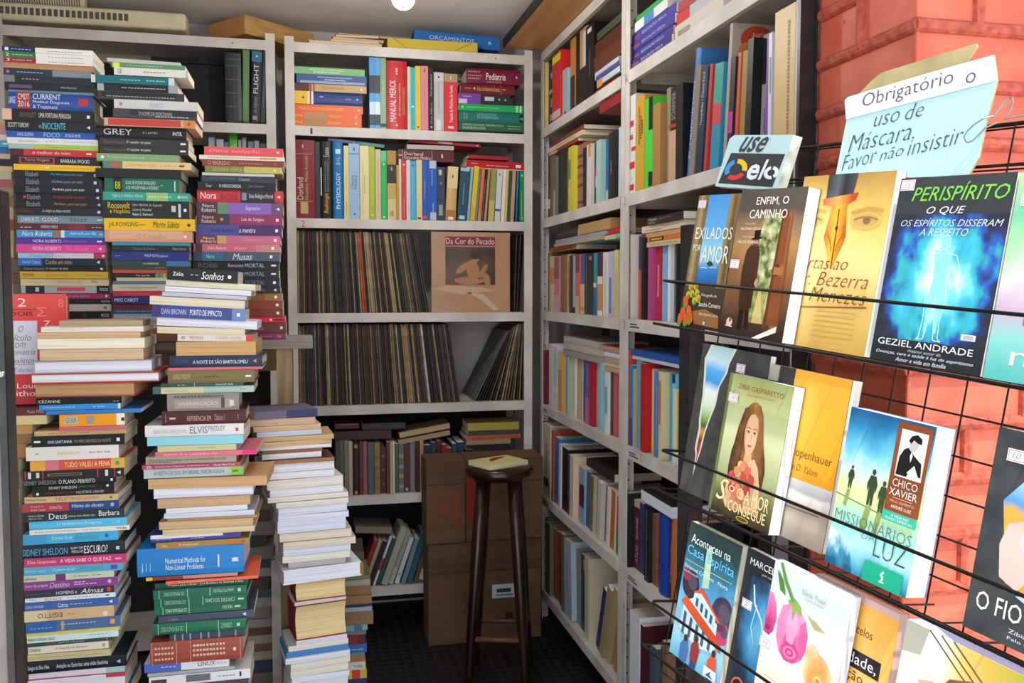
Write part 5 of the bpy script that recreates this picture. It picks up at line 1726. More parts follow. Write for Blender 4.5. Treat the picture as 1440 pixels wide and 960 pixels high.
row_side('S5', RT[5], 'on the fifth shelf ' + IN, 'upright books on the fifth inner side shelf', ORD_S, """
758.5 764.5 592 a4171c F
765 777 598 c8bca8 F ; b .15 .27 3a3028 .2 .8 ; l .3 .75 .6 6a5c58 ; l .3 .75 .4 6a5c58
777.5 780 606 b84840
780.5 787 615 2a76b4 2
787.5 790.5 625 d8d4d4 2
791 800 630 1c1b1d 1
800.5 803 640 4a4a78
803.5 808.5 642 dcc4ac 2
809 813 652 c88c80 2
813.5 820 656 8aa0c4 3 ; b .3 .7 2a2c40
820.5 826 660 3c6474 3
826.5 830.5 666 7c6450 4
831 835 668 c8c0a4 4
835.5 840.5 672 4a6c60 4
841 846 677 c4c0b8 5
846.5 851 680 6c2420 5
851.5 855 684 dcd4cc 5
855.5 861 686 b0682c 5
861.5 866 690 d8d0c8 4
866.5 872.5 698 c8402c 3 ; b 0 .45 3c8a50
""")
lying_side('S5l', RT[5] + .224, 'lying in the shade on the row of the fifth shelf ' + IN, 'books lying on the fifth inner side shelf row', """
826 866 26 2c2a28
""")
row_side('S6', RT[6], 'on the bottom shelf ' + IN, 'tall volumes on the bottom inner side shelf', ORD_S, """
759 769 724 3a6a4c H ; l .05 .95 .5 88a890
769.5 776 738 7c6c5c
776.5 780 742 6c5440 -2
780.5 785 745 b0482c -2
785.5 790 750 3c3630
790.5 796 752 7c6c60 -2
796.5 807 762 a8b8c4 -3 ; l .35 .75 .6 5a6a74
807.5 813 770 8c8480 -3
813.5 823 778 1f4a50 -1 ; b .8 .95 b89c60 .2 .6
823.5 829 785 c8bca0 -1
836 842 815 24386c 19
842.5 848 812 a4906c 19
848.5 855 812 b49c74 20
855.5 861 818 9c8460 20
861.5 865 838 b87c48 20
""")

# ------------------------------------------------------------------ side bookcase, outer bay
z_ = lying_side('O1', RT[1], 'in the purple heap on the uppermost shelf ' + OUT, 'lying purple books on the uppermost outer side shelf', """
886.5 941 26 35307c ; b 0 .2 8a4c60 .3 .6 ; t .25 .8 c8c8e8 EDUCAÇÃO FÍSICA
886.5 943 26 3c388a ; b 0 .2 8a4c60 .3 .6 ; t .25 .8 c8c8e8 EDUCAÇÃO FÍSICA
886.5 945 26 403c92 ; b 0 .2 8a4c60 .3 .6 ; t .25 .8 c8c8e8 EDUCAÇÃO FÍSICA
886.5 947 26 45409a ; b 0 .2 8a4c60 .3 .6 ; t .25 .8 c8c8e8 EDUCAÇÃO FÍSICA
890 935 26 dcdcdc ; b .3 .6 4c88c0
888 930 20 3c9c58
""")
lying_side('O1b', RT[1], 'in the pale heap further along the uppermost shelf ' + OUT, 'lying pale books on the uppermost outer side shelf', """
944 1012 42 cfc6b8 ; t .1 .35 6a6660 história da arte ; b 0 .02 d84a50
948 1012 30 b4bcc0 ; b 0 .3 c83038
950 1010 24 a89c98 ; b 0 .4 b03c44
""")
row_side('O2', RT[2], 'on the second shelf ' + OUT, 'upright art books on the second outer side shelf', ORD_S, depth=(.11, .15), text="""
886.5 895.5 133 d9d4d2 F ; b .03 .09 c42a34 .2 .9 ; b .25 .32 c42a34 .1 .9 ; b .43 .47 c42a34 0 .6 ; b .55 .6 c42a34 .4 .9 ; b .68 .74 c42a34 .3 .8 ; o .15 d89a38 ; o .58 d89a38
896 908 135 c79b2c F ; l .5 .9 .6 3a2c10 ; l .55 .8 .4 3a2c10 ; l .6 .75 .25 3a2c10
908.5 919.5 137 4fc83c F ; b .02 .18 1a201a 0 .5 ; b .64 1 1a201a 0 .5
920 930 145 a77d48 F
930.5 936 128 8a8468
937 950 127 1c1c1e H ; b .58 .62 b0342c ; b 0 .55 c49c80 ; T .66 .95 .3 .7 98989c SCHIRMER
950.5 960 119 17181a
960.5 968 78 3f78b8 9 H ; T .15 .75 .25 .75 c4dcf0 EL LINGÜÍSTICO
968.5 976 96 8a7c70 8.4
976.5 986 98 22344a 7.8 ; t .45 .95 d0d4dc Thucydides • Donna Ford
986.5 991 96 b8403c 7.3
991.5 996 100 c8a898 6.9
996.5 1009 92 2f8cae 6.2 ; b .42 .62 c84a50 ; b .62 1 3c9c90
1018.5 1026 85 2c2428 4.9 ; b .3 .5 b03c90
1026.5 1031 80 c45c3c 4.5
1031.5 1039 78 9c7c38 4
1039.5 1044 66 c89468 3.6
1044.5 1053 58 1f1c20 3
1053.5 1069 57 9aa09c 2 ; b .6 1 20262e ; b .2 .4 80708c .2 .7
1069.5 1074 55 7c3c98 1.5
1074.5 1081 50 d4d0e4 .8 ; b .5 .8 6c9c4c .2 .6
1081.5 1087 22 4a4650 .3
1088.5 1117 12 d3b27c F ; l .1 .9 .3 9a7c4c
""")
# large cover with pottery, standing behind that row
P = onX(1017.5, 400, .942)
t = thing('art_book', 'large grey picture book with a red pot on its cover among the art books', 'book', Matrix.Translation((.942, P.y, RT[2] + .0008)) @ Matrix.Rotation(math.radians(5.5), 4, 'X'), 'upright art books on the second outer side shelf')
m = MB()
m.box(0, .26, 0, .002, 0, .318, M('a8988c', .35)); m.box(0, .26, .012, .014, 0, .318, M('a8988c', .35)); m.box(0, .002, .002, .012, 0, .318, M('a8988c', .35))
def pb_(cx, cz, rx, rz, col, d, n=20):
    m.face([(cx + rx * math.cos(a), -.0003 - d, cz + rz * math.sin(a)) for a in [2 * math.pi * k / n for k in range(n)]], M(col, .35))
pb_(.062, .284, .042, .03, 'b8442c', 0); pb_(.054, .262, .038, .018, 'c87848', .0002); pb_(.054, .243, .034, .015, 'a83c28', .0003); pb_(.135, .282, .032, .03, '8a5a48', 0); pb_(.135, .284, .012, .013, '3a2420', .0002); pb_(.128, .25, .036, .018, '4a302a', .0001); pb_(.15, .22, .1, .02, '5a5054', 0)
m.text('RAKU', Vector((0, -.0008, 0)), VX, VZ, .05, .078, .284, .298, M('e8c8b8', .4))
m.build('cover', t)
m = MB(); m.box(.0025, .256, .0025, .0115, .003, .315, PAGE('e0dcd0')); m.build('page_block', t)

zl = RT[3] + .205
lying_side('O3l', zl, 'lying on the row of the third shelf ' + OUT, 'books lying on the third outer side shelf row', """
909 958 13 c4b48c ; l .1 .4 .5 8a8468 ; l .45 .9 .5 7c7460
910 958 14 c87438 ; b .08 .5 2c2420 .2 .9 ; b .12 .45 c8a838 .35 .7
908 957 13 c09468
902 962 19 d8c0a8 ; l .1 .5 .3 8a5c60 ; l .5 .9 .6 a89c90
909 960 20 2c2020 ; T .06 .3 .5 .85 c8c0b8 Nadar ; T .06 .24 .1 .42 c8c0b8 até Soz ; l .35 .7 .6 8a7470
""")
row_side('O3', RT[3], 'on the third shelf ' + OUT, 'upright paperbacks on the third outer side shelf', ORD_S, """
886.5 889.5 330 d4ccc4
890 894 331 c48484 ; l .1 .9 .5 a05058
894.5 898 332 5c7cac
898.5 902.5 333 b04038 ; b .6 1 2c3c58 ; l .1 .6 .5 e0b0a0
903 907 334 1c1c1e
907.5 912 343 d4d0cc
912.5 918 343 b0447c
918.5 924 342 b82c44 ; t .3 .72 f0d8dc TECNOLOGIA
924.5 931 342 7cb4d4
931.5 935 341 6ca8cc
935.5 939 341 e4e0e4
939.5 944 341 5c6c78
944.5 948.5 341 74808c
949 951.5 340 d0ccc4
952 954.5 340 2a2426
955 960 338 8c2468 ; l .1 .8 .5 d8b8cc
960.5 968 336 3c3c44
968.5 976 334 8c7c64
976.5 984 332 4a5a70
""")
row_side('O4', RT[4], 'on the fourth shelf ' + OUT, 'upright books on the fourth outer side shelf', ORD_S, """
884.5 888 492 cc4c3c F ; b 0 .3 d89c98
888.5 893 514 3c74b8 ; b 0 .35 2a4c84
893.5 896.5 520 b0a480
897 905 505 6c9cac
905.5 911.5 512 b41f24 F
912 921 518 dcc8a0 ; b 0 .15 d8c050
921.5 930 523 4c80b8 ; l .1 .85 .5 a8c8e4
930.5 935.5 524 d8c494 ; b .4 .9 c07c48 .4 1
936 944 524 2ca4c4
944.5 948.5 526 7cc0d8 ; b .9 1 1c2c54
949 951.5 548 d4ccbc
952 958 552 c0b040 ; b 0 .2 d8d4d8
958.5 966 540 30343c
966.5 975 546 5a6a7c
975.5 984 550 7a5a48
""")
lying_side('O4l', RT[4] + .262, 'lying on the row of the fourth shelf ' + OUT, 'large books lying on the fourth outer side shelf row', """
890 962 9 b8bcd4
888 966 17 26529c
""")
row_side('O5', RT[5], 'on the fifth shelf ' + OUT, 'upright books on the fifth outer side shelf', ORD_S, """
885 889.5 696 1b1c20 F
889.5 897.5 702 58202c ; t .1 .35 d0b0b0 ATLAS ; t .45 .75 d0b0b0 Banco Mundial ; b .9 1 b8a48c
898 903 706 2c3c6c
903.5 909.5 702 c4c4c8 ; l .1 .9 .5 6a6a74
910 916 712 1c1c1f ; l .05 .95 .5 a8a8ac
916.5 921 722 6c5444
921.5 929 726 9c5834 ; l .05 .95 .5 4a2c1c
929.5 941 724 1d429c H
941.5 946.5 728 4c2430 ; i .2 .7 d89080 Marcas
947 951 730 b86c44
951.5 958 734 2c2c30
""")
lying_side('O5l', RT[5] + .2275, 'lying on the row of the fifth shelf ' + OUT, 'hardback lying on the fifth outer side shelf row', """
904 948 32 2a2628 Pd8d8e8
""")
row_side('O6', RT[6], 'on the bottom shelf ' + OUT, 'upright books on the bottom outer side shelf', ORD_S, """
893 907 870 dcdce4 F
907.5 912 886 4a1c24
912.5 921 914 2c4c80 ; l .1 .7 .5 a8b8d4
921.5 930 916 4c5c64
930.5 938 912 3a3836
938.5 946 910 8c6c54
""")

# ------------------------------------------------------------------ wire book rack at the street side, leaning back on its stand
CV = lambda a, b, c: RGT * a + UPV * b + FWD * c
E1 = CV(-.45, .1276, 1).normalized()
E2 = CV(.17, .985, -.09)
E2 = (E2 - E1 * E1.dot(E2)).normalized()
RR, RU = -E1, E2
RN = RR.cross(RU).normalized()                 # towards the aisle
RO = ray(1340, 380) * 1.10 + Vector((0, 0, CAMZ))
CAMP = Vector((0, 0, CAMZ))


def loc(x, y, out=0.0):
    d = ray(x, y)
    o = RO + RN * out
    p = CAMP + d * ((o - CAMP).dot(RN) / d.dot(RN))
    return (p - RO).dot(RR), (p - RO).dot(RU)


RACKM = frame(RO, RR, RU, RN)
rack = thing('wire_book_rack', 'black wire display rack with three rows of face-out paperbacks by the brick pier', 'rack', RACKM)
BAR = .036
rows = []
for (pa, pb, ga, gb) in (((940, 458), (1440, 546), (949.5, 396.6), (1440, 441.4)), ((950, 700), (1440, 936), (950, 640), (1440, 838.7)), (None, None, (932, 853.4), (1075.8, 960))):
    ya = sum(loc(*q, BAR)[1] for q in (ga, gb)) / 2
    xa = loc(*ga, BAR)[0]
    yb = sum(loc(*q, BAR)[1] for q in (pa, pb)) / 2 if pa else ya - .078
    rows.append((yb, ya, xa))
XE = .36
gx0 = -.47
m = MB()
y0g, y1g = -.78, loc(1280, 190, -.03)[1]
k = gx0
while k < XE:
    m.tube([(k, y0g, -.03), (k, y1g, -.03)], .0013, WIRE, n=6, cap=False)
    k += .055
k = y0g
while k < y1g + .001:
    m.tube([(gx0, k, -.0325), (XE, k, -.0325)], .0013, WIRE, n=6, cap=False)
    k += .0505
m.tube([(gx0, y1g, -.032), (XE, y1g, -.032)], .0028, WIRE, n=8)
m.tube([(gx0 + .02, y1g - .05, -.032), (XE, y1g - .05, -.032)], .0022, WIRE, n=8)
m.build('back_grid', rack)
for (yb, ya, xa) in rows:
    xa = min(xa, {0: loc(950.8, 458, .0)[0], 1: loc(948, 705, 0)[0], 2: loc(933, 925, 0)[0]}[rows.index((yb, ya, xa))] , {0: loc(986, 276.6, 0)[0], 1: loc(990, 504, 0)[0], 2: loc(976, 748, 0)[0]}[rows.index((yb, ya, xa))]) - .014
    m = MB()
    m.tube([(xa - .004, yb, -.03), (xa - .004, yb, BAR), (XE, yb, BAR)], .0026, WIRE, n=8)
    k = xa + .03
    while k < XE:
        m.tube([(k, yb - .0015, -.03), (k, yb - .0015, BAR + .001)], .0014, WIRE, n=6)
        k += .055
    m.build('tray_wire', rack)
    m = MB()
    m.tube([(xa, ya, -.03), (xa, ya, BAR - .006), (xa + .006, ya, BAR), (XE, ya, BAR)], .0024, WIRE, n=8)
    m.build('guard_bar', rack)
for px, py, ztop in ((972, 560, onX(972, 309, .66).z), (1087, 780, 1.13)):
    d = ray(px, py)
    o = RO + RN * -.11
    p = CAMP + d * ((o - CAMP).dot(RN) / d.dot(RN))
    m = MB()
    m.box(-.017, .017, -.017, .017, 0, ztop, BLACKSTEEL)
    m.box(-.019, .019, -.019, .019, 0, .01, BLACKSTEEL)
    ob = m.build('stand_post', rack)
    ob.matrix_world = Matrix.Translation((p.x, p.y, 0)) @ Matrix.Rotation(math.radians(11), 4, 'Z')
# far stand post at the street end
p = RO + RR * (XE - .02) + RN * -.055
m = MB(); m.box(-.017, .017, -.017, .017, 0, 1.3, BLACKSTEEL)
ob = m.build('stand_post', rack)
ob.matrix_world = Matrix.Translation((p.x, p.y, 0)) @ Matrix.Rotation(math.radians(11), 4, 'Z')


class Canvas:
    """Printed picture on a front cover; coordinates 0..1 across and up."""

    def __init__(self, mb, w, h, z):
        self.mb, self.w, self.h, self.z = mb, w, h, z

    def lift(self):
        self.z += .00009
        return self.z

    def poly(self, pts, mat):
        if isinstance(mat, str):
            mat = M(mat, .3)
        pts = [(min(1, max(0, x)), min(1, max(0, y))) for x, y in pts]
        z = self.lift()
        self.mb.face([(x * self.w, y * self.h, z) for x, y in pts], mat, uv=[(x, y) for x, y in pts])

    def rect(self, x0, x1, y0, y1, mat):
        self.poly([(x0, y0), (x1, y0), (x1, y1), (x0, y1)], mat)

    def ell(self, cx, cy, rx, ry, mat, rot=0, n=20):
        """rx in widths, ry in heights."""
        c, s = math.cos(rot), math.sin(rot)
        pts = []
        for k in range(n):
            a = 2 * math.pi * k / n
            X, Y = rx * self.w * math.cos(a), ry * self.h * math.sin(a)
            pts.append((cx + (X * c - Y * s) / self.w, cy + (X * s + Y * c) / self.h))
        self.poly(pts, mat)

    def line(self, pts, wd, mat):
        """Brush stroke of width wd (in cover widths) through the points."""
        if isinstance(mat, str):
            mat = M(mat, .3)
        z = self.lift()
        P = [Vector((x * self.w, y * self.h, z)) for x, y in pts]
        for a, b in zip(P, P[1:]):
            d = (b - a)
            if d.length < 1e-6:
                continue
            n = Vector((-d.y, d.x, 0)).normalized() * wd * self.w / 2
            self.mb.face([a - n, b - n, b + n, a + n], mat)

    def text(self, s, x0, x1, y0, y1, col, italic=False, thin=0.0, dy=0.0):
        z = self.lift()
        ux = Vector((1, dy, 0))
        self.mb.text(s, Vector((0, 0, z + .0001)), ux, VY, x0 * self.w, x1 * self.w, y0 * self.h, y1 * self.h, M(col, .4), italic=italic, thin=thin)


NRK = [0]


def rack_book(label, row, TL, BL, TR, T, front, base, art, h=None, w=None, pages='e8e2d6', spine='3a3a3a', hard=False):
    out = front
    xl = (loc(*TL, out)[0] + loc(*BL, out)[0]) / 2
    if w is None:
        w = loc(*TR, out)[0] - loc(*TL, out)[0]
    if h is None:
        h = (Vector(loc(*TL, out)) - Vector(loc(*BL, out))).length
    y0 = rows[row][0] + .0035
    if row:
        h = min(h, rows[row - 1][0] - y0 - .005)
    root = thing('hardback_book' if hard else 'paperback_book', label, 'book', RACKM @ Matrix.Translation((xl, y0, front - T)), 'paperbacks shown face out on the wire rack')
    c = .0007
    mb = MB()
    sm = M(spine, .35)
    mb.box(0, w, 0, h, 0, c, sm)
    mb.box(0, w, 0, h, T - c, T, sm)
    mb.box(0, c, 0, h, c, T - c, sm)
    mb.face([(0, 0, T + .00005), (w, 0, T + .00005), (w, h, T + .00005), (0, h, T + .00005)], base if not isinstance(base, str) else M(base, .3), uv=[(0, 0), (1, 0), (1, 1), (0, 1)])
    cv = Canvas(mb, w, h, T + .00006)
    stick = art(cv) or ()
    cover = mb.build('cover', root)
    mb = MB()
    mb.box(c, w - .0006, .0006, h - .0006, c, T - c, PAGE(pages))
    mb.build('page_block', root)
    for (sx, sy, num) in stick:
        mb = MB()
        sw, sh = .022, .014
        z = cv.z + .0004
        mb.box(0, sw, 0, sh, -.0002, 0, M('ece8ec', .5))
        for (a, b, c_, d) in ((0.0012, sw - .0012, .0012, .0019), (.0012, sw - .0012, sh - .0019, sh - .0012), (.0012, .0019, .0012, sh - .0012), (sw - .0019, sw - .0012, .0012, sh - .0012)):
            mb.face([(a, c_, .0001), (b, c_, .0001), (b, d, .0001), (a, d, .0001)], M('c8405c', .5))
        mb.text(num, Vector((0, 0, .0001)), VX, VY, .006, .016, .0038, .0102, M('4a4e78', .5), italic=True, thin=-.01)
        o = mb.build('price_sticker', cover)
        o.matrix_local = Matrix.Translation((sx * w, sy * h, z))
    return root


def art_window(c):
    c.rect(0, 1, 0, 1, grad_mat('exile_ground', [(0, '2e2620'), (.3, '4c4436'), (1, '8a7a5c')], noise=.05))
    c.rect(.26, .76, .335, 1, grad_mat('exile_sea', [(.33, '1f5fae'), (.45, '3f8cd4'), (.515, '9fd0ee'), (.56, 'a8dcf4'), (.75, '62b4ee'), (1, '4a98e4')], noise=.03, nscale=9))
    for pts in ([(.5, .505), (.44, .49), (.52, .465), (.62, .475), (.6, .5)],):
        c.poly(pts, '2e4650')
    c.line([(.32, .45), (.42, .455), (.48, .45)], .012, 'e8f4fa'); c.line([(.55, .455), (.7, .46)], .012, 'd8ecf6')
    for x0, x1 in ((.03, .25), (.77, .98)):
        c.rect(x0, x1, .31, 1, grad_mat('exile_column', [(0, '6e5a38'), (.12, 'b8a070'), (.2, '7c6640'), (.3, '9c8454'), (.8, 'a89060'), (.9, '6a5636'), (1, 'a08858')], axis='x', noise=.03, nscale=20))
    c.poly([(.3, .12), (.6, .15), (.95, .11), (.98, .02), (.4, .03)], '9a6a3a')
    for x, y in ((.18, .3), (.3, .31), (.24, .25), (.36, .26), (.15, .24), (.33, .2), (.42, .22)):
        c.ell(x, y, .055, .03, 'd8b440', .4); c.ell(x + .02, y - .012, .03, .02, '7c8a3c')
    for x, y in ((.12, .19), (.1, .1), (.24, .12), (.3, .07), (.2, .05), (.05, .05)):
        c.ell(x, y, .065, .045, 'd85a34', .5); c.ell(x - .01, y - .03, .04, .03, '7a8a30', .6)
    c.ell(.66, .045, .03, .014, 'a8c8ec')
    c.text('EXILADOS', .1, .97, .665, .755, 'f4f2ea'); c.text('POR', .1, .29, .575, .625, 'f0eee4'); c.text('AMOR', .34, .97, .49, .62, 'f6f4ec')
    c.text('Psicografia de', .5, .86, .235, .262, 'e8e4d8'); c.text('Sandra Carneiro', .47, .98, .165, .2, 'f0ece0'); c.text('Pelo Espírito Lucius', .52, .96, .095, .12, 'e4e0d4')
    return [(.06, .9, '10')]


def art_door(c):
    c.rect(0, 1, 0, 1, grad_mat('door_ground', [(0, '2a221e'), (.12, '4a3426'), (.4, '8a5c38'), (.62, 'b08454'), (.78, '8c7258'), (.86, '5a5148'), (1, '57504a')], noise=.06, nscale=3))
    c.poly([(.40, .1), (.42, .82), (.7, .84), (.68, .1)], noise_mat('door_leaves', '4c5a24', 'd8dca8', scale=75, rough=.3, lo=.36, hi=.7))
    c.poly([(.4, .1), (.46, .3), (.56, .38), (.66, .3), (.68, .1)], noise_mat('door_grass', '5a7030', 'a8a860', scale=70, rough=.3))
    c.poly([(.5, .1), (.53, .33), (.57, .33), (.66, .1)], 'c8b078')
    c.poly([(.68, .06), (.70, .86), (.86, .84), (.92, .06)], grad_mat('door_leaf', [(0, '4a2616'), (.7, '6a3820'), (.76, '4a2818'), (.82, 'a0643c'), (.9, '6c3a22'), (1, '8a5030')], axis='x', noise=.02))
    c.poly([(.73, .5), (.73, .82), (.82, .81), (.83, .5)], '844a2c'); c.poly([(.73, .1), (.73, .42), (.84, .42), (.87, .1)], '844a2c'); c.poly([(.71, .43), (.71, .48), (.86, .48), (.86, .43)], 'a86a40')
    coat = grad_mat('door_coat', [(0, '2c1a10'), (.3, '3a2416'), (.8, '4c3020')], noise=.04)
    c.poly([(.26, .2), (.22, .45), (.24, .58), (.3, .62), (.42, .62), (.46, .56), (.48, .36), (.46, .33), (.46, .2), (.4, .17), (.3, .17)], coat)
    c.poly([(.28, .18), (.29, .04), (.35, .04), (.36, .18)], '241812'); c.poly([(.38, .18), (.4, .06), (.46, .05), (.44, .18)], '241812')
    c.ell(.37, .64, .045, .032, '6a4430'); c.poly([(.3, .655), (.46, .665), (.45, .675), (.42, .675), (.42, .725), (.33, .72), (.33, .67), (.3, .665)], '1e1612')
    c.poly([(.45, .36), (.5, .33), (.5, .36), (.47, .4)], 'c89878')
    c.poly([(.55, .0), (.9, .1), (.9, .06), (.66, .0)], 'e8e4dc')
    c.ell(.16, .085, .05, .03, 'd8c8b8'); c.ell(.17, .1, .02, .014, 'b0402c'); c.line([(.1, .06), (.22, .055)], .012, 'd8d0c8')
    c.text('ENFIM, O', .28, .77, .885, .945, 'f2f0ea'); c.text('CAMINHO', .2, .78, .8, .86, 'f2f0ea')
    c.text('Psicografia', .16, .32, .755, .772, 'd8c8b0'); c.text('REGINA CÉLIA', .1, .42, .722, .745, 'ece2d0'); c.text('Pelo espírito', .16, .34, .665, .682, 'd8c8b0'); c.text('HÉLIO SOARES', .08, .42, .63, .655, 'ece2d0')
    return [(.02, .455, '10')]


def art_pen(c):
    c.rect(0, 1, 0, 1, grad_mat('pen_ground', [(0, 'c09a4c'), (.25, 'd8b868'), (.5, 'f0d890'), (.75, 'e8c468'), (1, 'b08a48')], noise=.18, nscale=2.2))
    for x, s in ((.2, 1), (.78, 1.25)):
        c.ell(x, .735, .13 * s, .04 * s, 'd6b064'); c.ell(x, .735, .1 * s, .028 * s, 'cda45c'); c.ell(x, .733, .075 * s, .016 * s, 'c8a468'); c.ell(x + .01, .734, .032 * s, .018 * s, '8a6c44'); c.line([(x - .1 * s, .738), (x - .04 * s, .751), (x + .04 * s, .751), (x + .1 * s, .737)], .012, '9a7848'); c.line([(x - .13 * s, .775), (x, .8), (x + .13 * s, .785)], .026, 'c09850')
    c.poly([(.3, 1), (.31, .86), (.6, .88), (.62, 1)], grad_mat('pen_body', [(.3, '2c3034'), (.42, '5a6064'), (.5, '2a2c30'), (.62, '484c50')], axis='x'))
    c.poly([(.29, .825), (.28, .86), (.66, .89), (.64, .85), (.5, .81)], grad_mat('pen_ring', [(.3, 'c8582c'), (.45, 'f0a858'), (.6, 'b84a24')], axis='x'))
    c.poly([(.4, .82), (.55, .83), (.6, .64), (.5, .45), (.36, .64)], grad_mat('pen_nib', [(.36, 'b0641c'), (.46, 'f4b840'), (.54, 'e09024'), (.6, 'a85818')], axis='x', noise=.05, nscale=10))
    c.line([(.48, .8), (.49, .68), (.5, .46)], .012, '6a3410'); c.ell(.487, .69, .016, .011, '3a2010')
    c.line([(.4, .655), (.44, .62), (.47, .56)], .008, 'a85c1c'); c.line([(.57, .655), (.54, .62), (.51, .56)], .008, 'a85c1c')
    for s, x0, x1, y0, y1 in (('Cartas ao', .06, .68, .455, .53), ('Dr. Bezerra', .08, .92, .36, .44), ('de Menezes', .1, .93, .27, .35)):
        c.text(s, x0, x1, y0, y1, '7a4424', italic=True, thin=-.014)
    c.line([(.08, .22), (.4, .235), (.95, .26)], .012, '8a4a28')
    for k in range(6):
        c.line([(.42, .215 - .028 * k), (.86, .218 - .028 * k)], .007, 'b8944c')
    c.ell(.08, .08, .06, .045, 'b83038')
    return []


def art_aura(c):
    c.rect(0, 1, 0, 1, 'noop' if False else grad_mat('aura_ground', [(0, '23272c'), (.5, '2c3138'), (1, '3a4042')], noise=.1))
    c.rect(.0, 1, .13, .8, grad_mat('aura_glow', [(0, 'f0feff'), (.1, 'c4f4fa'), (.22, '7adcf0'), (.34, '40b4e4'), (.44, '34a8b0'), (.52, '2c60b8'), (.6, '2b3868'), (.7, '2a2f38')], axis='r', noise=.42, nscale=5.5, center=(.52, .45), stretch=(1.25, 1.45)))
    L_ = 'c8f6ff'
    c.poly([(.44, .61), (.6, .61), (.575, .46), (.59, .36), (.57, .18), (.545, .18), (.525, .36), (.515, .36), (.485, .18), (.46, .18), (.45, .36), (.465, .46)], '8cdff2'); c.ell(.52, .655, .032, .028, '8cdff2')
    for pts in ([(.52, .69), (.475, .675), (.47, .64), (.52, .615), (.565, .64), (.56, .675), (.52, .69)], [(.5, .615), (.49, .6), (.4, .585), (.37, .52), (.33, .41), (.35, .4), (.4, .5), (.43, .54)], [(.54, .615), (.55, .6), (.64, .585), (.68, .52), (.72, .41), (.7, .4), (.64, .5), (.61, .54)], [(.43, .54), (.45, .45), (.43, .36), (.44, .25), (.43, .155), (.41, .14), (.47, .145), (.49, .25), (.52, .38)], [(.61, .54), (.59, .45), (.61, .36), (.59, .25), (.6, .155), (.63, .14), (.56, .145), (.54, .25), (.52, .38)]):
        c.line(pts, .007, L_)
    c.text('PERISPÍRITO', .14, .97, .87, .965, '7cc850', italic=True)
    c.text('O QUE', .3, .64, .795, .84, 'd8dcdc', italic=True); c.text('OS ESPÍRITOS DISSERAM', .08, .97, .735, .78, 'c4cacc', italic=True); c.text('A RESPEITO', .27, .7, .685, .725, 'c4cacc', italic=True)
    c.text('GEZIEL ANDRADE', .06, .92, .09, .125, 'dfe6ea'); c.text('mesmo autor de', .36, .66, .066, .083, 'b4bcc4', italic=True)
    c.text('Doenças, cura e saúde à luz do espiritismo', .06, .94, .038, .06, 'd0d8dc', italic=True); c.text('Amor e vida em família', .26, .72, .01, .032, 'd0d8dc', italic=True)
    c.rect(.8, .92, .165, .195, 'd8dce0'); c.line([(.82, .18), (.9, .18)], .03, 'a8acb0')
    return [(.02, .93, '15')]


def art_pastel(c):
    c.rect(0, 1, 0, 1, grad_mat('pastel_clouds', [(0, '58b4b0'), (.2, '84ccc8'), (.35, 'c4a8c4'), (.5, 'd4d4d4'), (.62, 'a8d8a8'), (.8, '70c4a0'), (1, 'b8d0a0')], noise=.16, nscale=3, rough=.2))
    c.text('nin', .25, .62, .27, .36, 'e04a4c'); c.text('nin', .2, .64, .08, .17, 'e4e8c8')
    return [(.05, .84, '15')]


def art_strip(c):
    c.rect(0, 1, 0, 1, noise_mat('slate_cover', '3c3c3a', '4c4c4a', scale=40, rough=.35))
    c.poly([(.13, 1), (.06, .9), (.09, .8), (.12, .66), (.13, .5), (.15, .44), (.14, .3), (.17, .26), (.18, .12), (.2, .2), (.24, .3), (.26, .42), (.29, .5), (.35, .62), (.36, .74), (.44, .84), (.45, .9), (.52, 1)], 'dcdcd4')
    c.poly([(.16, 1), (.09, .9), (.12, .8), (.15, .66), (.16, .5), (.18, .44), (.17, .3), (.19, .27), (.185, .16), (.22, .3), (.24, .42), (.27, .5), (.33, .62), (.34, .74), (.41, .84), (.42, .9), (.49, 1)], grad_mat('torn_sky', [(.15, 'd84a30'), (.28, 'c83c38'), (.36, '6a4a34'), (.42, 'e0a030'), (.46, '4a5a50'), (.52, '8cbc4c'), (.6, 'd8e8d0'), (.7, 'e8f0f0'), (.76, '3c9ce0'), (.84, '58b0ec'), (.9, 'c8e4ec'), (1, 'a8ccd4')], noise=.03))
    c.text('O CÉU', .58, .9, .66, .72, '4a6a7c'); c.text('Contos', .5, .85, .58, .63, '5a7a8c')
    return [(.56, .86, '15')]


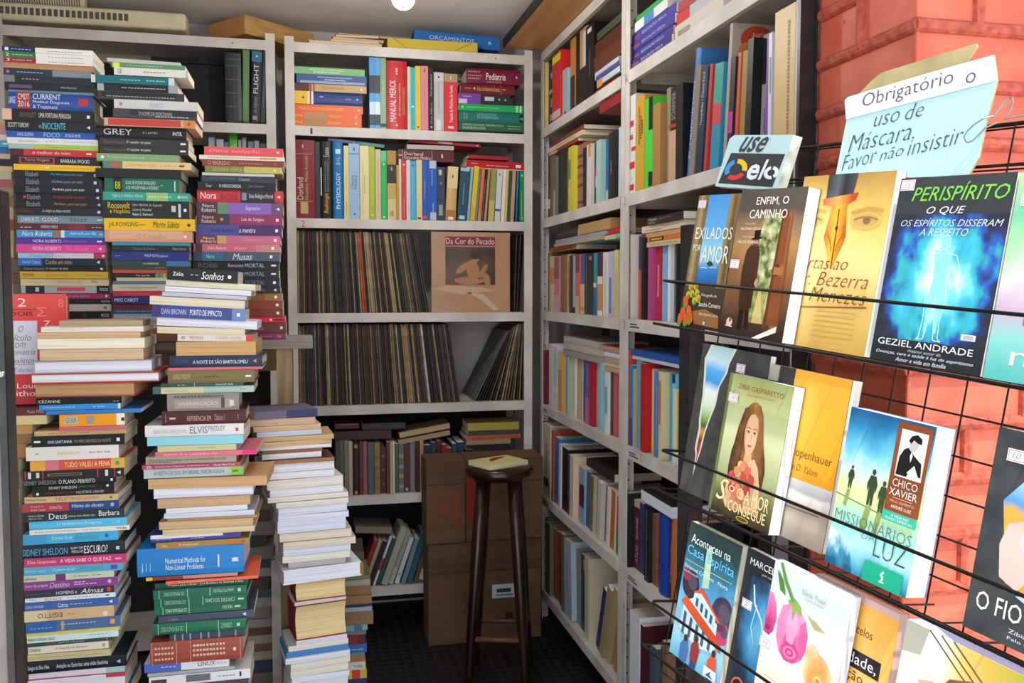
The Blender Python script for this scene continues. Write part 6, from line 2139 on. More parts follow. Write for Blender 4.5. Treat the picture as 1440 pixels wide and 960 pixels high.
def art_woman(c):
    c.rect(0, 1, 0, 1, grad_mat('woman_ground', [(0, '3c3424'), (.14, '6a6844'), (.3, 'a8b080'), (.6, 'ccd4a4'), (.8, 'b4bc84'), (1, '909c60')], noise=.12, nscale=2.5))
    c.rect(0, .05, 0, 1, '6c7a48')
    hair = grad_mat('woman_hair', [(.25, '4a2c1a'), (.42, '7c5230'), (.52, 'a8743f'), (.66, '8a5c36'), (.8, '5c3a20')], axis='x', noise=.16, nscale=12)
    c.poly([(.25, .22), (.22, .34), (.23, .46), (.27, .56), (.3, .66), (.35, .76), (.42, .82), (.5, .84), (.58, .82), (.63, .76), (.66, .68), (.7, .58), (.76, .48), (.8, .38), (.79, .28), (.74, .22), (.5, .2)], hair)
    skin, shade = 'e0b48e', 'cc9c76'
    c.poly([(.45, .47), (.44, .38), (.3, .32), (.24, .2), (.28, .06), (.8, .08), (.78, .24), (.7, .33), (.57, .38), (.56, .48)], 'd4a880')
    c.poly([(.395, .64), (.41, .7), (.45, .745), (.51, .755), (.57, .73), (.6, .68), (.605, .6), (.585, .53), (.545, .48), (.5, .46), (.46, .475), (.42, .53), (.4, .58)], skin)
    c.poly([(.395, .64), (.41, .7), (.43, .72), (.42, .64), (.43, .55), (.47, .47), (.42, .53), (.4, .58)], shade)
    for x in (.455, .555):
        c.line([(x - .036, .648), (x, .657), (x + .036, .648)], .009, '8a6446'); c.ell(x, .622, .025, .0075, 'e8d8cc'); c.ell(x, .622, .011, .0075, '4a3428'); c.line([(x - .028, .624), (x, .632), (x + .028, .624)], .007, '5a3c2c')
    c.line([(.512, .615), (.52, .575), (.503, .568)], .006, 'c08c68'); c.ell(.508, .53, .034, .008, 'b86a64'); c.line([(.476, .531), (.54, .531)], .004, '8a4440')
    c.poly([(.35, .78), (.29, .64), (.26, .5), (.26, .38), (.33, .33), (.38, .4), (.39, .52), (.385, .62), (.41, .72), (.48, .77), (.46, .81)], hair); c.poly([(.5, .79), (.58, .74), (.61, .66), (.605, .56), (.63, .46), (.66, .38), (.76, .34), (.79, .42), (.73, .54), (.69, .64), (.64, .76), (.56, .82)], hair)
    c.poly([(.27, .28), (.34, .3), (.37, .16), (.3, .06), (.22, .12)], skin)
    c.poly([(.58, .43), (.63, .45), (.7, .4), (.77, .28), (.8, .14), (.7, .1), (.69, .26), (.62, .34), (.56, .38)], skin)
    for k in range(4):
        c.line([(.56 + .022 * k, .44 + .004 * k), (.545 + .022 * k, .41), (.55 + .02 * k, .385)], .017, 'e8c29e' if k % 2 else 'd8ae88')
    random.seed(5)
    for k in range(26):
        a, r = random.uniform(0, 6.28), random.uniform(0, 1) ** .5
        c.ell(.48 + .17 * r * math.cos(a), .27 + .12 * r * math.sin(a), .05, .032, random.choice(['c85048', 'd86a58', 'b83c44', 'e08a5c', 'e8b888', 'd05868', 'c8985c']), random.uniform(0, 3))
    c.text('ZIBIA GASPARETTO', .2, .92, .905, .94, '8a3c34'); c.line([(.36, .875), (.8, .88)], .01, 'b88860')
    g = 'f0dca0'
    c.text('S', .14, .32, .1, .255, g, italic=True); c.text('ó', .33, .43, .185, .25, g); c.text('O', .47, .58, .155, .235, g); c.text('A·MOR', .6, .98, .14, .235, g); c.text('CONSEGUE', .36, .96, .055, .13, g)
    c.ell(.62, .03, .1, .018, 'c8a850'); c.ell(.62, .03, .085, .012, '5a4a24')
    return [(.08, .80, '10')]


def art_beach(c):
    c.rect(0, 1, 0, 1, '3e3c3c')
    c.rect(.0, .12, .9, 1, 'b4ac9c')
    c.poly([(.33, 1), (1, 1), (1, .36), (.33, .36)], grad_mat('beach_orange', [(.36, 'eea224'), (.7, 'f2ac34'), (1, 'efa838')]))
    c.rect(.22, 1, .0, .36, grad_mat('beach_sand', [(0, 'a49484'), (.12, 'b8a898'), (.2, '9c8e82'), (.235, 'c8c4c0'), (.28, 'e0dedc'), (.3, 'b4b4b4'), (.36, 'd4d4d4')], noise=.02, nscale=8))
    c.rect(0, .22, 0, .3, '9a8c7e')
    c.poly([(.0, .55), (.33, .5), (.3, .36), (.33, .28), (.4, .25), (.38, .23), (.28, .24), (.18, .3), (.12, .3), (.0, .3)], '262424')
    c.poly([(.2, .1), (.27, .115), (.3, .09), (.36, .05), (.3, .035), (.2, .055)], '6a6a6c')
    c.text('de', .18, .32, .485, .535, 'e8e0d4'); c.text('Schopenhauer', .36, .94, .475, .545, '4a3a24', thin=-.008); c.text('Irvin D. Yalom', .4, .8, .41, .45, '5a4628', italic=True, thin=-.008)
    c.line([(.3, .205), (.92, .215)], .012, '6a6258'); c.line([(.36, .185), (.9, .195)], .012, '6a6258')
    return []


def art_light(c):
    c.rect(0, 1, 0, 1, grad_mat('light_ground', [(0, '1a6c94'), (.08, '5cb4cc'), (.18, 'b4e4e8'), (.26, '98dcd8'), (.38, 'b8e4b4'), (.5, 'e0ec9c'), (.62, 'd4f0e4'), (.75, '6cc0dc'), (.88, '2c84b4'), (1, '1c5c90')], noise=.11, nscale=4))
    c.poly([(0, .0), (.0, .24), (.14, .2), (.3, .12), (.36, .0)], grad_mat('light_surf', [(0, '1c5c84'), (.1, '4a9cb8'), (.2, 'e0f4f4'), (.3, 'a0d8dc')], noise=.2, nscale=8))
    c.line([(0, .45), (.3, .43), (.6, .41)], .012, '7c8c3c')
    for x, s, y in ((.15, .72, .5), (.42, 1.1, .44), (.56, .95, .42)):
        c.poly([(x - .03 * s, y), (x - .035 * s, y + .1 * s), (x - .05 * s, y + .07 * s), (x - .055 * s, y + .12 * s), (x - .03 * s, y + .165 * s), (x + .03 * s, y + .165 * s), (x + .055 * s, y + .12 * s), (x + .045 * s, y + .07 * s), (x + .035 * s, y + .1 * s), (x + .03 * s, y), (x + .005, y), (x, y + .06 * s), (x - .005, y)], '3a4a34')
        c.ell(x, y + .185 * s, .02 * s, .017 * s, '3a4a34')
        c.poly([(x - .03 * s, y - .005), (x + .03 * s, y - .005), (x + .0, y - .16 * s), (x - .06 * s, y - .15 * s)], '8ca05c')
    c.rect(.6, .985, .455, .985, '8a4a2c'); c.rect(.65, .945, .665, .945, 'e4e2e0')
    c.poly([(.66, .675), (.67, .78), (.71, .83), (.77, .85), (.82, .81), (.92, .77), (.935, .69), (.8, .7), (.78, .675)], '1c1c20'); c.poly([(.76, .84), (.765, .885), (.8, .9), (.85, .89), (.86, .86), (.835, .83), (.79, .825)], 'b8b4b0'); c.poly([(.745, .885), (.77, .915), (.83, .93), (.885, .91), (.89, .88), (.85, .88), (.8, .895), (.775, .87)], '17171a'); c.poly([(.78, .7), (.85, .75), (.91, .69), (.87, .67)], 'f0eeec'); c.poly([(.8, .83), (.815, .8), (.8, .76), (.785, .8)], 'd8d6d4')
    c.text('CHICO', .65, .93, .605, .65, 'f0e4d8'); c.text('XAVIER', .63, .945, .55, .593, 'f0e4d8'); c.line([(.68, .538), (.9, .538)], .006, 'd0a888'); c.text('PELO ESPÍRITO', .66, .93, .51, .528, 'd8b8a0'); c.text('ANDRÉ LUIZ', .68, .91, .477, .5, 'f0e4d8')
    c.rect(.6, .985, .395, .45, '3cb49c'); c.text('A VIDA NO', .7, .9, .426, .442, 'd8f4ec'); c.text('MUNDO ESPIRITUAL', .64, .95, .404, .42, 'd8f4ec')
    c.text('MISSIONÁRIOS', .05, .97, .29, .375, '4a6c78', thin=-.016); c.text('DA', .42, .57, .235, .285, '6c949c', thin=-.016); c.text('LUZ', .58, .95, .16, .28, '34525e', thin=-.016)
    c.rect(.5, .95, -.0, .12, '22a884'); c.line([(.72, .03), (.74, .06), (.71, .07), (.74, .095)], .02, 'e0f4ec'); c.line([(.7, .03), (.76, .032)], .012, 'e0f4ec')
    return []


def art_thread(c):
    c.rect(0, 1, 0, 1, noise_mat('charcoal_cover', '363a3c', '44484a', scale=30, rough=.3))
    c.poly([(.13, .66), (.42, .92), (1, .98), (1, .2), (.25, .28)], grad_mat('thread_sky', [(.2, 'd89a30'), (.45, 'e8ac3c'), (.62, 'e4b050'), (.66, '5c9cd8'), (.76, '8cc0ec'), (.9, 'b8d8f4')], noise=.06))
    c.poly([(.2, .3), (.16, .45), (.2, .56), (.34, .6), (.48, .64), (.6, .58), (.66, .4), (.6, .26), (.52, .24), (.5, .36), (.44, .44), (.42, .34), (.34, .26)], 'dcbcb4')
    c.poly([(.44, .6), (.5, .66), (.58, .66), (.6, .6), (.54, .57)], 'c04038'); c.ell(.36, .5, .06, .06, 'e8c4c8'); c.poly([(.6, .32), (.72, .4), (.74, .3), (.66, .22)], 'a868b8')
    c.poly([(.34, .24), (.5, .2), (.72, .22), (.66, .28), (.5, .27)], 'b8c0cc')
    c.text('O FIO DO', .07, .66, .115, .205, 'f0f0f0'); c.text('Zibia Gasparetto', .34, .8, .06, .085, 'd0d4d8'); c.text('Pelo espírito Lucius', .34, .82, .03, .05, 'd0d4d8')
    return [(.1, .85, '10')]


def art_house(c):
    c.rect(0, 1, 0, 1, grad_mat('house_ground', [(0, '6cb4d4'), (.2, 'a0d4e8'), (.4, '7cc4ec'), (.55, '5cacdc'), (.7, '3a7c9c'), (.85, '2c4c50'), (1, '2a3c34')], noise=.14, nscale=3))
    for cx, cy, col, r in ((.2, .56, '3a3440', .17), (.1, .62, 'a83c58', .08), (.86, .48, '4a3a58', .2), (.9, .36, 'd04a80', .13), (.84, .42, '6a3a60', .1)):
        c.ell(cx, cy, r, r * .62, grad_mat('smoke_' + col, [(0, col), (1, col)]), .4); c.ell(cx + .03, cy + .02, r * .5, r * .34, '5a5468', .8)
    c.poly([(.4, .86), (.5, .9), (.55, .6), (.42, .58)], 'b8dcc0')
    c.poly([(.12, .22), (.14, .42), (.36, .5), (.8, .4), (.84, .2), (.5, .16)], 'd4ecf4')
    c.poly([(.08, .41), (.16, .47), (.9, .3), (.94, .22), (.5, .31)], 'd85a38'); c.poly([(.28, .52), (.44, .58), (.86, .42), (.8, .41), (.44, .53)], 'd85a38')
    c.poly([(.3, .46), (.31, .52), (.44, .54), (.76, .44), (.76, .36)], 'c4e0ee')
    for k in range(4):
        x = .36 + .1 * k
        c.poly([(x, .44 - .018 * k), (x, .5 - .018 * k), (x + .05, .49 - .018 * k), (x + .05, .43 - .018 * k)], '3a5a80')
    for k in range(5):
        x = .18 + .13 * k
        c.poly([(x, .2), (x, .36 - .02 * k), (x + .05, .35 - .02 * k), (x + .05, .19)], '48607c')
    for x, y, col in ((.5, .1, '8c3a3c'), (.84, .08, 'd0563c'), (.3, .06, '4a70a8')):
        c.poly([(x - .07, y - .05), (x - .09, y + .05), (x - .04, y + .1), (x + .05, y + .1), (x + .08, y + .04), (x + .06, y - .06)], col); c.ell(x, y + .12, .035, .025, '4a3028'); c.poly([(x - .06, y - .05), (x + .05, y - .06), (x + .05, y - .1), (x - .06, y - .1)], '2c4c8c')
    c.text('Aconteceu na', .1, .86, .86, .925, 'e8f0f4', dy=0); c.text('Casa Espírita', .06, .96, .75, .84, '6cc8f0'); c.line([(.04, .72), (.95, .725)], .008, 'c8c868')
    c.text('Emanuel Cristiano', .06, .64, .665, .695, 'e4ecec'); c.text('Nora', .72, .9, .665, .695, 'e4ecec'); c.text('mediunidade', .06, .34, .635, .652, 'c8d8d8')
    c.rect(.72, .95, .02, .09, 'e0ecf4'); c.poly([(.76, .03), (.86, .08), (.84, .05), (.92, .03)], '2c5ca8')
    return []


def art_blue(c):
    c.rect(0, 1, 0, 1, '2a2c32')
    c.rect(.06, 1, .12, .84, grad_mat('storm_blue', [(0, 'c8ecfa'), (.12, '74c0e4'), (.3, '3c8cc0'), (.45, '2c5478'), (.58, '1c2c3c'), (.72, '2a2c32')], axis='r', noise=.3, nscale=4, center=(.5, .5), stretch=(1.2, 1.3)))
    c.line([(.2, .78), (.26, .66), (.4, .58), (.5, .46), (.52, .3)], .022, 'd8f0fa'); c.line([(.3, .66), (.26, .5), (.34, .4)], .012, 'a8dcf0')
    c.poly([(.5, .3), (.62, .46), (.7, .4), (.66, .24), (.54, .2)], '7a5a54'); c.ell(.62, .5, .05, .035, 'c49880')
    c.text('MARCELO CEZAR', .08, .96, .9, .945, 'e8ecec'); c.text('pelo espírito Marco Aurélio', .3, .8, .86, .88, 'b8c8d0', italic=True)
    c.text('Os', .1, .4, .03, .14, 'e05a48', italic=True)
    return [(.06, .6, '20')]


def art_roses(c):
    c.rect(0, 1, 0, 1, grad_mat('rose_ground', [(0, 'f4e8c8'), (.3, 'f4ecdc'), (.45, 'f6f6f8'), (.7, 'e4f0fa'), (1, 'd4e4f0')], noise=.08))
    c.poly([(0, .0), (0, .38), (.3, .36), (.6, .3), (1, .2), (1, 0)], 'f2e8ce')
    pk = lambda n, a_, b_, cen: grad_mat(n, [(0, b_), (.14, a_), (.26, 'f6a8cc'), (.4, a_)], axis='r', noise=.12, nscale=7, center=cen)
    A_, B_ = pk('rose_petal_big', 'ec78b0', 'c83878', (.37, .52)), pk('rose_petal_small', 'e8649e', 'b83068', (.06, .58))
    c.poly([(.0, .8), (.06, .8), (.12, .74), (.15, .66), (.13, .58), (.08, .54), (.0, .55)], B_); c.ell(.05, .585, .07, .03, 'c84880'); c.ell(.05, .585, .035, .016, 'a82c60')
    c.poly([(.2, .76), (.3, .79), (.42, .785), (.52, .74), (.57, .66), (.575, .57), (.53, .5), (.44, .46), (.33, .455), (.24, .49), (.18, .56), (.165, .66)], A_)
    c.poly([(.2, .76), (.3, .79), (.3, .62), (.24, .49), (.18, .56), (.165, .66)], 'f08cbc'); c.poly([(.52, .74), (.57, .66), (.575, .57), (.53, .5), (.47, .58), (.46, .7)], 'e8689f')
    c.poly([(.3, .785), (.4, .785), (.44, .66), (.4, .56), (.32, .57), (.28, .66)], 'f6a4cc')
    for k, (rx, ry, col) in enumerate(((.12, .05, 'd84e8c'), (.085, .036, 'ee86b4'), (.055, .024, 'c43c74'), (.03, .013, 'e87aa8'))):
        c.ell(.385, .515, rx, ry, col, .1)
    OR_ = grad_mat('peach_rose', [(0, 'e08038'), (.1, 'f0a868'), (.2, 'f8d4a8'), (.32, 'f4bc84')], axis='r', noise=.12, nscale=8, center=(.77, .46))
    c.poly([(.58, .6), (.66, .64), (.74, .6), (.84, .58), (.93, .52), (.92, .42), (.8, .37), (.66, .39), (.58, .45)], OR_)
    c.ell(.78, .455, .08, .045, 'eea058'); c.ell(.78, .455, .05, .028, 'f6c490'); c.ell(.78, .455, .026, .014, 'd87c38')
    c.poly([(.26, .8), (.33, .83), (.44, .8), (.46, .75), (.38, .77), (.36, .7), (.33, .77)], '8aa858'); c.poly([(.52, .78), (.64, .72), (.78, .73), (.66, .76)], 'b0a878')
    c.line([(.1, 1), (.2, .9), (.33, .81)], .035, '6a9444'); c.poly([(.06, .95), (.14, .84), (.22, .82), (.16, .9)], '5c8438')
    c.text('Sônia Tozzi', .42, .72, .88, .91, 'b8b098'); c.line([(.46, .86), (.7, .862)], .008, 'c8c0a8')
    c.line([(.12, .31), (.34, .3)], .006, 'c86c94'); c.line([(.6, .27), (.9, .25)], .006, 'c86c94')
    for k in range(5):
        c.ell(.44 + .02 * k, .285 + .01 * (2 - abs(2 - k)), .008, .02, 'c84c84', .3 * (k - 2))
    c.text('A INTRIGANTE', .08, .98, .13, .215, '5a5448', thin=-.012)
    return [(-.0, .46, '10')]


def art_orange(c):
    c.rect(0, 1, 0, 1, grad_mat('orange_ground', [(0, 'eab458'), (.6, 'f0bc64'), (1, 'e8a848')], noise=.05))
    c.rect(0, 1, .96, 1, 'c8a8a4')
    c.text('W. Barcelos', .3, .76, .79, .84, '5a4434')
    c.rect(.0, .9, .60, .7, '2c2a2c'); c.text('Sexualidade,', .1, .86, .615, .685, 'f4f0ec')
    c.text('reencarnação', .0, .74, .52, .585, '4c3a2c'); c.text('e evolução', .2, .74, .43, .495, '4c3a2c')
    return []


def art_hat(c):
    c.rect(0, 1, 0, 1, grad_mat('hat_ground', [(.0, 'e8e4dc'), (.3, 'f2f0ec'), (.5, 'e0c070'), (.7, 'c8ac4c'), (1, '98a838')], axis='x', noise=.12, nscale=3))
    c.poly([(0, 1), (.2, 1), (.16, .86), (.0, .84)], 'a8a89c')
    for k in range(3):
        c.line([(.2 + .1 * k, 1), (.5 + .1 * k, .86), (.7 + .1 * k, .78)], .012, '6a5a34')
    c.poly([(.3, .7), (.42, .82), (.58, .86), (.66, .8), (.64, .72), (.78, .7), (.6, .66), (.46, .68)], '7c5c40'); c.poly([(.36, .72), (.64, .73), (.64, .76), (.38, .755)], '2c241e')
    c.poly([(.18, .74), (.3, .77), (.4, .74), (.46, .8), (.54, .78), (.5, .66), (.36, .66), (.22, .68)], 'e0b088')
    c.ell(.5, .6, .12, .1, 'd8a47c'); c.ell(.46, .62, .022, .012, '3a2a24'); c.ell(.56, .62, .022, .012, '3a2a24'); c.line([(.5, .62), (.52, .57), (.49, .565)], .012, 'b8805c'); c.ell(.5, .53, .04, .01, '9c5c4c')
    c.poly([(.2, .64), (.4, .52), (.6, .5), (.76, .42), (.8, .0), (.14, .0)], '8a8c88')
    return [(.06, .62, '10')]


rack_book('paperback with blue sea view between tan columns on the upper rack row', 0, (986, 276.6), (950.8, 458), (1045.6, 276.6), .013, -.004, '4c4436', art_window, spine='5a4e3a')
rack_book('brown paperback showing a man in top hat before an open door on the rack', 0, (1047, 268.4), (1007.7, 467.5), (1140, 266), .024, .0265, '57504a', art_door, spine='4a443e', pages='eceaf0')
rack_book('golden paperback with a large fountain pen nib and handwritten title on the rack', 0, (1131, 255), (1090, 487), (1261, 246.5), .018, .0, 'd8b868', art_pen, spine='a89058', pages='e4e4e8')
rack_book('dark paperback with a glowing blue human figure and green title on the rack', 0, (1275, 250.6), (1216.6, 501.6), (1440, 244), .014, .0, '2c3138', art_aura, spine='22262a')
rack_book('pastel green and pink paperback cut by the frame edge beside the glowing figure cover', 0, (1437, 262), (1376, 533), (1560, 260), .014, -.002, '84ccc8', art_pastel, w=.15, h=.24, spine='70b4a8')
rack_book('slate grey paperback with a torn strip of rainbow sky, behind the portrait cover', 1, (990, 504), (948, 705), (1085, 527), .012, -.012, '444442', art_strip, spine='343432')
rack_book('green paperback with portrait of a long-haired woman holding flowers on the rack', 1, (1029, 532), (992, 720), (1118, 553), .022, .0165, 'b4bc84', art_woman, spine='5a6a3c', pages='e8e4ea')
rack_book('black and orange paperback with grey beach scene, next to the portrait cover', 1, (1085, 527), (1043, 744), (1200, 547), .02, -.008, '3e3c3c', art_beach, spine='2e2c2c', pages='d8d0c4')
rack_book('thick cyan paperback with three walking figures and brown portrait panel on the rack', 1, (1200, 573), (1157, 788), (1320, 603), .034, .012, '6cc0dc', art_light, spine='2c84b4', pages='f4ecd8')
rack_book('charcoal paperback with an orange and blue painting, cut by the frame edge', 1, (1408, 617), (1350, 870), (1540, 640), .014, .014, '3c4042', art_thread, w=.16, h=.23, spine='2c3032')
rack_book('blue paperback with a white red-roofed house on the lower rack row', 2, (976, 748), (933, 925), (1050, 783), .014, .004, '7cc4ec', art_house, h=.225, spine='8a8a78', pages='c8c4b0')
rack_book('dark paperback with blue lightning, half hidden behind the rose cover', 2, (1056, 789), (1007, 992), (1147, 835), .013, -.006, '2a2c32', art_blue, h=.225, w=.135, spine='222428')
rack_book('white paperback with pink and peach roses on the lower rack row', 2, (1091, 815), (1045, 1020), (1202, 866), .014, .016, 'f4ecdc', art_roses, h=.235, spine='c8c4bc', pages='d0d4e8')
rack_book('orange paperback with black title band, beside the rose cover', 2, (1150, 833), (1100, 1040), (1271, 886), .016, -.006, 'eab458', art_orange, h=.235, spine='c08c3c', pages='c8a8a4')
rack_book('paperback showing a man touching his hat, in the corner of the lower rack row', 2, (1278, 882), (1230, 1100), (1440, 940), .032, .012, 'e8e4dc', art_hat, h=.24, w=.165, spine='c0bcb4', pages='c4c4ec')


# ------------------------------------------------------------------ the two signs clipped to the rack
def L3(x, y, out):
    a, b = loc(x, y, out)
    return Vector((a, b, out))


o_ = .0
TL, TR, BL, BR = L3(1027.5, 190, o_), L3(1115.7, 189.5, o_), L3(1005.7, 261.6, o_), L3(1091.6, 267.4, o_)
sgn = thing('card_payment_sign', 'small white box sign with dark panel and coloured ring on the wire rack top', 'sign', RACKM @ Matrix.Translation(BL))
ux, uy = (BR - BL), (TL - BL)
q = lambda a, b, z=0: tuple(ux * a + uy * b + (TR - TL - ux) * a * b + Vector((0, 0, z)))
FOAM = noise_mat('grubby_foam', 'a89a88', 'cfd4cc', scale=40, rough=.8)
WH = M('b9d8dd', .45)
m = MB()
dz = -.019
m.face([q(0, 0), q(1, 0), q(1, 1), q(.06, 1), q(0, .93)], WH)
ring = [(0, 0), (1, 0), (1, 1), (.06, 1), (0, .93)]
for (a, b) in zip(ring, ring[1:] + ring[:1]):
    m.face([q(*a), q(*a, dz), q(*b, dz), q(*b)], FOAM)
m.face([q(*a, dz) for a in ring[::-1]], FOAM)
m.build('foam_box', sgn)
m = MB()
m.face([q(.04, .06, .0004), q(.93, .05, .0004), q(.97, .655, .0004), q(.105, .655, .0004)], M('34363a', .4))
m.build('dark_panel', sgn)
def ring_arc(mb, cx, cy, r0, r1, a0, a1, mat, z):
    n = 10
    for k in range(n):
        A, B = (math.radians(a0 + (a1 - a0) * j / n) for j in (k, k + 1))
        P = lambda r, t: q(cx + r * math.cos(t), cy + r * 1.1 * math.sin(t), z)
        mb.face([P(r0, A), P(r1, A), P(r1, B), P(r0, B)], mat)
m = MB()
ring_arc(m, .275, .34, .105, .185, -5, 95, M('e8c22c', .4), .0008)
ring_arc(m, .275, .34, .105, .185, 115, 215, M('4098d8', .4), .0008)
ring_arc(m, .275, .34, .105, .185, 235, 335, M('d83a40', .4), .0008)
E_ = M('dfe9e8', .4)
def letter(mb, s, x0, x1, y0, y1, mat, sh=.0, z=.0008, wt=.03):
    pts, fs = text_mesh(s, False, wt)
    b = len(mb.v); i = mb.mi(mat)
    for a, c in pts:
        mb.v.append(q(x0 + (x1 - x0) * a + sh * c, y0 + (y1 - y0) * c, z))
    for f in fs:
        mb.f.append(tuple(b + k for k in f)); mb.m.append(i); mb.uv.append(None)
letter(m, 'e', .46, .65, .16, .46, E_, .03, wt=.025)
letter(m, 'l', .675, .715, .17, .55, E_, .045, wt=.02)
ring_arc(m, .85, .31, .055, .11, -50, 85, E_, .0008); ring_arc(m, .85, .31, .055, .11, 105, 290, E_, .0008)
letter(m, 'use', .2, .6, .67, .97, M('3c3e42', .4), .09, wt=.018)
m.build('lettering', sgn)

o_ = -.0195
sign = thing('mask_notice', 'handwritten pale blue card notice about masks, clipped on top of the wire rack', 'notice', RACKM @ Matrix.Translation(L3(1180, 250, o_)))
S0 = L3(1180, 250, o_)
sp = lambda x, y, d=0: tuple(L3(x, y, o_) - S0 + Vector((0, 0, d)))
CARDC = noise_mat('olive_card', 'a09468', 'b4a67c', scale=20, rough=.85)
m = MB()
edge = [(1174, 252), (1190.5, 168), (1188, 141), (1193, 136), (1290, 107), (1397, 77), (1402, 113), (1386, 175), (1376, 222), (1362, 247)]
P_ = [Vector(sp(x, y)) for x, y in edge]
m.face([tuple(p) for p in P_], M('b2dce6', .5))
for a, b in zip(P_, P_[1:] + P_[:1]):
    m.face([tuple(a), tuple(a + Vector((0, 0, -.003))), tuple(b + Vector((0, 0, -.003))), tuple(b)], CARDC)
m.face([tuple(p + Vector((0, 0, -.003))) for p in P_[::-1]], CARDC)
m.build('card_sheet', sign)
m = MB()
m.face([sp(1190.5, 168, .0012), sp(1402, 113.5, .0012), sp(1397, 77.5, .0012), sp(1290, 107.5, .0012), sp(1193, 136.5, .0012), sp(1188.5, 141.5, .0012)], M('dddbe6', .6))
m.build('paper_strip', sign)
m = MB()
back = [(1199, 150), (1203, 133), (1222, 113), (1237, 101), (1369, 60), (1371, 64), (1352, 92), (1330, 110)]
Pb = [Vector(sp(x, y, -.004)) for x, y in back]
m.face([tuple(p) for p in Pb], CARDC)
for a, b in zip(Pb, Pb[1:] + Pb[:1]):
    m.face([tuple(a), tuple(a + Vector((0, 0, -.003))), tuple(b + Vector((0, 0, -.003))), tuple(b)], CARDC)
m.face([tuple(p + Vector((0, 0, -.003))) for p in Pb[::-1]], CARDC)
m.build('backing_card', sign)
m = MB()
INK = M('4a4c54', .6)
for s, (ax, ay), (bx, by), hpx, it in (('Obrigatório', (1213, 155), (1341, 121), 23, False), ('o', (1359, 117.5), (1373, 114), 13, False), ('uso', (1230, 178), (1266, 169), 13, True), ('de', (1274, 168), (1300, 161), 19, True), ('Máscara.', (1194, 213), (1287, 193), 22, True), ('Favor', (1185, 239), (1234, 226), 19, True), ('não', (1238, 226), (1272, 217), 14, True), ('insistir', (1277, 218), (1356, 199), 20, True)):
    A, B = Vector(sp(ax, ay, .0022)), Vector(sp(bx, by, .0022))
    ux_ = (B - A)
    Ln = ux_.length
    ux_.normalize()
    uy_ = Vector((0, 0, 1)).cross(ux_)
    hh = (Vector(sp((ax + bx) / 2, (ay + by) / 2 - hpx)) - Vector(sp((ax + bx) / 2, (ay + by) / 2))).length
    m.text(s, A, ux_, uy_, 0, Ln, -hh * .1, hh * .98, INK, italic=it, thin=-.013)
m.build('handwriting', sign)
m = MB()
wp = lambda pts, r=.0011: m.tube([sp(x, y, d) for x, y, d in pts], r, M('8a8e90', .4, .6), n=6)
wp([(1396, 162, -.003), (1388, 168, .006), (1375, 178, .008), (1366, 187, .008), (1362, 194, .008), (1363, 200, .007), (1367, 202, .007), (1373, 199, .006), (1380, 191, .005), (1388, 181, .004), (1400, 171, -.004)])
wp([(1396, 165, .0), (1400, 152, -.006), (1405, 140, -.01), (1410, 134, -.012), (1414, 134, -.012), (1415, 141, -.012), (1411, 152, -.012), (1404, 166, -.01), (1415, 161, -.014), (1428, 157, -.018), (1436, 159, -.02), (1438, 165, -.02)])
m.build('wire_clip', sign)

# ------------------------------------------------------------------ red textbook standing on the low pile
A = onY(-46, 590, 2.16); B = onY(89, 430, 2.16)
zb_ = onY(40, 573.5, 2.10).z
zt_ = onY(60, 413, 2.16).z
w, h = B.x - A.x, zt_ - zb_
t = thing('hardback_book', 'red calculus textbook standing upright beside the gate, white title box on its cover', 'book', Matrix.Translation((A.x, 2.160, zb_ + .0008)) @ Matrix.Rotation(math.radians(-5), 4, 'X') @ Matrix.Rotation(math.radians(2), 4, 'Z'))
m = MB()
RED = grad_mat('red_textbook', [(0, 'c8282c'), (.5, 'd83430'), (1, 'e2483c')], noise=.05)
m.box(0, w, .027, .03, 0, h, M('b8282c', .35)); m.box(0, w, 0, .003, 0, h, M('c83030', .35)); m.box(0, .003, .003, .027, 0, h, M('b8282c', .35))
Qx = lambda px: (onY(px, 450, 2.16).x - A.x)
Qz = lambda py: (onY(60, py, 2.16).z - zb_)
def cq(x0, x1, y0, y1, mat, d=.0003):
    m.face([(Qx(x0), -d, Qz(y1)), (Qx(x1), -d, Qz(y1)), (Qx(x1), -d, Qz(y0)), (Qx(x0), -d, Qz(y0))], M(mat, .35) if isinstance(mat, str) else mat)
m.face([(0, -.0002, 0), (w, -.0002, 0), (w, -.0002, h), (0, -.0002, h)], RED, uv=[(0, 0), (1, 0), (1, 1), (0, 1)])
cq(-30, 48.5, 451, 526, 'd4d2de', .0005)
def ct(s, x0, x1, y0, y1, col, it=False, thin=0):
    m.text(s, Vector((0, -.0009, 0)), VX, VZ, Qx(x0), Qx(x1), Qz(y1), Qz(y0), M(col, .4), italic=it, thin=thin)
ct('2', 21, 33, 419, 431, 'f0d8d8'); cq(2, 47, 434.6, 435.4, '4a1a1c', .0005); ct('DOIS', 10, 42, 438, 444, '3a1a1c')
ct('Σ', 48, 62, 432, 445, 'f08078'); ct('8', 78, 86, 420, 432, 'f08078'); ct('7', 58, 67, 451, 459, 'f4d8d4')
for s, a, b, y0, y1 in (('O', 22, 29, 458, 467), ('Cálculo', 2, 40, 470, 479), ('com', 12, 32, 482, 489), ('Geometria', 2, 45, 491, 499), ('Analítica', 4, 44, 503, 511)):
    ct(s, a, b, y0, y1, '3a3c4c', True, -.012)
cq(-30, 48.5, 512.5, 513.1, '8a8a98', .0007); ct('3ª Edição', 4, 42, 517, 525, '4a5a8c', True, -.01)
ct('Louis', 20, 52, 539, 546, 'f4e8e4'); ct('Leithold', 2, 58, 549, 557, 'f4e8e4')
m.build('cover', t)
m = MB(); m.box(.003, w - .003, .0032, .0268, .003, h - .003, PAGE('e0d8c4')); m.build('page_block', t)

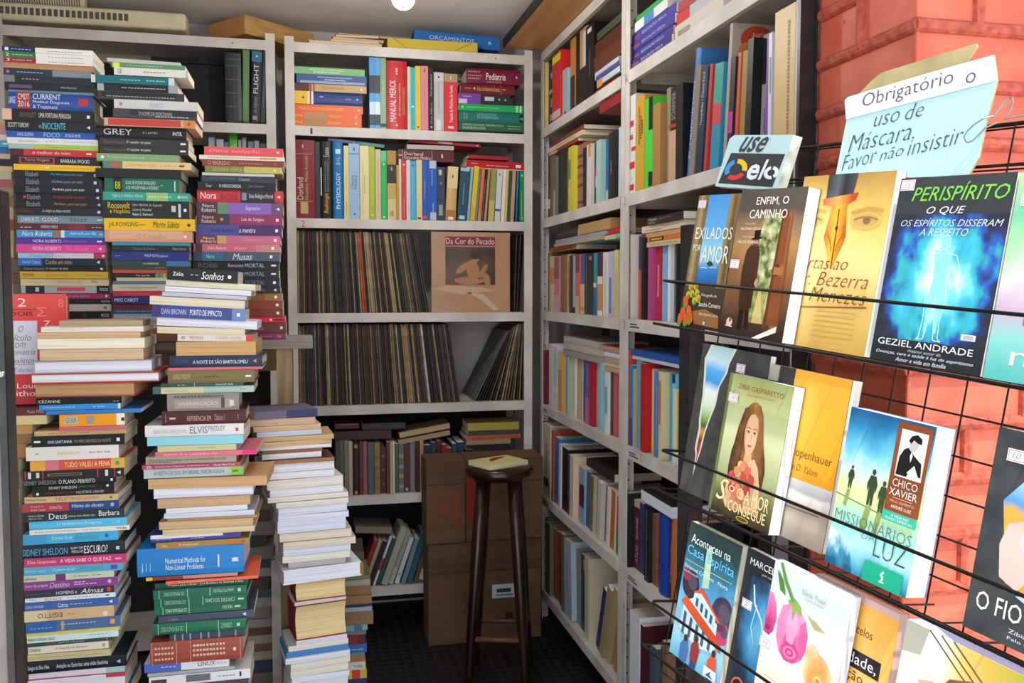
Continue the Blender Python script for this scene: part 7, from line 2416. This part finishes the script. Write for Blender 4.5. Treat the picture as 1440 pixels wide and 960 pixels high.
# ------------------------------------------------------------------ labels: what singles each book out among its neighbours
ORDW = ['first', 'second', 'third', 'fourth', 'fifth', 'sixth', 'seventh', 'eighth', 'ninth', 'tenth', 'eleventh', 'twelfth', 'thirteenth', 'fourteenth', 'fifteenth', 'sixteenth', 'seventeenth', 'eighteenth', 'nineteenth']


def ordinal(n):
    n += 1
    if n < 20:
        return ORDW[n - 1]
    tens = {2: 'twent', 3: 'thirt', 4: 'fort', 5: 'fift', 6: 'sixt', 7: 'sevent', 8: 'eight'}[n // 10]
    return tens + 'ieth' if n % 10 == 0 else tens + 'y-' + ORDW[n % 10 - 1]


SHORT = {
    'A': 'in rear pile behind red textbook', 'B': 'in rear pile topped by reference books', 'C': 'in rear romance pile by the upright', 'Z': 'in pile behind the gate post',
    'D': 'in front pile beside the gate', 'X': 'in low pile under red textbook', 'E': 'in front pile with thick blue volume', 'F': 'in front pile of page edges',
    'G': 'in shaded pile behind page-edge pile', 'H': 'in shadowed pile behind blue volume',
    'M1': 'in green-topped heap on uppermost medical shelf', 'M1s': 'on uppermost medical shelf', 'M1r': 'in maroon-topped heap on uppermost medical shelf', 'M2': 'on second medical shelf', 'M2l': 'atop second medical shelf row',
    'R1': 'on upper record shelf', 'R2': 'on lower record shelf', 'R3': 'propped at end of lower record shelf', 'M5': 'on shelf right below the records', 'M5l': 'atop old volumes below the records', 'M5r': 'in yellow-topped heap behind the stool', 'M6': 'leaning on shelf near floor below records', 'M6l': 'slanted over leaning books below the records', 'L1': 'on shelf behind rear piles', 'L2': 'peeping above romance pile',
    'S1': 'on uppermost inner side shelf', 'S1l': 'in heap on uppermost inner side shelf', 'S2': 'on second inner side shelf', 'S2l': 'atop second inner side shelf row', 'S2m': 'high on second inner side shelf', 'S3': 'on third inner side shelf', 'S3l': 'atop third inner side shelf row', 'S3m': 'atop third inner side shelf row by upright', 'S3n': 'over aqua book on third inner side shelf', 'S3o': 'over aqua book on third inner side shelf',
    'S4': 'on fourth inner side shelf', 'S4l': 'atop fourth inner side shelf row', 'S4m': 'by upright atop fourth inner side shelf row', 'S5': 'on fifth inner side shelf', 'S5l': 'atop fifth inner side shelf row', 'S6': 'on bottom inner side shelf',
    'O1': 'in purple heap behind the rack', 'O1b': 'in pale heap behind the rack', 'O2': 'on art book shelf behind the rack', 'O3': 'on third side shelf behind the rack', 'O3l': 'atop third side shelf row behind the rack', 'O4': 'on fourth side shelf behind the rack', 'O4l': 'atop fourth side shelf row behind the rack', 'O5': 'on fifth side shelf behind the rack', 'O5l': 'atop fifth side shelf row behind the rack', 'O6': 'on bottom side shelf behind the rack'}
LYING = {'A', 'B', 'C', 'Z', 'D', 'X', 'E', 'F', 'G', 'H', 'M1', 'M1r', 'M5r', 'M2l', 'M5l', 'S1l', 'S2l', 'S2m', 'S3l', 'S3m', 'S3n', 'S3o', 'S4l', 'S4m', 'S5l', 'O1', 'O1b', 'O3l', 'O4l', 'O5l', 'M6l'}
by = {}
for r in REG:
    by.setdefault(r[1], []).append(r)
used = set()
for key, rs in by.items():
    rs.sort(key=lambda r: r[2])
    phrase, group, ordp = PLACES[key]
    if key in ('R1', 'R2', 'R3'):
        cc = [r[3] for r in rs]
        wh = {'R1': 'in the packed row on the upper record shelf', 'R2': 'in the packed row on the lower record shelf', 'R3': 'propped slantwise at the end of the lower record shelf'}[key]
        for r in rs:
            one = cc.count(r[3]) == 1
            r[0]['label'] = ('the only ' if one else 'thin worn ') + r[3] + ' record sleeve ' + wh
            r[0]['group'] = group if one else r[3] + ' ' + group
        continue
    desc = [(r[4] + ' ' if r[4] else '') + r[3] + (' page-edge' if r[5] else '') + ' book' for r in rs]
    cols = [r[3] for r in rs]
    trip = [(desc[i], cols[i - 1] if i else None, cols[i + 1] if i + 1 < len(rs) else None) for i in range(len(rs))]
    where = SHORT[key]
    lying = key in LYING
    for i, r in enumerate(rs):
        if len(rs) == 1:
            s = desc[i] + ' ' + where
        elif desc.count(desc[i]) == 1 and cols.count(cols[i]) == 1:
            s = 'the only ' + desc[i] + ' ' + where
        elif i == 0 and lying:
            s = desc[i] + ' topmost ' + where
        elif trip.count(trip[i]) == 1 and 0 < i < len(rs) - 1:
            a, b = cols[i - 1], cols[i + 1]
            s = desc[i] + (' below %s and above %s ' % (a, b) if lying else ' between %s and %s ' % (a, b)) + where
        else:
            s = desc[i] + ', ' + ordinal(i) + (' from top ' if lying else ' along ') + where
        w_ = s.split()
        if len(w_) > 16:
            s = desc[i] + ', ' + ordinal(i) + (' from top ' if lying else ' along ') + where
        if s.lower() in used:
            s = desc[i] + ', ' + ordinal(i) + (' from top ' if lying else ' along ') + where
        used.add(s.lower())
        r[0]['label'] = s
        r[0]['group'] = group
print('BOOKS', len(REG))
bpy.context.view_layer.update()
